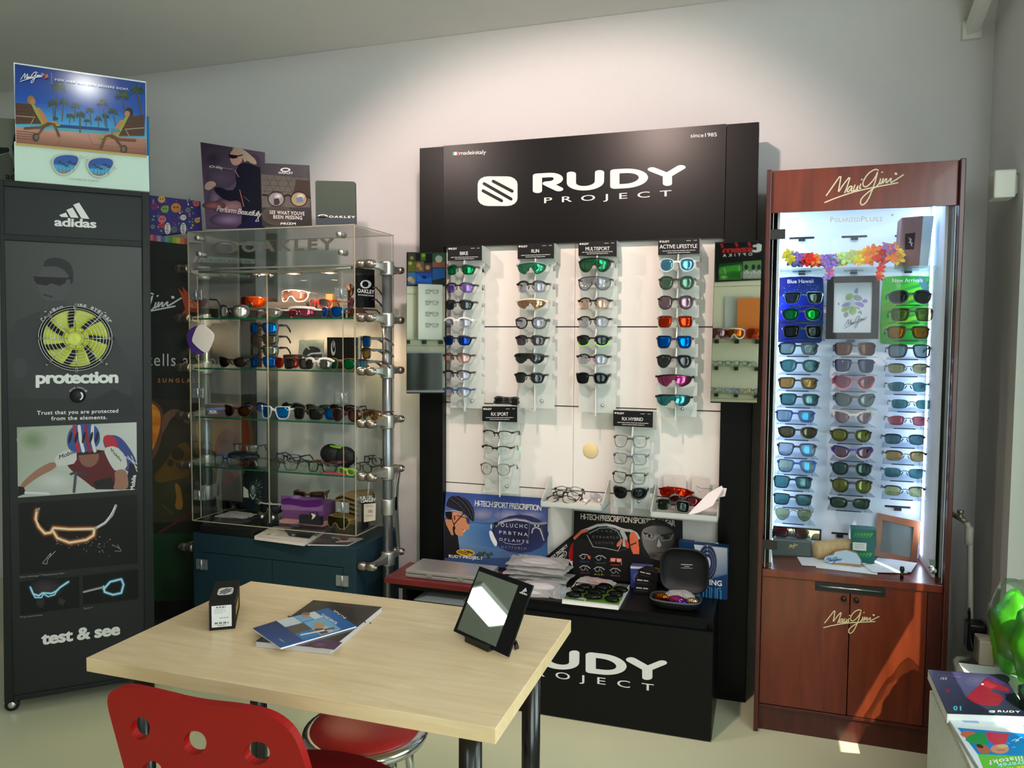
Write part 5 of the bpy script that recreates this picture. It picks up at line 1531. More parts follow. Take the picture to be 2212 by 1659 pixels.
# ---------------------------------------------------------------- low black counter
CX0, CX1, CYF, CZ = -1.365, -.145, 2.71, .438
ct = thing('counter', 'low black counter with white lettering below the slat panel', 'counter', ((CX0+CX1)/2, 2.88, 0))
obj('counter_top', MB().box((CX0, CYF, CZ-.018), (CX1, 3.055, CZ)), m_blk, ct, .001)
obj('side_panel', MB().box((CX1-.018, CYF+.02, 0), (CX1, 3.05, CZ-.018)), m_blk, ct)
obj('side_panel', MB().box((CX0+.02, CYF+.02, 0), (CX0+.038, 3.05, CZ-.018)), m_blk, ct)
obj('divider', MB().box((-1.02, CYF+.04, .018), (-1.002, 3.03, CZ-.018)), m_blk, ct)
obj('base_panel', MB().box((CX0+.038, CYF+.03, 0), (CX1-.018, 3.05, .018)), m_blk, ct)
obj('back_panel', MB().box((CX0+.038, 3.03, .018), (CX1-.018, 3.05, CZ-.018)), m_blk, ct)
obj('shelf_board', MB().box((CX0+.038, CYF+.03, .345), (-1.02, 3.03, .36)), m_blk, ct)
fb = MB().box((-1.005, CYF, .004), (CX1-.001, CYF+.018, CZ-.045), (10, 11, 12))
A = Art(ypl(CYF), fb, .0003)
A.strokes(RUDY, (1085, 1430), (1439, 1472.5), (0, -43), 10.5, WHT, 2.1)
A.text('PROJECT', (1113, 1453), (1412, 1493), 14, WHT, .012, 2.0)
obj('front_panel', fb, pr, ct)
obj('recess', MB().box((-1.002, CYF+.035, CZ-.07), (CX1-.018, CYF+.05, CZ-.018)), m_rub, ct)
for y, x0, x1 in ((1287, 904, 1012), (1294, 908, 1000)):
    p = atY(x0, y, 2.76); q_ = atY(x1, y, 2.76)
pp = MB()
for k in range(5): pp.box((-1.31+.01*k, 2.76+.006*k, .3605+.003*k), (-1.06-.012*k, 2.97, .3630+.003*k))
tag(obj('paper_stack', pp, mat('shelf_paper', (206, 206, 204), .6)), 'loose white papers on the open shelf at the left of the black counter', 'papers')
# maroon board and silver case on it
mbd = MB().box((-1.41, 2.70, CZ+.0005), (-.97, 2.93, CZ+.021))
tag(obj('wooden_board', mbd, mat_wood('maroon_board', (112, 22, 24), (80, 12, 16), .35, (1, 10, 1), 4), bevel=.001), 'maroon board lying on the left end of the black counter', 'board')
z0 = CZ+.0215
t = thing('storage_case', 'flat silver plastic case lying on the maroon board', 'case', (-1.16, 2.83, z0))
m_sil = mat('silver_plastic', (172, 170, 168), .3, .55, noise=.04, scale=20)
obj('case_base', MB().box((-1.335, 2.735, z0), (-1.0, 2.90, z0+.014)), m_sil, t, .003)
obj('case_lid', MB().box((-1.335, 2.735, z0+.016), (-1.0, 2.90, z0+.031)), m_sil, t, .003)
for x in (-1.23, -1.10): obj('latch', MB().box((x-.012, 2.732, z0+.009), (x+.012, 2.735, z0+.021)), m_chrome, t)

# posters leaning against the slat panel
P1 = Pl((-.9, 3.05, CZ), (0, -1, .12))
k5 = lambda x, y: (940+x/8.508, 1050+y/8.508)
def a_p1(A):
    A.poly([k5(*q) for q in ((200, 105), (2070, 245), (2055, 760), (160, 640))], [(66, 92, 168), (50, 76, 156), (90, 100, 140), (96, 128, 180)])
    A.poly([k5(*q) for q in ((160, 640), (2055, 700), (2055, 1320), (160, 1320))], [(84, 122, 176), (28, 30, 58), (60, 100, 150), (96, 132, 160)])
    for x, y, rx, ry in ((850, 520, 260, 120), (1350, 540, 320, 110), (1750, 540, 260, 90)): A.glow(*k5(x, y), rx/8.5, ry/8.5, (150, 152, 180), (84, 98, 154))
    A.poly([k5(*q) for q in ((420, 700), (700, 680), (1000, 720), (1060, 900), (1060, 1140), (400, 1000))], [(100, 146, 196), (84, 132, 186), (70, 110, 170), (56, 92, 150), (62, 108, 160), (110, 150, 190)])
    A.poly([k5(*q) for q in ((400, 1000), (1060, 1140), (2055, 1240), (2055, 1320), (160, 1320))], [(120, 150, 190), (84, 116, 160), (60, 96, 146), (60, 96, 146), (100, 132, 170)])
    A.glow(*k5(1560, 880), 62, 42, (26, 26, 52), (44, 52, 96))
    f = lambda *L: [k5(*q) for q in L]
    A.poly(f((165, 590), (300, 600), (420, 930), (450, 1170), (480, 1320), (160, 1320)), (30, 28, 34))
    A.poly(f((180, 600), (300, 620), (340, 900), (300, 900), (200, 700)), (206, 140, 100))
    A.poly(chaikin(f((300, 480), (420, 470), (560, 540), (640, 640), (630, 740), (634, 800), (580, 800), (530, 860), (500, 930), (440, 920), (370, 880), (300, 700)), 1), (212, 142, 104))
    A.poly(f((500, 830), (560, 800), (545, 850)), (236, 226, 216)); A.line(f((500, 780), (545, 845)), 1, (130, 70, 54))
    A.poly(chaikin(f((190, 440), (300, 440), (330, 600), (240, 600), (190, 560)), 1), (24, 20, 22))
    A.ell(*k5(355, 570), 5, 10, (230, 150, 110)); A.ell(*k5(358, 580), 2.4, 6, (140, 70, 54))
    A.poly(f((560, 560), (640, 620), (636, 690), (600, 700), (575, 640)), (60, 66, 110)); A.line(f((400, 540), (620, 600)), 1.6, (60, 40, 40))
    A.poly(chaikin(f((205, 330), (240, 240), (300, 180), (420, 178), (560, 220), (660, 320), (726, 460), (722, 640), (690, 655), (640, 610), (560, 520), (470, 480), (380, 430), (210, 380)), 1), (40, 38, 50))
    for L in (((330, 190), (480, 290), (600, 450), (660, 600)), ((430, 185), (570, 290), (670, 450), (700, 620)), ((260, 240), (400, 330), (520, 470))): A.line(f(*L), 2.2, (14, 14, 20)); A.line(f(*[(x+14, y-6) for x, y in L]), .7, (110, 110, 126))
    A.line(f((200, 460), (350, 450), (500, 480)), 1.6, (190, 190, 196)); A.line(f((520, 510), (350, 700), (355, 880)), 2.2, (20, 20, 26)); A.line(f((300, 560), (340, 690)), 1.8, (20, 20, 26)); A.ell(*k5(350, 770), 3, 3.6, (26, 26, 30))
    A.text('HI-TECH SPORT PRESCRIPTION', k5(730, 360), k5(1950, 452), 11.5, (232, 230, 226), .02, .8, up=(.8, -11.5))
    A.line(f((1110, 740), (1180, 680), (1300, 630), (1480, 610), (1650, 630), (1780, 680), (1880, 695), (2040, 680)), 5, (140, 142, 150)); A.line(f((1200, 668), (1480, 618), (1700, 648)), 1.2, (226, 222, 216))
    A.line(f((1100, 690), (1100, 740), (1070, 800), (1070, 900)), 3, (30, 30, 34)); A.poly(f((1070, 670), (1160, 650), (1150, 720), (1080, 720)), (34, 34, 38))
    A.poly(f((1020, 705), (1042, 705), (1040, 780), (1022, 780)), WHT); A.poly(chaikin(f((990, 815), (1050, 825), (1090, 930), (1145, 1030), (1135, 1100), (1095, 1105), (1010, 950)), 1), (236, 236, 232))
    A.line(f((1250, 1015), (1300, 1050), (1450, 1070), (1590, 1065), (1640, 1020)), 1, (180, 184, 200))
    A.line(f((1740, 700), (1720, 900), (1710, 960)), 2.6, (90, 92, 100)); A.poly(f((1790, 710), (1940, 710), (1935, 760), (1800, 755)), (50, 50, 56)); A.ell(*k5(1835, 725), 1.6, 1.6, WHT); A.ell(*k5(1900, 732), 1.6, 1.6, WHT)
    A.line(f((1780, 860), (1800, 780), (1860, 755), (1930, 790), (1970, 900), (2000, 990)), 3, (170, 170, 176)); A.line(f((1950, 750), (2010, 960)), 3, (70, 70, 78))
    for t_, a, b_, h, c_ in (('OLUCHC', (1210, 745), (1700, 775), 8, 210), ('PRBTNA', (1180, 875), (1705, 920), 7, 214), ('DFLAHTE', (1185, 1000), (1720, 1050), 6, 206), ('NCTFUBLH', (1215, 1135), (1680, 1170), 5, 140), ('SPECTRALVO', (1225, 1225), (1650, 1255), 4, 96)):
        A.text(t_, k5(*a), k5(*b_), h, (c_, c_, c_+10), 0, 1.5)
    A.poly(chaikin(f((375, 1200), (450, 1160), (570, 1158), (690, 1180), (742, 1225), (690, 1275), (560, 1285), (430, 1255)), 2), (222, 176, 50))
    for L in (((450, 1185), (620, 1240)), ((540, 1180), (690, 1245)), ((420, 1205), (600, 1265)), ((600, 1190), (700, 1225))): A.line(f(*L), 1.8, (40, 34, 20))
    A.text('RUDY PROJECT', k5(258, 1310), k5(880, 1352), 6, WHT, .035, 1.1)
    A.text('MAYA SPORT UTILITY FRAME', k5(1545, 1275), k5(1935, 1310), 3.2, WHT, .02); A.text('THE ULTIMATE SPORT PRESCRIPTION EYEWEAR', k5(1370, 1292), k5(1935, 1340), 2.8, (200, 206, 220), 0)
    for i in range(26):
        x, y = random.uniform(760, 1050), random.uniform(1200, 1300); A.ell(*k5(x, y+abs(x-930)*.1), 3, 2.2, (44+i, 62+i, 60), random.uniform(0, 90), 6)
board('poster', (k5(200, 105), k5(2072, 228), k5(2050, 1690), k5(160, 1700)), P1, (60, 84, 130), a_p1, .004, pr, None, 'blue poster of a smiling cyclist in a helmet leaning on the slat panel', 'poster')
P2 = Pl((-.6, 3.02, CZ), (0, -1, .12))
k6 = lambda x, y: (1180+x/6.9125, 1090+y/6.9125)
def a_p2(A):
    f = lambda *L: [k6(*q) for q in L]
    A.text('HI-TECH PRESCRIPTION SPORTS EYEWEAR', k6(515, 215), k6(1925, 322), 11.5, (206, 196, 180), .02, .8, up=(.4, -11.8))
    A.glow(*k6(1650, 560), 44, 50, (60, 58, 56), (16, 15, 16))
    A.poly(chaikin(f((1410, 400), (1500, 330), (1700, 300), (1880, 360), (1920, 480), (1890, 620), (1790, 780), (1680, 860), (1560, 800), (1450, 640)), 2), [(116, 114, 112) if x < 1620/6.9+1180 else (60, 58, 58) for x, y in chaikin(f((1410, 400), (1500, 330), (1700, 300), (1880, 360), (1920, 480), (1890, 620), (1790, 780), (1680, 860), (1560, 800), (1450, 640)), 2)])
    A.poly(f((1440, 410), (1600, 450), (1600, 470), (1460, 440)), (30, 28, 28)); A.poly(f((1690, 450), (1890, 420), (1890, 440), (1700, 480)), (24, 22, 22))
    A.ell(*k6(1540, 465), 7, 4, (150, 148, 146)); A.ell(*k6(1540, 465), 3.4, 3.6, (26, 24, 24)); A.ell(*k6(1795, 490), 7, 5, (30, 28, 28))
    A.line(f((1440, 410), (1470, 500), (1590, 530), (1640, 450), (1700, 460), (1730, 540), (1860, 520), (1900, 440)), 1, (176, 174, 172)); A.line(f((1630, 520), (1640, 480), (1680, 480)), 1, (200, 200, 198))
    A.poly(f((1680, 500), (1720, 610), (1690, 640), (1650, 620)), (190, 188, 184)); A.line(f((1560, 712), (1740, 718)), 2.4, (58, 52, 52)); A.glow(*k6(1600, 760), 16, 8, (50, 46, 46), (92, 90, 88), 10)
    A.poly(f((1460, 640), (1560, 800), (1780, 860), (1990, 900), (2020, 1050), (1500, 1000)), (26, 25, 26))
    or_, gr_ = (214, 96, 66), (176, 176, 172)
    A.line(f((530, 400), (640, 360), (760, 310), (900, 300), (1030, 330), (1140, 380), (1260, 390), (1340, 430), (1380, 500)), 6, gr_); A.line(f((560, 380), (780, 312), (1000, 312), (1200, 375)), 1.3, (220, 218, 212))
    A.line(f((425, 500), (520, 410), (610, 385)), 6, or_); A.line(f((1130, 400), (1180, 500), (1170, 600)), 9, gr_)
    A.poly(chaikin(f((1240, 420), (1320, 400), (1380, 520), (1390, 740), (1290, 735), (1250, 600)), 1), (216, 106, 72)); A.poly(f((1300, 580), (1390, 640), (1388, 738), (1292, 735)), (230, 108, 80)); A.line(f((1250, 610), (1340, 570)), 3, (90, 30, 22)); A.line(f((1060, 700), (1260, 640)), 2, (60, 60, 60))
    A.poly(chaikin(f((1140, 495), (1142, 560), (1080, 640), (1045, 620), (1060, 570)), 2), or_); A.poly(chaikin(f((1175, 505), (1230, 560), (1240, 640), (1200, 660), (1175, 590)), 2), (200, 70, 44))
    A.line(f((610, 455), (700, 630), (880, 650), (1070, 690), (1110, 620), (1110, 480), (1060, 390), (950, 345), (800, 350), (640, 430)), 1.6, (150, 156, 156))
    for t_, a, b_, h, c_ in (('LYBZT', (760, 405), (1060, 420), 4.6, 96), ('CTRUATLV', (690, 495), (1080, 508), 4.6, 130), ('GOTHYB', (730, 580), (1000, 590), 4.4, 96)): A.text(t_, k6(*a), k6(*b_), h, (c_, c_, c_), 0, 1.5)
    for i, (x, y, t_, c_) in enumerate(((585, 790, 'IMPACTRX', (70, 80, 150)), (820, 810, 'DIRECT CLIPS', (50, 120, 110)), (1040, 840, 'INSERT', (200, 60, 44)), (585, 960, 'FLIP-UP', (130, 56, 90)), (800, 980, 'R.S.R.', (170, 180, 60)), (1040, 1000, 'OPHTHALMIC', (130, 130, 130)))):
        w_ = (190, 188, 186)
        if i == 2:
            A.line(f((955, 850), (965, 800), (1120, 810), (1125, 900)), 1.6, or_); A.poly(f((965, 800), (1035, 800), (1030, 850), (970, 850)), (236, 160, 140)); A.poly(f((1050, 805), (1120, 812), (1112, 858), (1055, 855)), (236, 160, 140))
        else:
            A.line(f((x-85, y-20), (x-40, y-50), (x+20, y-45), (x+70, y-10)), 1.6, w_); A.line(f((x-70, y-10), (x-50, y+20), (x-10, y+14), (x, y-30)), .9, w_)
            if i == 0: A.poly(f((x+30, y-40), (x+75, y-20), (x+75, y+30), (x+40, y+10)), or_)
            if i in (3, 4, 5): A.line(f((x+10, y-10), (x+40, y+30)), .8, w_)
        A.text(t_, k6(x-75, y+68), k6(x+65, y+75), 2.8, c_, .01)
board('poster', (k6(415, 90), k6(2035, 240), k6(2040, 1195), k6(390, 1105)), P2, (18, 17, 18), a_p2, .004, pr, None, 'black poster of orange and grey glasses leaning on the slat panel', 'poster')
P3 = Pl((-.8, 3.045, CZ), (0, -1, .1))
def a_p3(A):
    f = lambda *L: [k6(*q) for q in L]
    for i in range(20):
        t0, t1 = 2*PI*i/20, 2*PI*(i+1)/20
        e = lambda t, k: k6(225+(105*math.cos(t)*.72-52*math.sin(t)*.69)*k, 775+(-105*math.cos(t)*.69-52*math.sin(t)*.72)*k)
        A._flat([e(t0, 1), e(t1, 1), e(t1, .88), e(t0, .88)], (200, 200, 198))
    for L in (((180, 790), (270, 720)), ((160, 820), (250, 750)), ((200, 810), (280, 745)), ((190, 840), (250, 790))): A.line(f(*L), 1.3, (200, 200, 198))
    A.text('RUDY PROJECT', k6(48, 845), k6(325, 622), 5, (210, 210, 208), .03, 1.05, up=(-3.2, -4.2))
q3 = (k6(0, 770), k6(412, 440), k6(412, 1110), k6(0, 1110))
bb = MB(); P = [P3.m(*k6(*q)) for q in ((-60, 820), (412, 440), (700, 440), (700, 1140), (-60, 1140))]; bb.prism(P[::-1], P3.n*-.004, (20, 20, 21)); a_p3(Art(P3, bb))
tag(obj('poster', bb, pr), 'black board with slanted white ring logo, behind the orange glasses poster', 'poster')
P4 = Pl((-.7, 3.032, CZ), (0, -1, .11))
bb = MB(); P = [P4.m(*k6(*q)) for q in chaikin([(420, 540), (370, 600), (335, 700), (335, 790), (390, 940), (470, 940), (470, 540)], 1)]; bb.prism(P[::-1], P4.n*-.003, (150, 16, 16))
A = Art(P4, bb); A.poly([k6(*q) for q in ((345, 842), (470, 842), (470, 930), (392, 932))], (226, 222, 218))
tag(obj('cutout_card', bb, pr), 'red and white card edge between the two black boards', 'card')

# ---------------------------------------------------------------- goods on the counter
m_bag = mat_frost('plastic_bag', (206, 206, 204), .42)
def bag(c, w, d, yaw, label, h=.012, m=None, lens=None):
    "a flat crumpled bag: a grid draped with noise"
    t = thing('plastic_bag', label, 'bag', c, 'flat plastic bags on the counter')
    vs, fs, N = [], [], 9
    for top in (1, 0):
        for i in range(N):
            for j in range(7):
                u, v = i/(N-1)-.5, j/6-.5
                e = (1-(2*u)**4)*(1-(2*v)**4)
                x, y = u*w+random.uniform(-1, 1)*.004, v*d+random.uniform(-1, 1)*.004
                z = (h*e+random.uniform(0, .006)) if top else 0
                vs.append((x*math.cos(yaw)-y*math.sin(yaw), x*math.sin(yaw)+y*math.cos(yaw), z))
    for k in (0, N*7):
        for i in range(N-1):
            for j in range(6):
                f = (k+i*7+j, k+i*7+j+1, k+i*7+8+j, k+i*7+7+j)
                fs.append(f[::-1] if k == 0 else f)
    edge = [i*7 for i in range(N)]+[(N-1)*7+j for j in range(1, 7)]+[i*7+6 for i in range(N-2, -1, -1)]+[j for j in range(5, 0, -1)]
    for a, b_ in zip(edge, edge[1:]+edge[:1]): fs.append((a, b_, b_+N*7, a+N*7))
    obj('film', MB().add(vs, fs), m or m_bag, t, local=True)
    if lens:
        obj('contents', MB().ball((0, 0, h*.5), (w*.32, d*.3, h*.35), 14, 7), lens, t, local=True)
    return t
m_con = mat('white_cloth', (226, 220, 228), .8); m_gcon = mat('grey_frames', (70, 70, 72), .4); m_cyan = mat('cyan_plastic', (30, 150, 196), .3)
bx, by = -.845, 2.92
for i, (dx, dy, yw, lab) in enumerate(((0, .02, .1, 'lowest of the stacked plastic bags between the posters'), (.015, .015, -.05, 'second plastic bag up in the stack between the posters'), (-.01, .02, .12, 'third plastic bag up in the stack between the posters'), (.01, .01, -.1, 'fourth plastic bag up in the stack between the posters'), (0, .02, .06, 'uppermost of the stacked plastic bags between the posters'))):
    bag((bx+dx, by+dy, CZ+.001+.0175*i), .24, .13, yw, lab, .011, None, m_gcon if i in (1, 3) else m_con)
bag((-.80, 2.815, CZ+.001), .19, .11, .35, 'plastic bag with white cloth in front of the bag stack', .03, None, m_con)
bag((-.83, 2.755, CZ+.001), .17, .055, .08, 'plastic bag with white cloth at the counter edge', .016, None, m_con)
bag((-.705, 2.79, CZ+.001), .075, .10, -.3, 'small plastic bag with a bright blue piece', .022, None, m_cyan)
# magazine with dark lenses
def bk(name, pts, z, th, cover, art, label, cat, pages=(226, 224, 222), group=None, mt=None):
    "a magazine lying flat: pts are its four corners in photo px on the plane z+th"
    pl = zpl(z+th); P = [pl.m(*p) for p in pts]
    c = sum(P, V3())/4
    t = thing(name, label, cat, (c.x, c.y, z), group)
    ctr = V3((c.x, c.y, z+th))
    ins = [p+(ctr-p)*.008 for p in P]
    obj('pages', MB().prism([p-V3((0, 0, .0008)) for p in ins][::-1], (0, 0, -(th-.0012))), mat('page_paper_%d' % pages[0], pages, .7), t)
    m = MB().prism(P[::-1] if (P[1]-P[0]).cross(P[2]-P[0]).z < 0 else P, (0, 0, -.0008), cover)
    if art: art(Art(pl, m, .0002, 2e-5))
    obj('cover', m, mt or prg, t)
    obj('back_cover', MB().prism([p-V3((0, 0, th-.0006)) for p in P], (0, 0, -.0006)), mt or m_paper, t)
    return t
k7 = lambda x, y: (1080+x/7.373, 1190+y/7.373)
def a_mag(A):
    f = lambda *L: [k7(*q) for q in L]
    A.poly(f((1235, 462), (2060, 540), (1990, 640), (1180, 560)), [(40, 50, 36), (90, 100, 90), (50, 78, 40), (34, 40, 32)]); A.poly(f((1180, 560), (1990, 640), (1890, 860), (1000, 760)), [(40, 60, 34), (110, 130, 60), (96, 150, 52), (84, 122, 60)])
    A.poly(chaikin(f((1440, 690), (1560, 660), (1600, 740), (1480, 780), (1400, 760)), 1), (214, 140, 116)); A.glow(*k7(1800, 760), 20, 8, (150, 180, 90), (96, 150, 52)); A.poly(f((1930, 600), (1990, 606), (1975, 640), (1915, 634)), (220, 220, 216))
    A.text('Fantasy', k7(1090, 745), k7(1385, 785), 6, WHT, .01, .9); A.line(f((1100, 690), (1130, 670), (1160, 695)), 1.2, WHT); A.text('ADIA', k7(1210, 550), k7(1300, 556), 4, WHT, .04)
    A.poly(f((1240, 455), (1330, 465), (1310, 500), (1210, 490)), (226, 220, 220))
bk('magazine', (k7(1237, 458), k7(2070, 540), k7(1888, 872), k7(985, 770)), CZ+.001, .016, (214, 216, 212), a_mag, 'green covered magazine with dark lenses lying on it, on the black counter', 'magazine')
zm = CZ+.0175
for i, (x, y, lab) in enumerate(((1282, 1270, 'dark lens pair at the top middle of the green magazine'), (1266, 1278, 'dark lens pair at the left middle of the green magazine'), (1258, 1288, 'dark lens pair at the front left of the green magazine'), (1323, 1271, 'dark lens pair at the back right of the green magazine'), (1311, 1281, 'dark lens pair right of the middle of the green magazine'), (1302, 1292, 'dark lens pair at the front right of the green magazine'))):
    c = atZ(x, y, zm+.008)
    yw = random.uniform(-.5, .3)
    t = thing('spare_lenses', lab, 'lens', (c.x, c.y, zm), 'spare dark lens pairs on the magazine', (0, 0, yw))
    for s in (-1, 1):
        obj('lens', MB().ball((s*.033, .006*abs(s), .010), (.030, .019, .0095), 16, 8), mat_lens((18, 18, 20), (150, 160, 150), .10), t, local=True)
c = atZ(1277, 1257, zm)
t = bag((c.x+.02, c.y, zm), .15, .05, -.08, 'plastic bag with red frame parts at the back of the green magazine', .014, None, mat('red_plastic', (206, 44, 50), .35))
# boxes
def carton(quad_front, pl, depth, colr, art, label, cat='box', name='carton', side=None):
    P = [pl.m(*q) for q in quad_front]
    m = MB().prism(P[::-1], (0, depth, 0), colr)
    if art: art(Art(pl, m, .0003))
    return tag(obj(name, m, pr), label, cat)
def a_nx(A):
    A.poly([(1362, 1223), (1408, 1225.6), (1408, 1230), (1362, 1228)], (226, 224, 224)); A.poly([(1362, 1228), (1408, 1230), (1407, 1270), (1362, 1268)], [(60, 76, 150), (54, 70, 150), (60, 80, 160), (40, 60, 140)])
    A.glow(1384, 1248, 18, 15, (150, 168, 206), (78, 100, 170)); A.text('n', (1372, 1252), (1378, 1252.3), 8, (16, 18, 40), .03); A.line([(1379.5, 1244), (1385, 1251), (1379.5, 1257)], 1.3, (16, 18, 40)); A.line([(1388, 1243), (1384, 1251)], 1.3, (210, 130, 50))
carton(((1362, 1222.5), (1408, 1225.6), (1407, 1273), (1362, 1269.5)), ypl(2.97), .04, (80, 90, 150), a_nx, 'small blue and white carton with the letter n, right of the green magazine')
m_bx = MB()
def blackbox(c, w, d, h, yaw, label, art=None):
    t = thing('carton', label, 'box', c, 'small black cartons stacked on the counter', (0, 0, yaw))
    m = MB().box((-w/2, -d/2, 0), (w/2, d/2, h), (24, 23, 25))
    fr = [(-.40, .74, .25), (-.10, .74, .22)]
    for x0, zz, l in fr: m.box((x0*w, -d/2-.0002, h*zz-.002), (x0*w+l*w, -d/2, h*zz+.002), (210, 208, 206))
    m.box((-w*.42, -d/2-.0002, h*.34), (w*.1, -d/2, h*.34+.001), (90, 88, 90))
    if art: art(m)
    obj('carton_body', m, pr, t, local=True)
c0 = atZ(1388, 1283, CZ)
blackbox((c0.x+.008, c0.y+.035, CZ+.0005), .085, .055, .026, .04, 'lowest small black carton beside the open case')
blackbox((c0.x+.010, c0.y+.038, CZ+.0270), .082, .055, .030, .0, 'middle small black carton beside the open case')
def yel(m):
    for k in range(3): m.add([(-.03+.02*k, .03, .0302), (.035, .03-.018*k, .0302), (.035, .022-.018*k, .0302), (-.022+.02*k, .03, .0302)][::-1], [(0, 1, 2, 3)], (206, 160, 50))
blackbox((c0.x+.030, c0.y+.035, CZ+.0575), .085, .065, .030, -.35, 'uppermost small black carton with a yellow mark beside the open case', yel)
def a_tgt(A):
    A.poly([(1468, 1170), (1574, 1183), (1571, 1299), (1512, 1292), (1468, 1286)], [(14, 50, 92), (16, 60, 104), (8, 54, 104), (10, 50, 96), (10, 46, 90)])
    A.poly([(1499, 1176), (1571, 1184), (1571, 1240), (1540, 1250), (1512, 1240)], [(200, 204, 208), (160, 168, 176), (84, 110, 140), (30, 80, 120), (150, 160, 170)])
    for r, c_ in ((34, (34, 44, 76)), (27, (36, 48, 84)), (20, (34, 46, 80)), (11, (196, 200, 206))):
        A.ell(1528, 1216, r*.62, r*1.18, c_, 0, 26)
        if r > 12: A.ell(1528, 1216, r*.62-.5, r*1.18-.8, (150, 158, 176), 0, 26); A.ell(1528, 1216, r*.62-1.0, r*1.18-1.6, c_, 0, 26)
    for t_, y in (('6', 1181), ('7', 1189), ('8', 1197)): A.text(t_, (1526.5, y), (1529.5, y+.2), 3.4, (210, 214, 220), .01)
    A.text('SHOOTING', (1478, 1257), (1559, 1266), 11, WHT, .03, 1.0); A.text('SHOOTING', (1478, 1273), (1558, 1281), 10.5, (70, 150, 196), .02, 1.0); A.text('PERFORMANCE EYEWEAR', (1480, 1281), (1552, 1288.5), 3.6, (150, 190, 220), .01, 1.3)
qb = [ypl(2.94).m(*q) for q in ((1466, 1169.5), (1574, 1182.6), (1571, 1301), (1466, 1288))]
m = MB().prism(qb[::-1], (0, .045, 0), (14, 44, 80)); a_tgt(Art(ypl(2.94), m, .0003)); A = Art(zpl((qb[0].z+qb[1].z)/2+.001), m, .0002)
A.text('shooting', (1500, 1170), (1552, 1174.5), 3, (150, 190, 210), .02, up=(1, -3.4))
zb_ = min(p.z for p in m.v)
for p in m.v:
    if p.z < CZ+.03: p.z = CZ+.0005
tag(obj('carton', m, pr), 'blue carton with a shooting target printed on it, behind the open case', 'box')
# open zip case
t = thing('eyewear_case', 'open black zip case full of coloured lenses on the counter corner', 'case', (-.262, 2.82, CZ))
m_case = mat('case_cloth', (20, 21, 23), .55, 0, .4, noise=.1, scale=300); m_inn = mat('case_lining', (15, 18, 24), .6)
def ssq(n=32, p=.62): return [(math.copysign(abs(math.cos(2*PI*i/n))**p, math.cos(2*PI*i/n)), math.copysign(abs(math.sin(2*PI*i/n))**p, math.sin(2*PI*i/n))) for i in range(n)]
def shell(prof, fx, parent, name, m):
    "prof: list of (scale, depth); fx maps (x, y, depth) to the room"
    S = ssq(); vs, fs = [], []; n = len(S)
    for s_, d_ in prof: vs += [fx(x*max(s_, .001), y*max(s_, .001), d_) for x, y in S]
    for i in range(len(prof)-1):
        for k in range(n): fs.append((i*n+k, i*n+(k+1) % n, (i+1)*n+(k+1) % n, (i+1)*n+k))
    return obj(name, MB().add(vs, fs, smooth=True), m, parent)
lo = lambda x, y, d: V3((-.285+x*.088, 2.80+y*.056, CZ+.002+d))
shell([(0, 0), (.7, 0), (.92, .008), (1, .026), (1.02, .032), (.97, .033), (.93, .026), (.84, .012), (.6, .008), (0, .008)], lo, t, 'lower_shell', m_case)
shell([(1.03, .028), (1.05, .031), (1.03, .034), (1.0, .031)], lo, t, 'zip_edge', mat('zip_grey', (70, 80, 84), .5))
upn = V3((0, -.99, -.12)).normalized(); upv = V3((0, -.12, .99)).normalized()
uc = V3((-.262, 2.868, CZ+.118))
up_ = lambda x, y, d: uc+V3((1, 0, 0))*(x*.090)+upv*(y*.088)+upn*d
shell([(0, -.018), (.7, -.018), (.95, -.008), (1, .004), (1.0, .010), (.95, .010), (.88, 0), (.78, -.010), (.5, -.013), (0, -.013)], up_, t, 'upper_shell', m_case)
nb = MB(); pl = Pl(uc-upn*.0125, upn); A = Art(pl, nb, .0006)
for y, x0, x1, w_ in ((1219, 1471, 1496, 1.6), (1223, 1478, 1489, 1.4), (1226.5, 1471, 1496, .9)): A.line([(x0, y), (x1, y+1)], w_, (190, 196, 200), False)
obj('printed_lines', nb, pr, t)
CG = 'spare lenses in the open black case'
for i, (x, y, dz, ln, sx, lab) in enumerate(((-.335, 2.79, .030, L_AMBER, (.028, .012, .020), 'orange lens at the left in the open black case'), (-.28, 2.785, .030, ((150, 40, 90), (220, 80, 140), .3), (.034, .016, .017), 'magenta lens in the middle of the open black case'), (-.265, 2.775, .026, ((70, 40, 160), (90, 70, 220), .4), (.026, .010, .010), 'violet lens in front in the open black case'), (-.225, 2.79, .030, L_GOLD, (.024, .014, .014), 'gold lens at the right in the open black case'))):
    o = MB().ball((x, y, CZ+dz), sx, 14, 8); tag(obj('loose_lens', o, mat_lens(*ln)), lab, 'lens', CG)
bag((-.27, 2.815, CZ+.035), .10, .05, .2, 'clear plastic bag lying over the lenses in the open black case', .02)
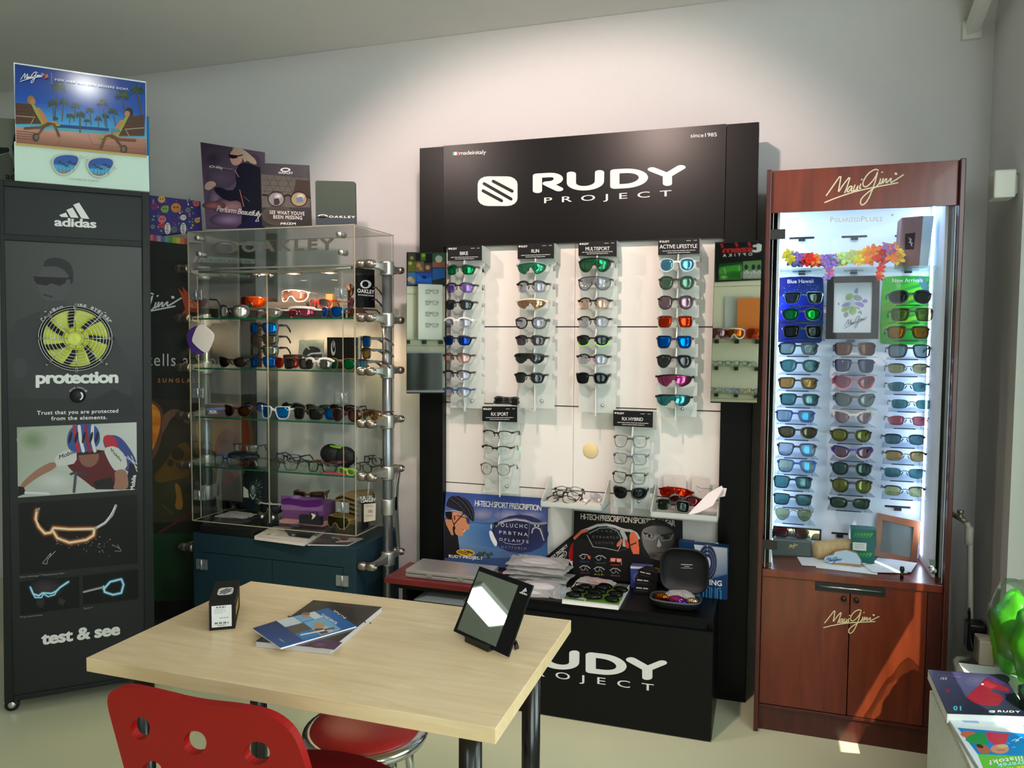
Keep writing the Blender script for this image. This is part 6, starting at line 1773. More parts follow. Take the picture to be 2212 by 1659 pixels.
# ================================================================== cherry cabinet with lit glasses
KX0, KX1, KY, KB, KH = -.006, .603, 2.865, 3.235, 1.996
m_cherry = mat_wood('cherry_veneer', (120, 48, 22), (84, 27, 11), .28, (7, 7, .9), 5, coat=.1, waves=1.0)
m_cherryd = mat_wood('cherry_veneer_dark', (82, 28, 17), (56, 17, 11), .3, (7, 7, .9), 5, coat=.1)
m_lightbox = mat('white_back_panel', (226, 232, 240), .6)
kb_ = thing('cabinet', 'tall cherry cabinet with lit glass door full of glasses beside the corner', 'cabinet', (.3, 3.05, 0))
for x0, x1, nm in ((KX0, KX0+.016, 'side_panel'), (KX1-.016, KX1, 'side_panel')):
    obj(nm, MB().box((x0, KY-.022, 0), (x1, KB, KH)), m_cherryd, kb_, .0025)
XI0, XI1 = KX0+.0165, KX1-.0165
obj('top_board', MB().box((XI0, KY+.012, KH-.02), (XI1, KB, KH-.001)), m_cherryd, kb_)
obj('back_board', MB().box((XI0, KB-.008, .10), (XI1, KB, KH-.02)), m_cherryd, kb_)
hm = MB().box((XI0, KY, 1.850), (XI1, KY+.012, KH-.001))
ho = obj('header_board', hm, m_cherry, kb_, .001)
A = Art(ypl(KY-.0005), MB(), .0002); A.strokes(MAUI, (1781, 445.4), (1952, 445.4), (0, -81.5), 2.6, (232, 222, 188)); obj('script_lettering', A.mb, pr, ho)
obj('ledge', MB().box((XI0, KY-.006, .565), (XI1, KB-.009, .592)), m_cherry, kb_, .002)
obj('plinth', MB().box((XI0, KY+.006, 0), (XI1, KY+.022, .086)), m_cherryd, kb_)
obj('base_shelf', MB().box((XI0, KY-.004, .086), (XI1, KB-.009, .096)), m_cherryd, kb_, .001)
for a, b_, k in ((XI0+.001, .3015, 0), (.3045, XI1-.045, 1)):
    d = obj('door', MB().box((a, KY, .098), (b_, KY+.018, .5635)), m_cherry, kb_, .001)
    p = atY(1822 if k == 0 else 1849.4, 1293 if k == 0 else 1296, KY)
    obj('lock', MB().lathe([(.009, 0), (.009, .009), (.007, .012), (0, .012)], p, (0, -1, 0), 16), mat('dark_metal', (52, 48, 44), .3, .8), d)
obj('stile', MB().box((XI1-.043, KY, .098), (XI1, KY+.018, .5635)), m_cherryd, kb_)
hp = [atY(x, y, KY-.001) for x, y in ((1761, 1256), (1913, 1269), (1913, 1289), (1761, 1275))]
ha = obj('handle_recess', MB().box((hp[0].x, KY-.003, .532), (hp[1].x, KY-.0003, .5640)), mat('recess_black', (14, 13, 13), .4), kb_)
obj('handle_bar', MB().tube([(hp[0].x+.006, KY-.006, .549), (hp[1].x-.006, KY-.006, .549)], .003, 10), m_chrome, ha)
A = Art(ypl(KY-.0008), MB(), .0002); A.strokes(MAUI, (1778.7, 1361), (1899, 1379), (0, -57), 2.2, (236, 222, 176)); obj('script_lettering', A.mb, pr, kb_)
# the lit box
BX0, BX1, BYF, BYB = .046, .566, 2.95, 3.195
lb = MB().box((BX0-.012, BYB, .592), (BX1+.012, BYB+.01, 1.90)).box((BX0-.012, BYF, .592), (BX0-.003, BYB, 1.90)).box((BX1+.003, BYF, .592), (BX1+.012, BYB, 1.90)).box((BX0-.012, BYF, 1.90), (BX1+.012, BYB+.01, 1.91))
lo_ = obj('light_box', lb, m_lightbox, kb_)
m_led = mat_emit('led_strip', (200, 224, 255), 18)
for x0, x1 in ((BX0-.003, BX0+.001), (BX1-.001, BX1+.003)):
    obj('led_strip', MB().box((x0, 3.135, .62), (x1, 3.150, 1.895)), m_led, lo_)
obj('led_strip', MB().box((BX0+.02, 3.03, 1.896), (BX1-.02, 3.045, 1.8995)), m_led, lo_)
m_inn2 = mat('inner_dark_gloss', (26, 34, 36), .08, 0, .7)
obj('inner_lining', MB().box((XI0+.0005, KY+.02, .592), (XI0+.003, KB-.009, 1.85)), m_inn2, kb_)
obj('inner_lining', MB().box((XI1-.003, KY+.02, .592), (XI1-.0005, KB-.009, 1.85)), m_inn2, kb_)
m_slot = mat('slot_black', (18, 20, 30), .5)
def slot(x0, x1, z, hook=True):
    s = MB().box((x0, BYB-.0006, z-.004), (x1, BYB-.0001, z+.004))
    c = (x0+x1)/2
    if hook: s.box((c-.012, BYB-.012, z-.013), (c+.012, BYB-.0001, z-.001))
    obj('slot', s, m_slot, lo_)
for x0, x1, y in ((1705, 1759, 515), (1818, 1873, 512), (1933, 1985, 510), (1705, 1757, 550), (1816, 1871, 547.5), (1932, 1982, 546), (1712, 1752, 587), (1823, 1865, 585), (1938, 1985, 583), (1911, 1967, 1093), (1796, 1832, 1151)):
    a = atY(x0, y, BYB); b_ = atY(x1, y, BYB); slot(a.x, b_.x, a.z)
# door of glass
GX0, GX1, GZ0, GZ1 = atY(1671, 468, KY-.012).x, atY(2064.7, 455, KY-.012).x, .600, 1.846
gd = obj('glass_door', MB().box((GX0, KY-.013, GZ0), (GX1, KY-.008, GZ1)), mat_glass('door_glass', (252, 254, 254), .28), kb_)
obj('door_edge', MB().box((GX0-.0008, KY-.0132, GZ0), (GX0+.0004, KY-.0078, GZ1)).box((GX1-.0004, KY-.0132, GZ0), (GX1+.0008, KY-.0078, GZ1)), mat('bright_glass_edge', (214, 222, 222), .2), gd)
for y in (506, 1178):
    c = atY(1684, y, KY-.014)
    obj('hinge', MB().box((GX0-.012, KY-.017, c.z-.017), (GX0+.040, KY-.0135, c.z+.017)).box((GX0-.012, KY-.0135, c.z-.017), (GX0-.001, KY+.004, c.z+.017)), mat('hinge_black', (16, 17, 18), .35), gd)
c = atY(2013, 1230, KY-.014)
obj('cylinder_lock', MB().lathe([(.012, 0), (.012, .016), (.0105, .019), (0, .019)], c, (0, -1, 0), 24).box(c+V3((-.009, -.006, .012)), c+V3((.009, 0, .035))), m_chrome, gd)
A = Art(ypl(KY-.0135), MB(), .0002)
A.text('P', (1793.8, 480), (1801, 479.9), 11.5, (198, 188, 160), .008); A.text('OLARIZED', (1803, 479.8), (1858, 478.7), 9, (198, 188, 160), .008, 1.05); A.text('P', (1860, 478.6), (1868, 478.5), 11.5, (198, 188, 160), .008); A.text('LUS2', (1870, 478.4), (1906, 477.6), 9, (198, 188, 160), .008, 1.05); A.ell(1927.5, 464.5, 2.6, 2.6, (198, 188, 160))
obj('door_lettering', A.mb, prm, gd)
c = atZ(1948, 1250, .592)
t = thing('door_stop', 'small dark turned pin standing on the cherry ledge', 'pin', (c.x, c.y, .592))
obj('pin', MB().lathe([(.006, 0), (.006, .018), (.004, .02), (.007, .026), (.008, .034), (.006, .042), (0, .043)], (c.x, c.y, .592), n=14), mat('dark_metal', (52, 48, 44), .3, .8), t)

# printed cards inside
cpl = ypl(BYB-.003)
def rnd(q, r=.07):
    (x0, y0), (x1, y1), (x2, y2), (x3, y3) = q
    w = (x1-x0)*r
    return chaikin([(x0+w, y0), (x1-w, y1), (x1, y1+w), (x2, y2-w), (x2-w, y2), (x3+w, y3), (x3, y3-w), (x0, y0+w)], 1)
def card_in(q, label, art, base):
    m = MB(); P = [cpl.m(*p) for p in rnd(q)]; m.prism(P[::-1], (0, .002, 0), base)
    art(Art(cpl, m, .0003)); return tag(obj('display_card', m, pr), label, 'card')
def a_bh(A):
    A.poly(rnd(((1679.5, 599.5), (1779, 598.5), (1776, 741), (1675.5, 739))), [(20, 40, 110) if i < 4 else ((10, 66, 130) if i < 8 else (12, 14, 120)) for i in range(16)])
    A.poly([(1678, 640), (1778, 640), (1777, 690), (1677, 690)], [(14, 60, 200), (10, 44, 130), (8, 16, 150), (10, 24, 215)])
    for i in range(60): A.ell(random.uniform(1685, 1772), random.uniform(615, 668), random.uniform(.5, 2.4), random.uniform(.4, .9), (40, 110+random.randint(0, 60), 230), random.uniform(-20, 20), 6)
    A.text('Blue Hawaii', (1701, 612), (1757, 611), 8, WHT, .012, 1.0)
card_in(((1678.3, 598.3), (1780.2, 597), (1776.6, 742.4), (1674, 740)), 'blue card with the words Blue Hawaii in the lit cabinet', a_bh, (14, 34, 140))
def a_na(A):
    A.poly(rnd(((1906.5, 597.5), (2014.5, 597), (2008.5, 744), (1900.5, 743.3))), [(40, 130, 60) if i < 8 else (60, 190, 40) for i in range(16)])
    for k in range(9):
        y = 612+15*k; A.poly([(1904, y+20), (1960, y), (2012, y-14), (2012, y-6), (1962, y+8), (1904, y+34)], (70+(k % 3)*30, 190+(k % 2)*20, 44)) if y < 712 else None
    A.ell(1941, 617, 6, 6, (110, 200, 90)); A.poly([(1978, 598), (1998, 598), (2012, 640), (2006, 650)], (50, 120, 120))
    A.text('New Arrivals', (1927.5, 610), (1993, 609), 8.2, WHT, .012, 1.0)
card_in(((1905.4, 596.3), (2015.7, 595.7), (2009.6, 745), (1899.3, 744.5)), 'green card with the words New Arrivals in the lit cabinet', a_na, (70, 190, 60))
# framed flower print
fq = ((1787, 597.5), (1901, 595), (1897, 732.5), (1783.4, 732.5)); iq = ((1802.3, 611), (1885, 609.5), (1881.9, 718.6), (1799.3, 718.6))
f_pl = ypl(3.13)
t = thing('framed_picture', 'black frame with a purple and green flower print in the lit cabinet', 'picture frame', tuple(f_pl.m(1842, 732)))
fm_ = MB()
F = [f_pl.m(*p) for p in fq]; I = [f_pl.m(*p) for p in iq]
for k in range(4): fm_.prism([F[k], I[k], I[(k+1) % 4], F[(k+1) % 4]], (0, .014, 0))
obj('frame_border', fm_, mat('frame_black', (12, 12, 15), .3, 0, .2), t)
pm = MB(); ip = ypl(3.137); pm.prism([f_pl.m(*p)+V3((0, .007, 0)) for p in iq][::-1], (0, .003, 0), (196, 208, 222))
A = Art(ip, pm, .0003)
pu, gn, gr2 = (134, 128, 190), (150, 178, 118), (132, 144, 150)
g2 = lambda x, y: (1780+x/8.296, 580+y/8.296)
for pts, cc in (([(530, 430), (560, 370), (605, 340), (615, 400), (600, 460), (560, 440)], pu), ([(385, 570), (385, 490), (430, 450), (510, 445), (530, 500), (480, 560)], gn), ([(540, 480), (620, 470), (690, 530), (680, 570), (600, 590), (520, 540)], gr2), ([(670, 590), (720, 540), (800, 575), (740, 630)], pu), ([(530, 620), (620, 590), (700, 620), (725, 680), (670, 700), (580, 660)], pu), ([(500, 630), (420, 600), (330, 640), (305, 690), (380, 690)], pu), ([(500, 660), (400, 680), (310, 710), (310, 780), (400, 780)], gn), ([(510, 670), (590, 730), (560, 820), (500, 840), (440, 790), (460, 720)], gn), ([(540, 670), (640, 700), (650, 730), (590, 730)], gn), ([(590, 800), (660, 740), (690, 840), (640, 800)], gr2), ([(345, 790), (430, 780), (440, 850), (360, 890)], gr2)):
    A.poly(chaikin([g2(*q) for q in pts], 1), cc)
for k in range(6): A.line([g2(510, 630), g2(510+90*math.cos(k*1.05), 630+80*math.sin(k*1.05))], .7, (210, 220, 232))
for k in range(3): A.line([g2(232+12*math.cos(k*1.05)+28, 635-26*math.sin(k*1.05)), g2(260-12*math.cos(k*1.05), 635+26*math.sin(k*1.05))], 1, (50, 54, 64))
for q in ((310, 600), (335, 590), (350, 610), (370, 600)): A.ell(*g2(*q), .7, .7, (70, 74, 84), 0, 6)
A.strokes(MAUI, g2(355, 1100), g2(775, 1050), (0, -27), 1.0, (74, 84, 96))
obj('print', pm, pr, t)
obj('hook', MB().box(f_pl.m(1840, 731.5)+V3((-.012, .012, -.014)), f_pl.m(1840, 731.5)+V3((.012, .06, -.004))), m_slot, t)
# glass shelf with flower garland and fabric box
gs = atY(1855, 580, 3.05)
so = obj('glass_shelf', MB().box((BX0, 2.99, gs.z-.005), (BX1, BYB-.001, gs.z)), m_shelf, kb_)
bq = [ypl(3.04).m(*p) for p in ((1948, 470.5), (1994, 466.5), (1985, 579), (1940, 579))]
zf = min(p.z for p in bq)
for p in bq[2:]: p.z = gs.z+.0005
t = thing('gift_box', 'tall mauve cloth box with a dark label on the glass shelf', 'box', tuple((bq[2]+bq[3])/2))
bm_ = MB().prism(bq[::-1], (0, .09, 0), (150, 118, 120))
A = Art(ypl(3.04), bm_, .0004); A.poly([(1955.5, 505), (1977.5, 502.5), (1974, 538.5), (1954.2, 539.5)], (66, 56, 66)); A.strokes(MAUI, (1962, 513), (1963, 533), (9, 0), .8, (210, 204, 206))
obj('box_body', bm_, mat_print('print_cloth', .9, .1), t)
ss = MB().prism([bq[1]+V3((.0006, .001, 0)), bq[1]+V3((.035, .001, -.001)), bq[2]+V3((.028, .001, 0)), bq[2]+V3((.0006, .001, 0))][::-1], (0, .088, 0)); obj('sleeve', ss, mat('pale_blue_board', (170, 196, 214), .6), t)
PET = [(226, 60, 50), (240, 140, 60), (244, 214, 70), (150, 120, 210), (130, 160, 230), (236, 110, 130), (180, 220, 130), (170, 110, 190)]
def flower(mb, c, r, cc, nrm):
    z = V3(nrm).normalized(); x = z.orthogonal().normalized(); y = z.cross(x); a0 = random.uniform(0, 6)
    for k in range(5):
        a = a0+k*2*PI/5
        d = x*math.cos(a)+y*math.sin(a); e = x*-math.sin(a)+y*math.cos(a)
        c2 = tuple(min(255, int(q*random.uniform(.9, 1.15))) for q in cc)
        mb.add([c, c+d*r*.6-e*r*.34+z*r*.2, c+d*r+z*r*.1-e*r*.12, c+d*r+z*r*.1+e*r*.12, c+d*r*.6+e*r*.34+z*r*.2], [(0, 1, 2, 3, 4)], c2)
lei = MB()
for i in range(120):
    u = (i+.5)/120
    px = 1700+244*u
    zz = gs.z+.012+.045*random.random()*(.6+.4*math.sin(3+u*5))+.012
    zone = [2, 4, 3, 0, 0, 1, 5, 3, 3, 4, 2, 6, 6, 2, 2, 1, 1, 0, 0, 7, 1, 2][int(u*21.9)]
    c = atY(px, 560, random.uniform(3.0, 3.03)); c.z = zz
    if zz < gs.z: c.y = 2.984
    flower(lei, c, random.uniform(.017, .026), PET[zone], (random.uniform(-.6, .6), -1, random.uniform(-.3, .8)))
for px in (1790, 1903):
    for j in range(5):
        c = atY(px+random.uniform(-5, 5), 575+6*j, 2.982); flower(lei, c, .015, PET[[3, 7, 5, 4, 3][j] if px < 1850 else [0, 0, 1, 0, 0][j]], (random.uniform(-.4, .4), -1, .2))
tag(obj('flower_garland', lei, mat_print('print_petal', .8, .2)), 'bright paper flower garland lying along the glass shelf of the lit cabinet', 'garland')

# the glasses of the cabinet, each on a clear bracket
GYC = 3.075
m_brk = mat_glass('bracket_acrylic', (240, 246, 252), .6)
BG = 'glasses on clear brackets in the lit cabinet'
def rowcol(L, specs, column, card=None):
    n = len(L)
    for i, (p, s) in enumerate(zip(L, specs)):
        d = dict(s)
        what = d.pop('d')
        pos = '%s in the %s column of the lit cabinet' % (ORD2[i], column)
        d.setdefault('W_', .139)
        h = d.get('H_', .042)
        c = atY(p[0], p[1], GYC)
        glasses('%s, %s' % (what, pos), c, group=BG, pitch=d.pop('pitch', -.06), **d)
        z = c.z-h/2-.009
        x0, x1 = c.x-.078, c.x+.078
        if column == 'right': x1 = min(x1, BX1-.004)
        x0 = max(x0, BX0+.004)
        br = MB().prism([(x0+.02, BYB-.0015, z+.006), (x0, GYC-.005, z), (x1, GYC-.005, z), (x1-.02, BYB-.0015, z+.006)], (0, 0, -.003))
        b_ = obj('clear_bracket', br, m_brk, kb_)
        obj('bracket_strip', MB().box((x0+.03, GYC-.0066, z-.0035), (x1-.04, GYC-.0052, z+.0005)), m_slot, b_)
ORD2 = ['topmost', 'second', 'third', 'fourth', 'fifth', 'sixth', 'seventh', 'eighth', 'ninth', 'tenth', 'eleventh', 'twelfth', 'thirteenth', 'lowest']
BKN = (20, 22, 30)
fr_ = dict(R=.15, rt=.0032)
left = [(1736, 643), (1732, 679), (1734, 716), (1724.3, 753), (1727.3, 790.3), (1723.7, 827.6), (1726.7, 863.2), (1718, 898.8), (1723.3, 934.2), (1721, 971.3), (1721, 1007.3), (1712, 1042), (1712, 1079.5), (1714, 1112.4)]
rowcol(left, [dict(fr_, d='silver wire sunglasses', style='square', rim='full', rt=.0012, met=True, fc=(170, 176, 176), lens=((50, 60, 70), (150, 180, 170), .12), H_=.042),
              dict(fr_, d='blue framed green mirror sunglasses', style='wrap', fc=(20, 44, 80), lens=((30, 46, 60), (30, 200, 80), .3), H_=.043),
              dict(fr_, d='matt black dark lens sunglasses', style='rect', fc=BKN, lens=L_DARK, H_=.042),
              dict(fr_, d='black grey lens sunglasses', style='rect', rt=.0045, fc=BKN, lens=L_GREY, H_=.038),
              dict(fr_, d='thin black teal lens sunglasses', style='wrap', rt=.0024, fc=(24, 32, 44), lens=L_TEAL, H_=.044),
              dict(fr_, d='black bronze lens sunglasses', style='rect', fc=(40, 36, 46), lens=L_BRONZE, H_=.038),
              dict(fr_, d='black teal lens sunglasses', style='rect', fc=BKN, lens=L_TEAL, H_=.040),
              dict(fr_, d='bright blue sunglasses', style='rect', fc=(34, 52, 150), lens=((150, 160, 158), (40, 160, 230), .25), H_=.040),
              dict(fr_, d='dark wraparound sunglasses', style='wrap', rt=.005, fc=(36, 26, 28), R=.10, lens=((84, 74, 54), (180, 170, 140), .15), H_=.036),
              dict(fr_, d='black square blue mirror sunglasses', style='square', fc=(26, 28, 42), lens=((190, 186, 190), (40, 180, 236), .22), H_=.044),
              dict(fr_, d='blue square yellow-grey lens sunglasses', style='square', fc=(28, 84, 186), lens=((176, 182, 150), (50, 170, 240), .2), H_=.044),
              dict(fr_, d='dark square teal lens sunglasses', style='rect', fc=(30, 28, 40), lens=L_TEAL, H_=.042),
              dict(fr_, d='dark narrow teal lens sunglasses', style='rect', fc=(34, 34, 44), lens=L_TEAL, H_=.039),
              dict(d='gold wire aviator sunglasses', style='avi', rim='full', rt=.001, met=True, fc=(150, 140, 110), lens=((140, 150, 116), (200, 205, 170), .1), H_=.046, bridge=.02)], 'left')
mid = [(1847.2, 753.5), (1846, 790.3), (1845.4, 827), (1846.6, 864.5), (1843, 902.5), (1839, 941), (1842.3, 978.2), (1840.4, 1013.6), (1840.4, 1050.3), (1836, 1087.7)]
rowcol(mid, [dict(fr_, d='thick black brown lens sunglasses', style='rect', rt=.005, fc=(24, 20, 24), lens=L_BROWN, H_=.040),
             dict(fr_, d='wire butterfly blue-grey lens sunglasses', style='square', rt=.0012, met=True, fc=(60, 66, 80), lens=((70, 80, 110), (150, 165, 190), .12), H_=.048),
             dict(fr_, d='crimson cat-eye sunglasses', style='cat', fc=(130, 20, 60), lowc=(196, 110, 130), lens=L_ROSE, H_=.044, rt=.004),
             dict(fr_, d='black cat-eye grey lens sunglasses', style='cat', fc=(34, 28, 48), lens=L_GREY, H_=.046, rt=.0026),
             dict(fr_, d='cream-topped cat-eye mauve lens sunglasses', style='cat', rim='half', fc=(196, 184, 174), lens=L_MAUVE, H_=.044, rt=.005),
             dict(fr_, d='dark oval olive lens sunglasses', style='round', fc=(40, 28, 24), lens=L_OLIVE, H_=.040, rt=.0038),
             dict(fr_, d='violet blue cat-eye sunglasses', style='cat', fc=(40, 26, 140), lowc=(206, 190, 190), lens=L_MAUVE, H_=.042),
             dict(fr_, d='plum round green lens sunglasses', style='round', fc=(56, 44, 58), lens=((62, 96, 92), (160, 190, 180), .12), H_=.044),
             dict(fr_, d='thin black big olive lens sunglasses', style='round', fc=(34, 32, 34), rt=.0022, lens=L_OLIVE, H_=.048),
             dict(fr_, d='narrow glossy black sunglasses', style='narrow', fc=(20, 22, 32), lens=((70, 90, 80), (170, 190, 170), .12), H_=.034)], 'middle')
rl_ = dict(rim='none', met=True, R=.14, bridge=.02)
right = [(1968, 641), (1971, 679.4), (1963.2, 718), (1966, 758.3), (1963, 797), (1962.4, 835.5), (1970, 873.5), (1962, 909), (1955, 950.4), (1957.2, 986.6), (1954.2, 1022.7), (1954.8, 1062.5)]
rowcol(right, [dict(fr_, d='dark blue wraparound sunglasses', style='wrap', R=.10, rt=.0055, fc=(18, 34, 50), lens=L_DARK, H_=.040),
               dict(fr_, d='tortoise square olive lens sunglasses', style='rect', fc=(40, 38, 30), lens=((120, 116, 70), (190, 190, 130), .12), H_=.042),
               dict(fr_, d='black orange mirror sunglasses', style='rect', fc=(24, 26, 30), lens=((140, 122, 40), (250, 130, 40), .25), H_=.040),
               dict(fr_, d='dark thick grey-green lens sunglasses', style='rect', R=.11, rt=.005, fc=(20, 28, 40), lens=L_GREY, H_=.040),
               dict(rl_, d='half-rim khaki lens sunglasses', style='narrow', rim='half', fc=(60, 60, 70), lens=((140, 136, 100), (200, 196, 150), .12), H_=.034),
               dict(rl_, d='rimless teal lens sunglasses', style='sport', fc=(30, 40, 56), lens=L_TEAL, H_=.036),
               dict(rl_, d='rimless narrow blue-green lens sunglasses', style='narrow', fc=(60, 66, 80), lens=L_TEAL, H_=.034),
               dict(rl_, d='rimless pink lens sunglasses', style='sport', fc=(90, 60, 76), lens=((160, 84, 92), (230, 150, 170), .14), H_=.036),
               dict(rl_, d='half-rim slate lens sunglasses', style='narrow', rim='half', fc=(40, 46, 60), lens=((70, 104, 112), (170, 190, 200), .1), H_=.036),
               dict(rl_, d='half-rim olive and orange lens sunglasses', style='narrow', rim='half', fc=(90, 50, 40), lens=((150, 142, 100), (240, 170, 70), .2), H_=.036),
               dict(rl_, d='rimless sea-green lens sunglasses', style='narrow', fc=(60, 70, 80), lens=L_TEAL, H_=.036),
               dict(rl_, d='half-rim violet and yellow lens sunglasses', style='narrow', rim='half', fc=(50, 50, 110), lens=((170, 174, 130), (210, 220, 110), .16), H_=.036)], 'right')
# goods on the cabinet floor
LZ = .5925
m = MB()
for k, (x0, y0, x1, y1, a) in enumerate(((.20, 2.92, .40, 3.05, -.1), (.14, 2.95, .32, 3.06, .12), (.36, 2.94, .48, 3.08, .25), (.40, 2.98, .53, 3.12, -.3))):
    cx_, cy_ = (x0+x1)/2, (y0+y1)/2
    m_ = MB().box((x0-cx_, y0-cy_, 0), (x1-cx_, y1-cy_, .0012))
    rz_ = Matrix.Rotation(a, 3, 'Z')
    m_.v = [rz_ @ p+V3((cx_, cy_, LZ+.0005+.0015*k)) for p in m_.v]
    tag(obj('leaflet', m_, mat('leaflet_white', (224, 228, 232), .6)), ['white leaflet under the boxes on the cherry ledge', 'white leaflet at the left under the cork block', 'white leaflet at the right beside the green boxes', 'white leaflet rightmost under the wooden frame'][k], 'leaflet', 'leaflets on the cabinet floor')
t = thing('eyewear_case', 'dark grey case with open mirrored lid at the left of the cabinet floor', 'case', (.115, 3.075, LZ))
obj('case_base', MB().prism([(.045, 3.035, LZ), (.19, 3.06, LZ), (.185, 3.06, LZ+.065), (.05, 3.035, LZ+.07)], (0, .05, 0)), mat('case_grey', (58, 70, 72), .5), t, .008)
A = Art(Pl((.045, 3.0335, LZ), (-.17, -1, 0)), MB(), .002); A.strokes(MAUI, (1704, 1185), (1724, 1185), (0, -12), .9, (206, 186, 120)); obj('script_lettering', A.mb, pr, t)
lid = MB().box((.048, 3.115, LZ+.055), (.222, 3.125, LZ+.098)); obj('lid', lid, mat('frame_black', (24, 25, 30), .25), t)
obj('lid_mirror', MB().box((.055, 3.1135, LZ+.058), (.215, 3.1148, LZ+.093)), mat_mirror(), t)
glasses('dark red rimless sunglasses lying on the grey case', V3((.115, 3.07, LZ+.084)), 'sun', 'sport', 'none', (60, 40, 44), ((80, 14, 34), (150, 80, 110), .12), .13, .034, .15, -.3, .05, .13, tlen=.06)
def capsule(c, r, l, ax):
    q = MB().lathe([(.001, -l/2)]+[(r*math.sin(a), -l/2+r*.5*(1-math.cos(a))) for a in [PI/2*i/6 for i in range(1, 7)]]+[(r*math.cos(a), l/2-r*.5+r*.5*math.sin(a)) for a in [PI/2*i/6 for i in range(0, 6)]]+[(.001, l/2)], c, ax, 28)
    return q
cc_ = V3((.262, 3.07, LZ+.040))
t = thing('eyewear_case', 'tan rounded cork-like case lying in the middle of the cabinet floor', 'case', (cc_.x, cc_.y, LZ+.004))
obj('case_shell', capsule(cc_, .034, .15, (1, .28, .12)), mat('cork', (186, 158, 112), .8, noise=.12, scale=90), t)
q = [V3((.245+.105*u, 2.985, LZ+.004+h)) for u, h in ((0, 0), (1, 0), (1, .020), (.85, .045), (.5, .056), (.15, .045), (0, .022))]
t = thing('logo_block', 'small wooden block with an arched light blue label on the cherry ledge', 'block', (.297, 2.99, LZ+.004))
obj('block_body', MB().prism(q, (0, .03, 0)), mat_wood('block_wood', (176, 132, 84), (150, 104, 60), .5), t, .002)
bm_ = MB(); pl = ypl(2.9845); P = [V3((p.x*.94+.06*.297, 2.9845, LZ+.012+(p.z-LZ-.004)*.86)) for p in q]; bm_.prism(P, (0, .0005, 0), (190, 214, 234))
A = Art(pl, bm_, .0004)
ctr = (1802, 1212); A.glow(1800, 1208, 20, 9, (130, 180, 220), (196, 216, 232), 12); A.strokes(MAUI, (1782, 1216), (1820, 1220), (0, -16), 1.1, (40, 80, 140)); obj('label', bm_, pr, t)
def gbox(px, pyb, z, label, k):
    P = [ypl(3.03).m(*p) for p in px]
    for p in P[2:]: p.z = z
    zt = z+.062
    for p in P[:2]: p.z = zt
    m = MB().prism(P[::-1], (0, .06, 0), (28, 104, 100)); A = Art(ypl(3.03), m, .0003)
    (x0, y0), (x1, y1), (x2, y2), (x3, y3) = px
    for j in range(6): A.poly([(x0+6+j*7, y0+3), (x0+12+j*7, y0+6), (x0+3+j*7, y0+16)], (70, 140+8*j, 70))
    A.poly([(x0+2, y0+24), (x0+32, y0+26), (x0+31, y0+43), (x0+2, y0+41)], (222, 228, 226))
    for j in range(3): A.line([(x0+6, y0+28+4*j), (x0+26, y0+29.3+4*j)], .7, (120, 124, 124), False)
    return tag(obj('carton', m, pr), label, 'box', 'green cartons in the lit cabinet')
gbox(((1838, 1190), (1890, 1194), (1888, 1232), (1837, 1228)), 0, LZ+.006, 'green carton with white label standing on the ledge, the lower of two', 0)
gbox(((1840, 1147), (1893, 1152), (1893, 1190), (1841, 1186)), 0, LZ+.0685, 'green carton with white label stacked on another one', 1)
wp = Pl((.49, 3.12, LZ), (.0, -1, .28))
wf = ((1896, 1108), (1989, 1127), (1979, 1225), (1889, 1200)); wi = ((1907, 1123), (1974, 1139), (1967, 1205), (1901, 1190))
t = thing('framed_picture', 'tilted brown wooden frame with dark glass leaning in the lit cabinet', 'picture frame', tuple(wp.m(1935, 1212)))
fm_ = MB(); F = [wp.m(*p) for p in wf]; I = [wp.m(*p) for p in wi]
for k in range(4): fm_.prism([F[k], I[k], I[(k+1) % 4], F[(k+1) % 4]], wp.n*-.012)
obj('frame_border', fm_, mat_wood('frame_wood', (150, 84, 44), (116, 58, 28), .4), t)
obj('glass_pane', MB().prism([p-wp.n*.006 for p in I][::-1], wp.n*-.002), mat('dark_glass', (84, 94, 98), .05, 0, .8), t)
# ================================================================== right side: radiator, magazines, pipe, charger, green bag
m_rad = mat('radiator_white', (222, 222, 208), .35)
t = thing('radiator', 'white ribbed radiator under the window at the right', 'radiator', (.56, 1.9, 0))
b = MB().box((.462, 1.30, .06), (.545, 2.33, .462))
obj('panel', b, m_rad, t)
b = MB()
for k in range(52):
    y = 1.31+k*.0197
    b.tube([(.4585, y, .075), (.4585, y, .45)], .0065, 6)
obj('ribs', b, m_rad, t)
b = MB().box((.455, 1.295, .462), (.56, 2.335, .468))
for k in range(16): b.box((.47, 1.33+.062*k, .4681), (.545, 1.35+.062*k, .4695))
obj('top_grille', b, m_rad, t)
obj('bracket', MB().box((.546, 1.5, .2), (XR-.0005, 1.54, .24)).box((.546, 2.1, .2), (XR-.0005, 2.14, .24)), m_rad, t)
obj('foot', MB().box((.49, 1.5, 0), (.52, 1.53, .06)), m_rad, t); obj('foot', MB().box((.49, 2.1, 0), (.52, 2.13, .06)), m_rad, t)
o = MB().box((.5605, 1.16, .452), (XR-.0005, 2.5, .4695))
struct('trim_2', o, m_white)
k9 = lambda x, y: (1980+x/3.983, 1420+y/3.983)
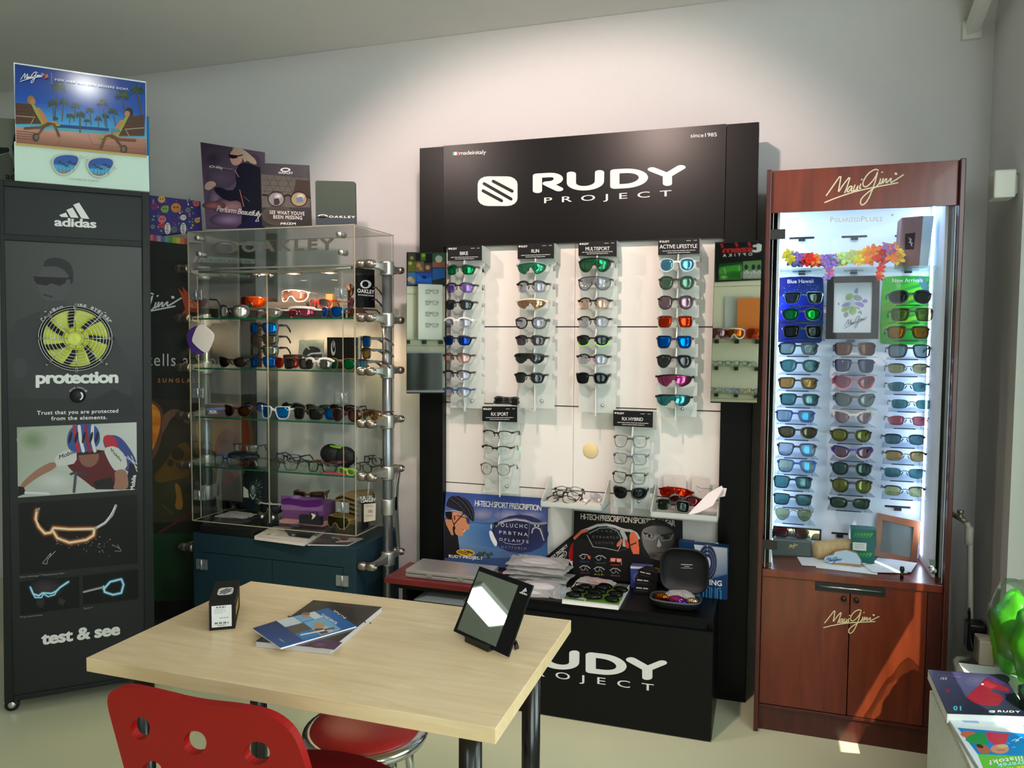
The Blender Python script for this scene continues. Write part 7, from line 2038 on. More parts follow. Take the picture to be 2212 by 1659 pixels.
def a_m1(A):
    f = lambda *L: [k9(*q) for q in L]
    A.poly(f((100, 110), (750, 158), (975, 505), (262, 478)), [(78, 74, 112), (58, 34, 84), (26, 28, 40), (40, 46, 66)])
    A.glow(*k9(520, 200), 36, 16, (84, 80, 108), (60, 60, 92)); A.glow(*k9(700, 190), 26, 12, (70, 36, 96), (60, 46, 84))
    A.poly(f((545, 235), (590, 180), (790, 265), (800, 298), (740, 290), (650, 270), (640, 290), (720, 320), (750, 360), (700, 420), (560, 412), (470, 385), (425, 345)), (120, 26, 40))
    A.poly(f((560, 240), (590, 200), (700, 250), (640, 270)), (150, 34, 48)); A.ell(*k9(567, 232), 3, 1.8, (210, 206, 206)); A.poly(f((250, 268), (285, 275), (290, 300), (258, 305)), (150, 30, 60))
    A.text('/23', k9(205, 190), k9(260, 192), 4.5, WHT, .02); A.text('01', k9(318, 455), k9(382, 458), 9, (90, 200, 220), .03, 1.2)
    logo_bars(A, *k9(648, 468), 13, 5, (190, 190, 190), (30, 30, 36)); A.text('RUDY', k9(700, 473), k9(890, 478), 4, (200, 200, 200), .03, 1.2)
    A.line(f((185, 150), (380, 172)), .6, (130, 128, 150))
M1 = (k9(95, 105), k9(742, 152), k9(985, 508), k9(262, 482))
bk('magazine', M1, .4705, .024, (44, 44, 64), a_m1, 'dark purple magazine with a red lens on its cover, on the radiator', 'magazine')
def a_m2(A):
    A.poly([(2060, 1561), (2300, 1571), (2340, 1640), (2112, 1629)], (20, 120, 190)); A.poly([(2112, 1629), (2340, 1640), (2380, 1700), (2140, 1700)], (96, 176, 56))
    f = lambda *L: [k9(*q) for q in L]
    A.poly(f((280, 525), (760, 550), (900, 570), (960, 660), (340, 605)), (210, 214, 216)); A.poly(f((380, 540), (525, 548), (545, 568), (410, 560)), (130, 160, 190)); A.poly(f((790, 585), (900, 590), (920, 620), (810, 612)), (200, 196, 180))
    A.poly(chaikin(f((370, 650), (430, 630), (520, 650), (500, 690), (400, 690)), 1), (190, 96, 60)); A.poly(chaikin(f((400, 700), (560, 630), (610, 690), (620, 760), (480, 750)), 1), (40, 140, 70)); A.poly(chaikin(f((580, 640), (700, 650), (805, 655), (780, 700), (760, 760), (640, 750)), 1), (196, 36, 74))
    A.ell(*k9(575, 790), 16, 9, (170, 96, 70), 20); A.ell(*k9(545, 765), 8, 4, (70, 40, 30), 20); A.ell(*k9(715, 790), 20, 10, (196, 130, 100)); A.line(f((690, 800), (760, 800)), 1, (110, 50, 40)); A.ell(*k9(740, 765), 12, 4, (200, 170, 120))
    A.line(f((820, 720), (850, 705), (880, 715), (850, 725), (880, 700), (905, 690)), 1.6, (190, 220, 240)); A.ell(*k9(790, 740), 4, 2, (60, 150, 220)); A.line(f((820, 780), (840, 770), (850, 780)), 1, (150, 200, 236))
    A.text('illatok?', k9(905, 850), k9(620, 890), 8, (240, 220, 220), .02, 1.1, up=(3, 9)); A.text('gyerek', k9(935, 895), k9(690, 915), 8, (170, 214, 240), .02, 1.1, up=(3, 9)); A.text('csak m', k9(985, 930), k9(780, 950), 9, (250, 200, 60), .02, 1.1, up=(3, 9))
bk('magazine', ((2049, 1552), (2290, 1566), (2390, 1700), (2140, 1700)), .4705, .007, (206, 210, 214), a_m2, 'colourful childrens magazine lying upside down on the radiator', 'magazine', group=None)
o = MB(); P = [zpl(.4702).m(*p) for p in (k9(262, 500), k9(700, 560), k9(760, 1000), k9(470, 960))]
# pipe with valve
m_pipe = mat('pipe_white', (218, 216, 200), .3)
pp_ = [atY(2088, 1128, 3.12), atY(2094, 1142, 3.12), atY(2096, 1170, 3.12), atY(2096, 1415, 3.12), atY(2088, 1424, 3.11), atY(2068, 1424, 3.06), atY(2063, 1430, 3.05), atY(2072, 1470, 2.9)]
t = thing('heating_pipe', 'white heating pipe with valve running up the corner beside the cabinet', 'pipe', tuple(pp_[3]))
obj('tube', MB().tube([pp_[0], pp_[1], pp_[2], pp_[3], pp_[4], pp_[5], pp_[6], pp_[7], V3((pp_[7].x, 2.6, .08)), V3((.56, 2.36, .08))], .0095, 12), m_pipe, t)
obj('elbow', MB().lathe([(.0095, -.05), (.0135, -.045), (.0145, -.02), (.0145, .01), (.012, .016), (.006, .02)], pp_[1]+V3((0, 0, -.01)), n=16), m_pipe, t)
v = pp_[0]
vb = MB().tube([v+V3((-.045, .142, .02)), v+V3((-.03, .06, .012)), v], .010, 10)
obj('valve_body', vb, mat('valve_metal', (176, 172, 158), .35, .7), t)
obj('valve_handle', MB().lathe([(.013, 0), (.014, .004), (.008, .006), (.008, .014), (.012, .016), (.012, .026), (0, .027)], v+V3((-.016, .02, .012)), n=8), mat('valve_metal', (176, 172, 158), .35, .7), t)
# charger and socket on the right wall
wp_ = Pl((XR-.0005, 0, 0), (-1, 0, 0))
s0 = wp_.m(2140, 1402)
t = thing('wall_socket', 'cream wall socket low on the right wall by the corner', 'socket', tuple(s0))
obj('socket_box', MB().box(s0+V3((-.045, -.045, -.045)), s0+V3((0, .035, .040))), mat('cream_plastic', (216, 208, 186), .4), t, .004)
c = s0+V3((-.03, .085, .02))
t = thing('charger', 'black plug-in charger beside the cream wall socket', 'charger', tuple(c))
obj('charger_body', MB().box(c+V3((-.030, -.040, -.055)), c+V3((.0295, .030, .045))), mat('charger_black', (16, 16, 18), .35), t, .008)
obj('cable', MB().tube([c+V3((-.02, 0, .045)), c+V3((-.02, .012, .075)), c+V3((-.02, .0, .09)), c+V3((-.022, -.02, .08)), c+V3((-.03, -.06, .02)), c+V3((-.035, -.12, -.01))], .0028, 8), mat('charger_black', (16, 16, 18), .35), t)
# green bags in clear film
c = zpl(.4695).m(2220, 1500)
m_grn = mat('green_plastic', (70, 168, 26), .35, noise=.1, scale=14); m_dgrn = mat('dark_green_plastic', (18, 60, 34), .3, noise=.2, scale=20)
def lump(c, r, seed, n=24, mm=14, k=.18):
    q = MB().ball(c, r, n, mm); rg = random.Random(seed)
    ph = [rg.uniform(0, 6) for _ in range(6)]
    C_ = V3(c)
    out = []
    for p in q.v:
        d = p-C_
        u = V3((d.x/r[0], d.y/r[1], d.z/r[2]))
        f = 1+k*(math.sin(5*u.x+ph[0])*math.sin(6*u.z+ph[1])*.6+math.sin(11*u.y+ph[2]+4*u.z)*.3)
        p2 = C_+d*f
        if p2.z < .4700: p2.z = .4700
        out.append(p2)
    q.v = out
    return q
g1 = V3((.688, 2.47, .585))
tag(obj('green_bag', lump(g1, (.055, .08, .115), 3), m_grn), 'bright green bundle wrapped in clear film on the sill, back one', 'bag', 'green bundles on the sill')
tag(obj('green_bag', lump(V3((.695, 2.32, .60)), (.05, .065, .115), 5), m_grn), 'bright green bundle wrapped in clear film on the sill, front one', 'bag', 'green bundles on the sill')
tag(obj('dark_green_bundle', lump(V3((.680, 2.18, .515)), (.055, .06, .045), 9), m_dgrn), 'dark green crinkled bundle below the bright green ones', 'bag')
fm2 = lump(V3((.690, 2.42, .63)), (.07, .13, .12), 12, 20, 12, .16)
tag(obj('clear_film', fm2, mat_glass('crinkled_film', (252, 254, 252), .6, .1)), 'crumpled clear plastic film around the bright green bundles', 'film')

# ================================================================== on the table
tz = TZ+.0005
t1 = [atZ(x, y, TZ) for x, y in ((451, 1363), (511, 1357), (521, 1300))]
# black carton: front face in photo (451,1315)-(509,1309) down to (451,1363)-(507,1358); side right to (520,1265)
FLb, FRb = atZ(452, 1363, TZ), atZ(508, 1358, TZ)
ux = (FRb-FLb); L_ = ux.length; ux.normalize(); uy = V3((-ux.y, ux.x, 0))
hgt = .065
dpt = .155
box_c = (FLb+FRb)/2+uy*dpt/2
yaw_ = math.atan2(ux.y, ux.x)
t = thing('carton', 'small long black carton with a white label on the table', 'box', (box_c.x, box_c.y, tz), None, (0, 0, yaw_))
m = MB().box((-L_/2, -dpt/2, 0), (L_/2, dpt/2, hgt), (26, 23, 23))
m.box((-L_/2*.80, -dpt/2-.0002, hgt*.10), (L_/2*.74, -dpt/2, hgt*.86), (226, 226, 224))
for zz, x0, x1, h_, cc in ((.80, -.5, .3, .05, 40), (.72, -.6, .2, .02, 120), (.66, -.6, .3, .02, 140), (.60, -.6, .1, .02, 140), (.42, -.2, .5, .03, 130), (.24, -.65, .5, .07, 60), (.16, -.4, .3, .03, 60)):
    n_ = 14
    for j in range(n_):
        if (j*7+int(zz*100)) % 4: m.box((L_/2*(x0+(x1-x0)*j/n_), -dpt/2-.0004, hgt*zz-hgt*h_/2), (L_/2*(x0+(x1-x0)*(j+.7)/n_), -dpt/2-.0002, hgt*zz+hgt*h_/2), (cc, cc, cc))
# badge on the top
def badge(m, cx, cy, w, h, z, right):
    r = .26; pts = []
    for (sx, sy, a0) in ((1, -1, -90), (1, 1, 0), (-1, 1, 90), (-1, -1, 180)):
        for i in range(5):
            a = math.radians(a0+90*i/4); pts.append((sx*(.5-r)+r*math.cos(a), sy*(.5-r)+r*math.sin(a)))
    m.add([(cx+x*w, cy+y*h, z) for x, y in pts], [list(range(20))], (232, 230, 228))
    for (x0, y0, x1, y1) in ((-.34, -.06, .12, .36), (-.34, -.30, .36, .30), (-.10, -.36, .36, .04)):
        d = math.hypot((x1-x0)*w, (y1-y0)*h); nx, ny = -(y1-y0)*h/d*h*.045, (x1-x0)*w/d*h*.045
        m.add([(cx+x0*w-nx, cy+y0*h-ny, z+.0002), (cx+x1*w-nx, cy+y1*h-ny, z+.0002), (cx+x1*w+nx, cy+y1*h+ny, z+.0002), (cx+x0*w+nx, cy+y0*h+ny, z+.0002)], [(0, 1, 2, 3)], (26, 23, 23))
badge(m, .002, -.005, L_*.62, dpt*.36, hgt+.0003, 1)
m.box((L_/2, -dpt*.3, hgt*.3), (L_/2+.0002, dpt*.2, hgt*.6), (190, 150, 60))
obj('carton_body', m, prm, t, local=True)
# magazines: black one under a blue one
def a_blk(A):
    A.poly([(640, 1392), (700, 1380), (740, 1388), (722, 1404)], (80, 44, 92)); A.glow(690, 1392, 26, 8, (120, 60, 120), (44, 30, 52)); A.text('SEKYA', (722, 1318), (748, 1334), 8, (230, 228, 230), .03, 1.0, up=(-4, 7)); A.line([(735, 1308), (762, 1312)], .8, (170, 60, 70))
    for k in range(14): A.ell(random.uniform(620, 800), random.uniform(1310, 1350), 3, 1.5, (52, 48, 54), random.uniform(0, 60), 6)
mb_q = ((677, 1296), (825, 1311), (714, 1401), (552, 1385))
bk('magazine', mb_q, tz, .012, (40, 36, 40), a_blk, 'thick black magazine lying under a blue leaflet on the table', 'magazine', (186, 182, 184))
def a_blu(A):
    A.poly([(546, 1357), (597, 1341), (655, 1383), (606, 1398)], [(30, 70, 130), (34, 60, 110), (10, 70, 140), (16, 90, 160)])
    b1, b2, w_ = (30, 130, 200), (120, 186, 226), (224, 230, 234)
    def cell(u0, v0, u1, v1, cc):
        L = lambda u, v: (597+(708-597)*u+(655-597)*v+(768-708-58)*u*v, 1341+(1314-1341)*u+(1383-1341)*v+((1352-1314)-(1383-1341))*u*v)
        A.poly([L(u0, v0), L(u1, v0), L(u1, v1), L(u0, v1)], cc)
    cell(0, 0, 1, 1, (24, 110, 180))
    for u0, v0, u1, v1, cc in ((0, 0, .33, .33, w_), (.34, 0, .56, .3, b2), (.57, 0, .74, .32, w_), (.35, .33, .62, .62, b2), (.0, .36, .33, .66, (96, 84, 70)), (.0, .68, .33, 1, b1), (.34, .64, .70, 1, (196, 200, 200)), (.6, .34, .74, .98, b2), (.36, .68, .5, .98, (90, 74, 60)), (.76, 0, 1, 1, (4, 104, 180))): cell(u0, v0, u1, v1, cc)
    A.ell(660, 1329, 9, 5, (206, 150, 130)); A.ell(661, 1326, 9, 3, (150, 120, 80)); A.ell(690, 1352, 12, 6, (206, 150, 130)); A.ell(690, 1348, 12, 3.5, (190, 160, 100)); A.line([(668, 1366), (722, 1357)], 3, (90, 70, 66)); A.line([(650, 1372), (700, 1362)], 3, (236, 236, 236))
    A.text('OLVASOLENCSE', (693, 1330), (726, 1350), 6, (226, 238, 246), .03, .8, up=(3.5, -4.2)); A.text('HOYA', (604, 1383), (614, 1389), 4, (200, 220, 236), .02, 1, up=(-1, -4))
bk('leaflet', ((708, 1313), (770, 1352), (606, 1399), (546, 1357)), tz+.0125, .004, (20, 100, 170), a_blu, 'blue and white leaflet lying across the black magazine', 'leaflet')
# standing mirror
Tl, Tr, Br, Bl = (1036, 1223), (1151, 1264), (1097, 1419), (979, 1363)
base_pt = atZ(1040, 1393, TZ)
n_ = None
Bl3 = CAM+ray(*Bl)*((TZ+.012-CAM_H)/ray(*Bl).z); Br3 = CAM+ray(*Br)*((TZ+.004-CAM_H)/ray(*Br).z)
e1 = (Br3-Bl3).normalized(); back = V3((-e1.y, e1.x, 0)).normalized()
upv_ = back.cross(e1); upv_ = upv_ if upv_.z > 0 else -upv_
nrm = e1.cross(upv_*math.cos(.5)+back*math.sin(.5)).normalized()
if nrm.dot(CAM-Bl3) < 0: nrm = -nrm
tm_ = Pl((Bl3+Br3)/2, nrm)
P = [tm_.m(*q) for q in (Tl, Tr, Br, Bl)]
t = thing('table_mirror', 'black edged counter mirror with a white logo standing on the table', 'mirror', ((P[2].x+P[3].x)/2, (P[2].y+P[3].y)/2, TZ))
m = MB().prism(P[::-1], nrm*-.005, (17, 17, 18))
for p in m.v: p.z = max(p.z, TZ+.0008)
A = Art(tm_, m, .0004)
f = lambda x, y: (640+x/3.568, 1220+y/3.568)
for q in (((1736, 207), (1742, 203), (1748, 208), (1738, 212)), ((1744, 198), (1758, 190), (1766, 206), (1752, 210)), ((1758, 186), (1772, 178), (1778, 206), (1768, 208))): A.poly([f(*p) for p in q], WHT)
A.text('adidas', f(1722, 218), f(1779, 237), 4.6, WHT, .04, .95, up=(.6, -4.4))
for k in range(26): A.line([f(1693-4.2*k, 270+14*k), f(1752-4.4*k, 296+14*k)], .8, (34, 34, 36), False)
obj('mirror_board', m, pr, t)
Q = [tm_.m(*f(*q), .0009) for q in ((1408, 48), (1712, 160), (1538, 633), (1242, 497))]
obj('mirror_glass', MB().prism([q-nrm*.0004 for q in Q][::-1], nrm*-.0003), m_mir, t)
s0, s1 = atZ(1004, 1386, TZ), atZ(1054, 1409, TZ)
d_ = (s1-s0).normalized(); w_ = V3((-d_.y, d_.x, 0))
obj('stand_foot', MB().prism([s0, s1, s1+w_*.06, s0+w_*.06], (0, 0, .012)), mat('stand_black', (16, 16, 17), .4), t)
q0 = atZ(1116, 1387, TZ)
obj('rear_leg', MB().prism([s1+w_*.05+d_*.03, q0, q0+V3((-.01, .008, 0)), s1+w_*.062+d_*.03], (0, 0, .004)).prism([(s0+s1)/2+w_*.045-d_*.01, (s0+s1)/2+w_*.045+d_*.01, P[0]*.25+P[1]*.25+P[2]*.25+P[3]*.25-nrm*.007+d_*.01, P[0]*.25+P[1]*.25+P[2]*.25+P[3]*.25-nrm*.007-d_*.01], w_*.004), mat('stand_black', (16, 16, 17), .4), t)
# ================================================================== what stands in the clear case
def og(label, px, Y, z, **k):
    H_ = k.get('H_', .042)
    dz = k.pop('dz', 0)
    c = atY(px, 800, Y); c.z = z+H_/2+.003+dz
    k.setdefault('tlen', .09); k.setdefault('W_', .142)
    return glasses(label, c, **k)
def ob(name, px0, px1, Y, z, h, d, colr, label, cat='box', art=None, m=None, group=None, bev=0):
    x0, x1 = atY(px0, 800, Y).x, atY(px1, 800, Y).x
    b = MB().box((x0, Y, z), (x1, Y+d, z+h), colr)
    if art: art(Art(ypl(Y), b, .0003))
    return tag(obj(name, b, m or pr, bevel=bev), label, cat, group)
S1, S2, S3, S4, S0 = [z+.0006 for z in (1.487, 1.273, 1.062, .846, .611)]
G1, G2, G3, G4 = 'sunglasses on the top shelf of the clear case', 'sunglasses on the second shelf of the clear case', 'sunglasses on the third shelf of the clear case', 'frames on the fourth shelf of the clear case'
BKO = (20, 20, 22)
rg = [0, 0]
ob('display_riser', 492, 575, 2.90, S1, .050, .10, (44, 42, 44), 'dark riser block at the left of the top shelf under the red shield sunglasses', 'riser', None, prm)
ob('display_riser', 578, 733, 2.88, S1, .045, .055, (40, 39, 42), 'long low dark riser block at the right of the top shelf', 'riser', None, prm)
ob('display_riser', 578, 662, 2.937, S1, .076, .09, (46, 44, 46), 'tall dark riser block behind the long low one on the top shelf', 'riser', None, prm)
og('red orange shield sunglasses on the left dark riser', 540, 2.93, S1+.050, style='mask', rim='none', fc=(60, 14, 10), lens=((140, 34, 8), (230, 90, 30), .3), R=.085, H_=.05, group=G1)
og('white framed mauve shield sunglasses on the tall dark riser', 630, 2.96, S1+.076, style='mask', rim='full', rt=.0024, fc=(226, 206, 200), lens=((110, 66, 72), (220, 170, 160), .3), R=.085, H_=.05, group=G1)
og('red framed sunglasses with grey lenses on the long low riser', 686, 2.905, S1+.045, style='sport', rim='full', fc=(176, 40, 32), lens=((90, 84, 84), (180, 180, 180), .25), R=.1, H_=.036, W_=.125, yaw=-.2, group=G1, tlen=.06)
og('black goggles with round silver mirror lenses on the top shelf', 500, 2.80, S1, style='round', rim='full', rt=.006, fc=(30, 30, 30), lens=L_SILV, R=.1, H_=.050, W_=.146, group=G1, tw=.009, yaw=.1)
og('clear grey shield sunglasses beside the silver mirror goggles', 573, 2.82, S1, style='mask', rim='half', rt=.002, fc=(120, 122, 120), lens=((170, 172, 170), (230, 230, 230), .22), R=.085, H_=.042, group=G1, yaw=-.1, tlen=.07)
og('white framed rose shield sunglasses at the front of the top shelf', 645, 2.79, S1, style='mask', rim='half', rt=.006, fc=(230, 228, 226), lens=((140, 44, 62), (220, 110, 140), .3), R=.085, H_=.042, group=G1)
og('clear framed sunglasses with blue mirror lenses on the top shelf', 712, 2.80, S1, style='wrap', rim='full', fc=(70, 66, 100), lens=L_BLUE, R=.1, H_=.042, W_=.13, group=G1, yaw=-.25)
for k, (dz, fc_, ln, lab) in enumerate(((0.002, (60, 30, 14), L_AMBER, 'amber sunglasses lowest in the stack at the right end of the top shelf'), (.045, (52, 30, 60), ((70, 30, 80), (140, 80, 180), .25), 'purple sunglasses in the middle of the stack at the right end of the top shelf'), (.095, (58, 44, 34), ((110, 90, 70), (240, 220, 190), .3), 'brown sunglasses uppermost at the right end of the top shelf'))):
    og(lab, 766, 2.86, S1, dz=dz, style='wrap', rim='full', fc=fc_, lens=ln, R=.1, H_=.038, W_=.11, group=G1, yaw=-.5, tlen=.09)
x0 = atY(752, 640, 2.93)
t = thing('eyewear_rack', 'brown upright rack holding the stacked sunglasses at the right of the top shelf', 'rack', (x0.x, 2.94, S1))
obj('post', MB().box((x0.x-.006, 2.935, S1), (x0.x+.006, 2.947, S1+.15)), mat('rack_brown', (92, 60, 34), .4), t)
for dz in (.028, .074, .125): obj('arm', MB().box((x0.x-.045, 2.91, S1+dz-.004), (x0.x+.045, 2.9348, S1+dz)), mat('rack_brown', (92, 60, 34), .4), t)
ob('gold_box', 705, 719, 2.97, S1, .11, .04, (92, 74, 46), 'slim tan carton standing behind the right hinge on the top shelf', 'box')
# second shelf
x0 = atY(555, 760, 2.885)
t = thing('eyewear_rack', 'brown upright rack holding four stacked sunglasses on the second shelf', 'rack', (x0.x, 2.89, S2))
obj('post', MB().box((x0.x-.007, 2.895, S2), (x0.x+.007, 2.91, S2+.20)), mat('rack_brown', (92, 60, 34), .4), t)
for i, (ln, fc_, lab) in enumerate(((L_BLUE, (16, 26, 44), 'blue lens sunglasses at the bottom of the rack on the second shelf'), (((60, 64, 60), (190, 200, 190), .3), (24, 26, 28), 'grey mirror sunglasses second up on the rack of the second shelf'), (((70, 64, 54), (160, 150, 130), .25), (40, 36, 30), 'smoky brown sunglasses third up on the rack of the second shelf'), (((20, 40, 120), (10, 130, 250), .6), (14, 22, 44), 'bright blue mirror sunglasses uppermost on the rack of the second shelf'))):
    obj('arm', MB().box((x0.x-.035, 2.885, S2+.022+.049*i-.004), (x0.x+.035, 2.8948, S2+.022+.049*i)), mat('rack_brown', (92, 60, 34), .4), t)
    og(lab, 564, 2.85, S2, dz=.049*i+.001, style='rect', rim='full', rt=.004, fc=fc_, lens=ln, R=.11, H_=.043, W_=.146, group=G2, tw=.007, tlen=.10)
og('dark plum lens sunglasses at the left end of the second shelf', 500, 2.80, S2, style='cat', rim='full', fc=(26, 18, 20), lens=((34, 18, 24), (140, 120, 120), .1), H_=.042, group=G2, yaw=.1)
og('red lens sunglasses beside the rack on the second shelf', 617, 2.83, S2, style='wrap', rim='full', fc=(120, 24, 18), lens=((120, 24, 16), (220, 70, 40), .25), R=.1, H_=.042, W_=.12, group=G2, yaw=.15)
og('black sunglasses with dark lenses in the middle of the second shelf', 640, 2.775, S2, style='rect', rim='full', fc=BKO, lens=((44, 42, 44), (170, 170, 170), .2), R=.11, H_=.040, W_=.135, group=G2, yaw=.1)
og('grey brown shield sunglasses behind the black ones on the second shelf', 632, 2.90, S2, dz=.018, style='mask', rim='half', fc=(70, 60, 58), lens=((120, 90, 90), (200, 180, 170), .2), R=.09, H_=.036, group=G2)
og('white framed sunglasses at the front of the second shelf', 683, 2.765, S2, style='sport', rim='half', rt=.0065, fc=(234, 228, 222), lens=((120, 110, 106), (200, 196, 190), .18), R=.095, H_=.044, group=G2, nose=(234, 228, 222))
og('brown sunglasses with green mirror lenses on the second shelf', 735, 2.785, S2, style='round', rim='full', rt=.003, fc=(110, 70, 40), lens=L_GREEN, H_=.044, group=G2, yaw=-.15)
def a_pc(A):
    A.poly([(648, 737), (698, 735), (698, 772), (646, 772)], (188, 194, 182)); A.poly(chaikin([(652, 768), (658, 752), (672, 747), (690, 752), (694, 762), (680, 766), (664, 770)], 1), (66, 70, 70)); A.line([(658, 772), (672, 764), (694, 762)], 3, (236, 236, 230)); A.line([(652, 738), (668, 754)], 3, (206, 208, 190)); A.poly([(672, 766), (696, 765), (696, 772), (672, 772)], (80, 62, 90))
board('picture_card', ((646, 735), (699, 733), (699, 775), (645, 775)), Pl((-1.8, 2.96, S2), (0, -1, .1)), (188, 194, 182), a_pc, .004, pr, None, 'pale picture card with a sunglass, standing on the second shelf', 'card')
def a_bb(A):
    for i in range(20):
        t0, t1 = 2*PI*i/20, 2*PI*(i+1)/20
        A._flat([(720+5*math.cos(t0), 752+16*math.sin(t0)), (720+5*math.cos(t1), 752+16*math.sin(t1)), (721+3.6*math.cos(t1), 748+13*math.sin(t1)), (721+3.6*math.cos(t0), 748+13*math.sin(t0))], (200, 204, 204))
    A.glow(721.5, 744, 2.6, 9, (206, 210, 210), (90, 92, 92), 10)
ob('carton', 707, 762, 2.92, S2, .135, .06, (22, 21, 22), 'black carton with a silver ring standing at the right of the second shelf', 'box', a_bb)
for k, (dz, ln, lab) in enumerate(((.0, L_ICE, 'pale blue mirror sunglasses lowest at the right end of the second shelf'), (.047, ((110, 90, 40), (190, 160, 80), .3), 'gold green mirror sunglasses in the middle at the right end of the second shelf'), (.094, L_BLUE, 'blue mirror sunglasses uppermost at the right end of the second shelf'))):
    og(lab, 782-7*(k == 0), 2.80, S2, dz=dz, style='rect', rim='full', rt=.003, fc=(44, 34, 30), lens=ln, R=.11, H_=.042, W_=.12, group=G2, yaw=-.75, tw=.008, tlen=.10)
x0 = atY(772, 760, 2.84)
t = thing('eyewear_rack', 'clear rack post carrying the three sunglasses at the right of the second shelf', 'rack', (x0.x, 2.86, S2))
obj('post', MB().box((x0.x-.005, 2.855, S2), (x0.x+.005, 2.865, S2+.14)), m_fr, t)
# third shelf
def a_gb(A):
    A.poly([(446, 882), (494, 879), (494, 884), (446, 887)], (110, 140, 200)); A.ell(460, 889, 8.5, 2.8, WHT); A.ell(460, 888.6, 3, .9, (60, 56, 60)); A.text('OAKLEY', (450, 894.5), (471, 893.5), 2.4, WHT, .03, 1.2)
ob('carton', 442, 497, 2.78, S3, .050, .05, (106, 96, 98), 'flat grey carton with a white ring at the left end of the third shelf', 'box', a_gb)
og('brown lens sunglasses in front of the grey carton on the third shelf', 508, 2.765, S3, style='cat', rim='full', rt=.002, fc=(60, 30, 20), lens=((74, 30, 20), (170, 120, 90), .12), H_=.048, group=G3)
og('black and orange sunglasses with blue mirror on the third shelf', 545, 2.87, S3, dz=.016, style='wrap', rim='full', fc=(26, 22, 24), lens=((150, 60, 10), (40, 120, 220), .45), R=.11, H_=.040, group=G3, pitch=-.5)
og('clear framed sunglasses with bright blue lenses on the third shelf', 590, 2.77, S3, style='square', rim='full', rt=.003, fc=(206, 206, 206), lens=((20, 80, 140), (10, 140, 240), .5), H_=.048, group=G3)
og('folded black sunglasses at the back of the third shelf', 625, 2.90, S3, dz=.02, style='wrap', rim='full', rt=.005, fc=BKO, lens=L_DARK, R=.1, H_=.036, group=G3, folded=True, yaw=-.1, pitch=-.5)
og('charcoal square sunglasses in the middle of the third shelf', 661, 2.79, S3, style='rect', rim='full', rt=.004, fc=(40, 36, 36), lens=L_DARK, H_=.044, group=G3)
og('grey sunglasses behind the charcoal ones on the third shelf', 683, 2.90, S3, dz=.01, style='wrap', rim='full', fc=(62, 64, 58), lens=((84, 90, 76), (150, 160, 150), .15), R=.11, H_=.040, group=G3)
og('navy sunglasses with one bright blue lens showing on the third shelf', 697, 2.82, S3, style='rect', rim='full', fc=(20, 30, 70), lens=((10, 90, 150), (0, 140, 230), .5), H_=.042, group=G3, yaw=-.2, W_=.13)
og('big round brown sunglasses at the front right of the third shelf', 745, 2.76, S3, style='round', rim='full', rt=.0025, fc=(70, 48, 44), lens=((96, 56, 50), (190, 150, 140), .15), H_=.050, group=G3)
og('dark brown sunglasses behind the big round ones on the third shelf', 736, 2.89, S3, dz=.012, style='wrap', rim='full', fc=(44, 28, 20), lens=((80, 50, 30), (170, 140, 110), .15), R=.1, H_=.042, group=G3)
og('bronze shield sunglasses at the right end of the third shelf', 795, 2.84, S3, style='mask', rim='half', rt=.003, fc=(70, 50, 36), lens=((96, 62, 30), (220, 180, 130), .25), R=.09, H_=.044, W_=.125, group=G3, yaw=-.35, tlen=.07)
# fourth shelf
t = thing('eyewear_case', 'dark long spectacle case lying at the left of the fourth shelf', 'case', tuple(V3((atY(525, 900, 2.93).x, 2.93, S4))))
cx_ = atY(525, 900, 2.93).x
obj('case_shell', MB().ball((cx_, 2.93, S4+.022), (.085, .036, .022), 24, 10), m_case, t)
og('wire spectacles with shining lenses on the dark long case', 524, 2.89, S4, dz=.042, kind='eye', style='rect', rim='full', rt=.0014, fc=(70, 66, 64), lens=((190, 186, 184), (240, 240, 236), .3), H_=.036, W_=.135, group=G4, tlen=.07)
og('black and blue spectacles at the left front of the fourth shelf', 484, 2.77, S4, kind='eye', style='rect', rim='full', rt=.0026, fc=(20, 40, 80), lens=L_CLEAR, H_=.042, group=G4, tc=(30, 80, 160))
og('black red rimmed spectacles in the middle front of the fourth shelf', 542, 2.765, S4, kind='eye', style='rect', rim='full', rt=.0026, fc=(40, 20, 22), lens=L_CLEAR, H_=.040, group=G4, yaw=.05)
og('grey full-rim spectacles right of the middle on the fourth shelf', 607, 2.765, S4, kind='eye', style='square', rim='full', rt=.0022, fc=(48, 46, 48), lens=L_CLEAR, H_=.040, group=G4, yaw=-.05)
og('navy spectacles at the back of the fourth shelf', 615, 2.88, S4, dz=.012, kind='eye', style='narrow', rim='full', rt=.0026, fc=(24, 34, 66), lens=L_CLEAR, H_=.034, group=G4, yaw=-.15)
og('slim black spectacles behind the grey ones on the fourth shelf', 638, 2.83, S4, dz=.004, kind='eye', style='narrow', rim='half', rt=.003, fc=(30, 32, 40), lens=L_CLEAR, H_=.032, group=G4, yaw=-.3, tc=(40, 40, 80))
og('matt black spectacles at the front right of the fourth shelf', 690, 2.77, S4, kind='eye', style='rect', rim='full', rt=.003, fc=(24, 24, 26), lens=L_CLEAR, H_=.040, group=G4, yaw=-.05)
og('orange templed spectacles below the black case on the fourth shelf', 705, 2.85, S4, kind='eye', style='narrow', rim='half', rt=.003, fc=(120, 40, 24), lens=L_CLEAR, H_=.032, group=G4, yaw=.2, tc=(190, 70, 36))
og('thin dark spectacles at the far right of the fourth shelf', 800, 2.93, S4, dz=.016, kind='eye', style='narrow', rim='full', rt=.0014, fc=(50, 34, 34), lens=L_CLEAR, H_=.032, W_=.12, group=G4, yaw=-.4, tlen=.06)
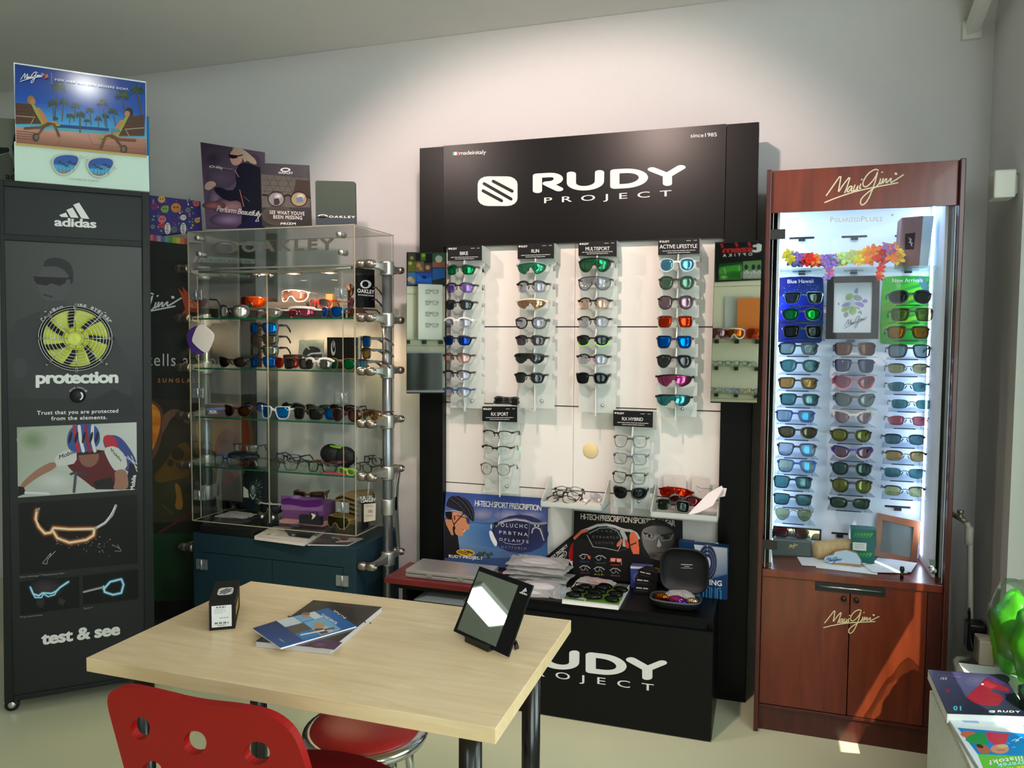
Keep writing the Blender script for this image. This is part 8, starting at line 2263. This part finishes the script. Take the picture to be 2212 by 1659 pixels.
og('thin black spectacles at the right edge of the fourth shelf', 780, 2.84, S4, kind='eye', style='narrow', rim='full', rt=.0016, fc=(30, 30, 30), lens=L_CLEAR, H_=.032, W_=.12, group=G4, yaw=-.5, tlen=.07)
og('lime green spectacles at the front right edge of the fourth shelf', 745, 2.755, S4, kind='eye', style='narrow', rim='full', rt=.003, fc=(150, 200, 70), lens=((190, 220, 150), (220, 240, 180), .2), H_=.024, W_=.10, group=G4, yaw=-.3, folded=True)
c = atY(728, 990, 2.92)
t = thing('eyewear_case', 'rounded black spectacle case with a lime strip on the fourth shelf', 'case', (c.x, 2.92, S4))
q = MB()
for s_ in (-1, 1): q.ball((c.x+s_*.035, 2.93, S4+.050+.004*s_*-1), (.052, .030, .044), 22, 12)
obj('case_shell', q, m_case, t)
obj('lime_strip', MB().sweep([(c.x-.03, 2.925, S4+.091), (c.x, 2.925, S4+.088), (c.x+.02, 2.925, S4+.086)], (0, 1, 0), .004, .012), mat('lime_rubber', (150, 206, 50), .5), t)
obj('strap', MB().tube([(c.x+.082, 2.92, S4+.055), (c.x+.098, 2.915, S4+.045), (c.x+.092, 2.91, S4+.012)], .004, 8), m_rub, t)
obj('case_foot', MB().box((c.x-.05, 2.915, S4), (c.x+.05, 2.945, S4+.012)), m_case, t)
tag(obj('red_temple', MB().sweep([tuple(atY(698, 1020, 2.75).xy)+(S4+.003,), tuple(atY(725, 1020, 2.76).xy)+(S4+.004,), tuple(atY(748, 1020, 2.75).xy)+(S4+.003,)], (0, 0, 1), .004, .0025), mat('pink_red', (206, 50, 74), .4)), 'loose pink red temple arm lying on the fourth shelf edge', 'spectacle part')
# floor of the case
def a_eye(A):
    A.poly([(526, 1030), (566, 1030), (566, 1096), (526, 1096)], (22, 34, 40))
    for i in range(40): A.ell(random.uniform(552, 566), random.uniform(1036, 1088), random.uniform(.5, 2), random.uniform(.5, 1.2), (150, 160, 156), 0, 6)
    A.poly([(526, 1050), (536, 1058), (538, 1075), (526, 1074)], (206, 206, 196)); A.ell(531, 1027, 5, 6, (14, 18, 20))
    for rx, ry, cc in ((8, 21, (60, 66, 66)), (6.4, 18.5, (20, 24, 26)), (5.2, 12, (120, 126, 124))): A.ell(547, 1060+(-2 if rx < 6 else 0), rx, ry, cc)
    A.glow(547, 1053, 4, 7, (200, 204, 200), (90, 96, 94), 10); A.line([(541, 1068), (547, 1078), (552, 1068)], 1.8, (220, 224, 220))
ob('carton', 526, 566, 2.95, S0, .20, .05, (24, 34, 40), 'tall dark carton with a chrome oval on the floor of the clear case', 'box', a_eye)
og('white topped black shield sunglasses on the floor of the clear case', 577, 2.90, S0, style='flat', rim='half', rt=.003, fc=(214, 214, 216), lens=((40, 42, 56), (130, 140, 160), .15), R=.1, H_=.046, dz=.004)
og('black goggles lying at the back left on the floor of the clear case', 500, 2.95, S0, style='wrap', rim='full', rt=.006, fc=BKO, lens=L_DARK, R=.1, H_=.030, folded=True)
def a_pur(A):
    A.poly([(607, 1070), (697, 1075), (697, 1104), (607, 1101)], [(122, 84, 140), (96, 60, 116), (160, 110, 170), (150, 110, 156)])
    A.poly(chaikin([(607, 1078), (630, 1074), (650, 1082), (680, 1080), (697, 1078), (697, 1094), (660, 1097), (630, 1090), (607, 1090)], 1), (96, 24, 120)); A.glow(640, 1074, 14, 5, (176, 150, 190), (120, 70, 140), 10)
b = ob('carton', 607, 697, 2.84, S0+.012, .072, .11, (120, 72, 130), 'purple carton with tortoise sunglasses on it, on the floor of the clear case', 'box', a_pur)
ob('leaflet_stack', 600, 695, 2.80, S0, .0115, .16, (206, 150, 150), 'red white and green leaflets under the purple carton', 'leaflets')
og('tortoise sunglasses lying on the purple carton', 662, 2.87, S0+.085, style='rect', rim='full', rt=.005, fc=(62, 38, 24), lens=((74, 44, 24), (150, 110, 70), .12), R=.11, H_=.036, yaw=.25, tw=.012, tlen=.05)
def stripes(A, x0, y0, x1, y1, n):
    for k in range(n): A.poly([(x0+(x1-x0)*k/n, y0), (x0+(x1-x0)*(k+.4)/n, y0), (x0+(x1-x0)*(k+1.2)/n, y1), (x0+(x1-x0)*(k+.75)/n, y1)], (44, 30, 22))
xt0, xt1 = atY(724, 1080, 2.88).x, atY(790, 1080, 2.88).x
pts = [(xt0, S0), (xt1, S0), (xt1, S0+.120), (xt1-.015, S0+.142), (xt0+.03, S0+.128), (xt0, S0+.108)]
b = MB().prism([(x, 2.88, z) for x, z in pts], (0, .08, 0), (150, 124, 82)); A = Art(ypl(2.88), b, .0003)
for k in range(6): A.poly([(726, 1074+10*k), (740, 1071+10*k), (784, 1086+10*k), (784, 1090+10*k), (742, 1076+10*k), (726, 1079+10*k)], (46, 30, 20)) if k < 4 else None
tag(obj('carton', b, pr), 'tan tiger-striped carton at the right on the floor of the clear case', 'box')
def a_lab(A):
    A.poly([(786, 1089), (812, 1087), (811, 1124), (786, 1128)], (214, 206, 186))
    for k in range(7): A.line([(796+1.4*k, 1101), (796+1.4*k, 1108)], .7, (60, 60, 60), False)
    for y in (1092, 1095, 1113, 1116): A.line([(790, y), (806, y-1)], .8, (120, 116, 110), False)
    A.text('OAKLEY', (780, 1086), (812, 1082), 6, WHT, .04, .9); A.text('FUEL CELL', (778, 1079), (806, 1076), 6, WHT, .04, .8)
x0, x1 = atY(774, 1080, 2.80).x, atY(824, 1080, 2.80).x
x1 = min(x1, OX1-.009)
b = MB().box((x0, 2.80, S0), (x1, 2.87, S0+.130), (24, 28, 30)); a_lab(Art(ypl(2.80), b, .0003))
tag(obj('carton', b, pr), 'black carton with white lettering and a cream label at the right of the case floor', 'box')
def a_lit(A):
    stripes(A, 668, 1106, 690, 1124, 3); A.poly(chaikin([(670, 1109), (680, 1110), (683, 1115), (672, 1124), (676, 1114)], 1), WHT)
ob('carton', 643, 690, 2.775, S0+.012, .036, .022, (34, 38, 46), 'small black and striped carton in front of the purple one', 'box', a_lit)
og('olive shield sunglasses with gold lower edge at the front of the case floor', 722, 2.78, S0, style='flat', rim='full', rt=.0025, fc=(120, 110, 50), lens=((70, 72, 44), (120, 120, 80), .12), R=.1, H_=.05, W_=.125, yaw=-.2)
c = atZ(505, 1116, S0)
bag((c.x, c.y+.02, S0), .15, .09, .1, 'clear plastic pack lying at the front left of the case floor', .012)
ob('leaflet', 620, 640, 2.76, S0, .002, .05, (70, 74, 80), 'small dark card lying at the front of the case floor', 'card')
# on the teal cabinet
B0 = .5506
x0, x1 = atY(431, 1150, 2.745).x, atY(546, 1150, 2.745).x
tag(obj('flat_box', MB().box((x0, 2.745, B0), (x1, 2.93, B0+.033)), mat('box_black', (14, 14, 15), .5), bevel=.002), 'flat black box lying at the left on the teal cabinet', 'box')
bk('magazine', ((590, 1136), (702, 1146), (657, 1172), (549, 1158)), B0, .016, (206, 200, 192), lambda A: [A.line([(600+6*i, 1145+i), (640+5*i, 1150+i)], 1, (176, 160, 150), False) for i in range(6)], 'white magazines lying in the middle of the teal cabinet', 'magazine', (212, 206, 196), None, prm)
bk('leaflet', ((612, 1140), (686, 1148), (668, 1163), (625, 1158)), B0+.0163, .002, (30, 27, 27), lambda A: [A.ell(634, 1155.5, 4, 2, WHT), A.ell(634, 1155.5, 2, 1, (30, 27, 27))], 'black leaflet lying on the white magazines', 'leaflet')
bk('booklet', ((700, 1153), (784, 1162), (752, 1177), (664, 1176)), B0, .004, (74, 64, 58), lambda A: [A.poly([(716, 1160), (784, 1163), (770, 1170), (726, 1172)], (196, 188, 176)), A.ell(744, 1163, 10, 4.5, (130, 40, 40)), A.poly([(712, 1166), (724, 1162), (734, 1168), (716, 1172)], (30, 26, 28)), A.glow(690, 1168, 10, 4, (130, 90, 84), (80, 66, 60), 8)], 'dark booklet with a red disc lying at the right on the teal cabinet', 'booklet')
# ================================================================== the wall behind the camera, seen in the mirrors
m_cream = mat('cream_slat', (214, 206, 180), .6)
BKY = YF+.02
b = MB()
for z0, z1 in ((.25, .80), (.805, 1.40), (1.405, 1.98), (1.985, 2.6)): b.box((-3.6, YF+.001, z0), (.55, BKY, z1))
o = obj('slat_wall', b, m_cream); tag(o, 'cream slatted wall panel opposite the display wall', 'wall panel')
RR = PlRefl(mirR, (0, BKY+.012, 0), (0, 1, 0))
RL = PlRefl(mirL, (0, BKY+.012, 0), (0, 1, 0))
def rboard(quad, pl, col, art, label, cat, th=.01):
    mb = MB(); P = [pl.m(*q) for q in quad]
    mb.prism(P, (0, -th, 0), col); A = Art(pl, mb, .0006)
    if art: art(A)
    return tag(obj(cat.replace(' ', '_'), mb, pr), label, cat)
r8 = lambda x, y: (1390+x/4.148, 500+y/4.148)
def a_sign(A):
    f = lambda *L: [r8(*q) for q in L]
    A.text('szem', r8(975, 178), r8(712, 190), 11, (206, 40, 44), .05, .95, up=(0, -12)); A.text('me', r8(1250, 172), r8(1120, 176), 11, (206, 40, 44), .05, .95, up=(0, -12)); A.text('t', r8(1068, 178), r8(985, 182), 22, WHT, .05, .9, up=(0, -21))
    A.text('OPTIKA', r8(975, 214), r8(712, 228), 5, WHT, .02, 1.9, up=(0, -6))
    for x, y in ((700, 130), (830, 120), (945, 115)): A.poly(f((x-18, y-10), (x, y-22), (x+8, y-30), (x+10, y-8), (x+22, y), (x+8, y+16), (x-4, y+18), (x-2, y-2)), (206, 40, 44))
    A.poly(f((676, 290), (885, 270), (885, 430), (676, 438)), (50, 120, 50)); A.poly(chaikin(f((676, 330), (760, 310), (885, 300), (885, 360), (780, 350), (676, 400)), 1), (70, 160, 50)); A.poly(chaikin(f((740, 410), (800, 370), (885, 365), (885, 420)), 1), (40, 110, 36)); A.glow(*r8(720, 410), 9, 5, (170, 200, 110), (70, 150, 60), 8)
    A.poly(f((676, 290), (885, 270), (885, 290), (676, 318)), (24, 70, 36)); A.line(f((735, 380), (730, 340), (716, 330)), 1.6, (180, 200, 150)); A.line(f((858, 350), (858, 310)), 1.6, (180, 200, 150))
    A.poly(f((892, 268), (1060, 258), (1200, 250), (1200, 420), (892, 425)), (110, 150, 90)); A.poly(f((892, 360), (1200, 350), (1200, 420), (892, 425)), (160, 158, 150))
    for x in (920, 985, 1035, 1090): A.line(f((x-26, 390), (x, 350), (x+20, 380), (x+4, 330)), 1.2, (230, 230, 230)); A.ell(*r8(x, 320), 4, 6, (40, 40, 60)); [A.line([(r8(x+d, 385)[0]+5*math.cos(q), r8(x+d, 385)[1]+6*math.sin(q)) for q in [2*PI*i/10 for i in range(11)]], .6, (220, 220, 220), False) for d in (-24, 24)]
rboard((r8(1250, 60), r8(640, 98), r8(640, 455), r8(1250, 425)), RR, (20, 20, 22), a_sign, 'black shop sign board with red and white letters and sports pictures', 'sign board')
l8 = lambda x, y: (870+x/4.366, 500+y/4.366)
def a_spl(A):
    f = lambda *L: [l8(*q) for q in L]
    for q, cc in (((48, 200, 120, 290), (70, 74, 52)), ((48, 285, 120, 380), (110, 110, 40)), ((170, 196, 215, 275), (90, 120, 40)), ((280, 200, 420, 285), (60, 110, 84)), ((280, 285, 420, 340), (176, 104, 84)), ((122, 282, 200, 382), (130, 100, 70)), ((203, 300, 272, 385), (90, 60, 90)), ((48, 386, 122, 500), (60, 120, 170)), ((125, 388, 275, 505), (10, 80, 190)), ((280, 348, 420, 485), (40, 100, 180))):
        A.poly(f((q[0], q[1]), (q[2], q[1]), (q[2], q[3]), (q[0], q[3])), cc)
    for x, y, r, cc in ((85, 250, 4, (190, 150, 100)), (70, 300, 4, (210, 200, 60)), (195, 225, 4, (150, 210, 40)), (150, 320, 5, (206, 150, 110)), (170, 350, 4, (190, 150, 50)), (235, 340, 5, (220, 160, 60)), (70, 450, 6, (220, 170, 130)), (95, 470, 5, (200, 150, 110)), (340, 260, 8, (230, 220, 220)), (200, 440, 6, (10, 20, 60))): A.ell(*l8(x, y), r, r, cc, 0, 8)
    A.poly(f((280, 460), (420, 430), (420, 490), (280, 500)), (30, 40, 40)); A.poly(f((130, 400), (200, 450), (270, 430), (270, 500), (130, 470)), (20, 110, 220))
rboard((l8(560, 188), l8(-80, 190), l8(-80, 515), l8(560, 515)), RL, (16, 16, 18), a_spl, 'black board with blue and orange sports pictures', 'picture board')
# shelves under the boards
def backshelf(pl, pa, pb, label, d=.22):
    A_, B_ = pl.m(*pa), pl.m(*pb)
    x0, x1 = min(A_.x, B_.x)-.25, max(A_.x, B_.x)+.25
    x1 = min(x1, .5)
    z = (A_.z+B_.z)/2
    t = thing('wall_shelf', label, 'shelf', ((x0+x1)/2, BKY+d/2, z))
    s_ = obj('shelf_glass', MB().box((x0, BKY+.001, z-.008), (x1, BKY+d, z)), m_shelf, t)
    for k in range(5):
        x = x0+.06+(x1-x0-.12)*k/4
        obj('bracket', MB().box((x-.02, BKY+.001, z-.05), (x+.02, BKY+.03, z-.009)), m_rub, t)
    return x0, x1, z
sh1 = backshelf(RR, r8(640, 965), r8(1040, 960), 'upper glass shelf of ski goggles on the cream slat wall')
sh2 = backshelf(RR, r8(640, 1205), r8(1030, 1200), 'middle glass shelf of black frames on the cream slat wall')
sh3 = backshelf(RR, r8(640, 1445), r8(1025, 1440), 'lower glass shelf of small frames on the cream slat wall')
sh4 = backshelf(RL, l8(50, 1020), l8(360, 1020), 'glass shelf of spectacles beside the goggles on the cream slat wall')
def bx_(pl, p, d=.1):
    q = pl.m(*p); return q
gg = 'ski goggles on the upper back shelf'
for px, fc_, ln, lab in ((690, (110, 24, 44), ((90, 30, 44), (190, 160, 170), .25), 'dark red ski goggles on the back shelf'), (840, (226, 218, 206), L_ORANGE, 'white ski goggles with orange lens on the back shelf'), (1020, (196, 30, 60), L_AMBER, 'pink ski goggles on the back shelf')):
    c = RR.m(*r8(px, 920)); c.y = BKY+.16
    c.z = sh1[2]+.055
    glasses(lab, c, 'sun', 'mask', 'full', fc_, ln, .19, .095, PI, 0, 0, .11, rt=.010, tw=.014, group=gg, tlen=.08)
c = RR.m(*r8(960, 900)); z = sh1[2]
tag(obj('carton', MB().box((c.x-.13, BKY+.03, z+.001), (c.x+.13, BKY+.07, z+.42), (226, 128, 60)), pr), 'orange carton standing on the upper back shelf', 'box')
c = RR.m(*r8(840, 800))
tag(obj('price_card', MB().box((c.x-.13, BKY+.005, z+.001), (c.x+.15, BKY+.02, z+.44), (206, 204, 200)), pr), 'pale price card standing on the upper back shelf', 'card')
rr = random.Random(4)
for j, (sh, n, gname, cs) in enumerate(((sh2, 7, 'black frames on the middle back shelf', [(20, 20, 22)]*5+[(220, 220, 220), (120, 30, 50)]), (sh3, 8, 'small frames on the lower back shelf', [(40, 40, 42), (150, 150, 150), (40, 120, 190), (30, 60, 120), (190, 90, 50), (30, 30, 30), (60, 140, 170), (90, 90, 90)]))):
    for k in range(n):
        x = sh[0]+.28+(sh[1]-sh[0]-.34)*k/n
        glasses('%s frame, number %s from the left on the %s back shelf' % (('dark', 'mixed')[j], ORD2[k], ('middle', 'lower')[j]), V3((x, BKY+.12, sh[2]+.028)), 'eye', rr.choice(['rect', 'round', 'narrow']), 'full', cs[k % len(cs)], L_CLEAR, .145, .044, PI+rr.uniform(-.3, .3), 0, 0, .15, rt=.004, group=gname, tlen=.08)
c = RL.m(*l8(250, 820)); c.y = BKY+.06
t = thing('eyewear_rack', 'white upright rack of clear spectacles on the back shelf', 'rack', (c.x, BKY+.06, sh4[2]))
obj('rack_panel', MB().box((c.x-.14, BKY+.05, sh4[2]+.001), (c.x+.14, BKY+.06, sh4[2]+.62)), mat('white_card', (224, 218, 210), .5), t)
for k in range(4):
    glasses('black spectacles, %s up on the white rack of the back wall' % ORD2[3-k], V3((c.x, BKY+.10, sh4[2]+.16+.125*k)), 'eye', 'rect', 'full', (24, 24, 26), L_CLEAR, .145, .044, PI+.4, 0, 0, .15, rt=.003, group='spectacles on the white rack', tlen=.04)
c = RL.m(*l8(140, 1330))
t = thing('monitor', 'dark flat monitor on the desk against the back wall', 'monitor', (c.x, BKY+.2, .75))
obj('screen_case', MB().box((c.x-.25, BKY+.18, c.z-.22), (c.x+.25, BKY+.21, c.z+.24)), mat('monitor_grey', (120, 122, 122), .5), t)
obj('screen', MB().box((c.x-.23, BKY+.2101, c.z-.19), (c.x+.23, BKY+.212, c.z+.22)), mat('screen_black', (8, 9, 10), .1), t)
obj('stand', MB().box((c.x-.05, BKY+.17, c.z-.36), (c.x+.05, BKY+.18, c.z-.1)).box((c.x-.12, BKY+.1, c.z-.37), (c.x+.12, BKY+.3, c.z-.36)), mat('monitor_grey', (120, 122, 122), .5), t)
t2 = thing('desk', 'cream desk standing against the back wall', 'desk', (c.x, BKY+.3, 0))
obj('desk_top', MB().box((c.x-.7, BKY+.001, c.z-.40), (c.x+.5, BKY+.5, c.z-.3705)), m_cream, t2)
for x in (c.x-.68, c.x+.48): obj('side_panel', MB().box((x-.015, BKY+.02, 0), (x+.015, BKY+.48, c.z-.4005)), m_cream, t2)
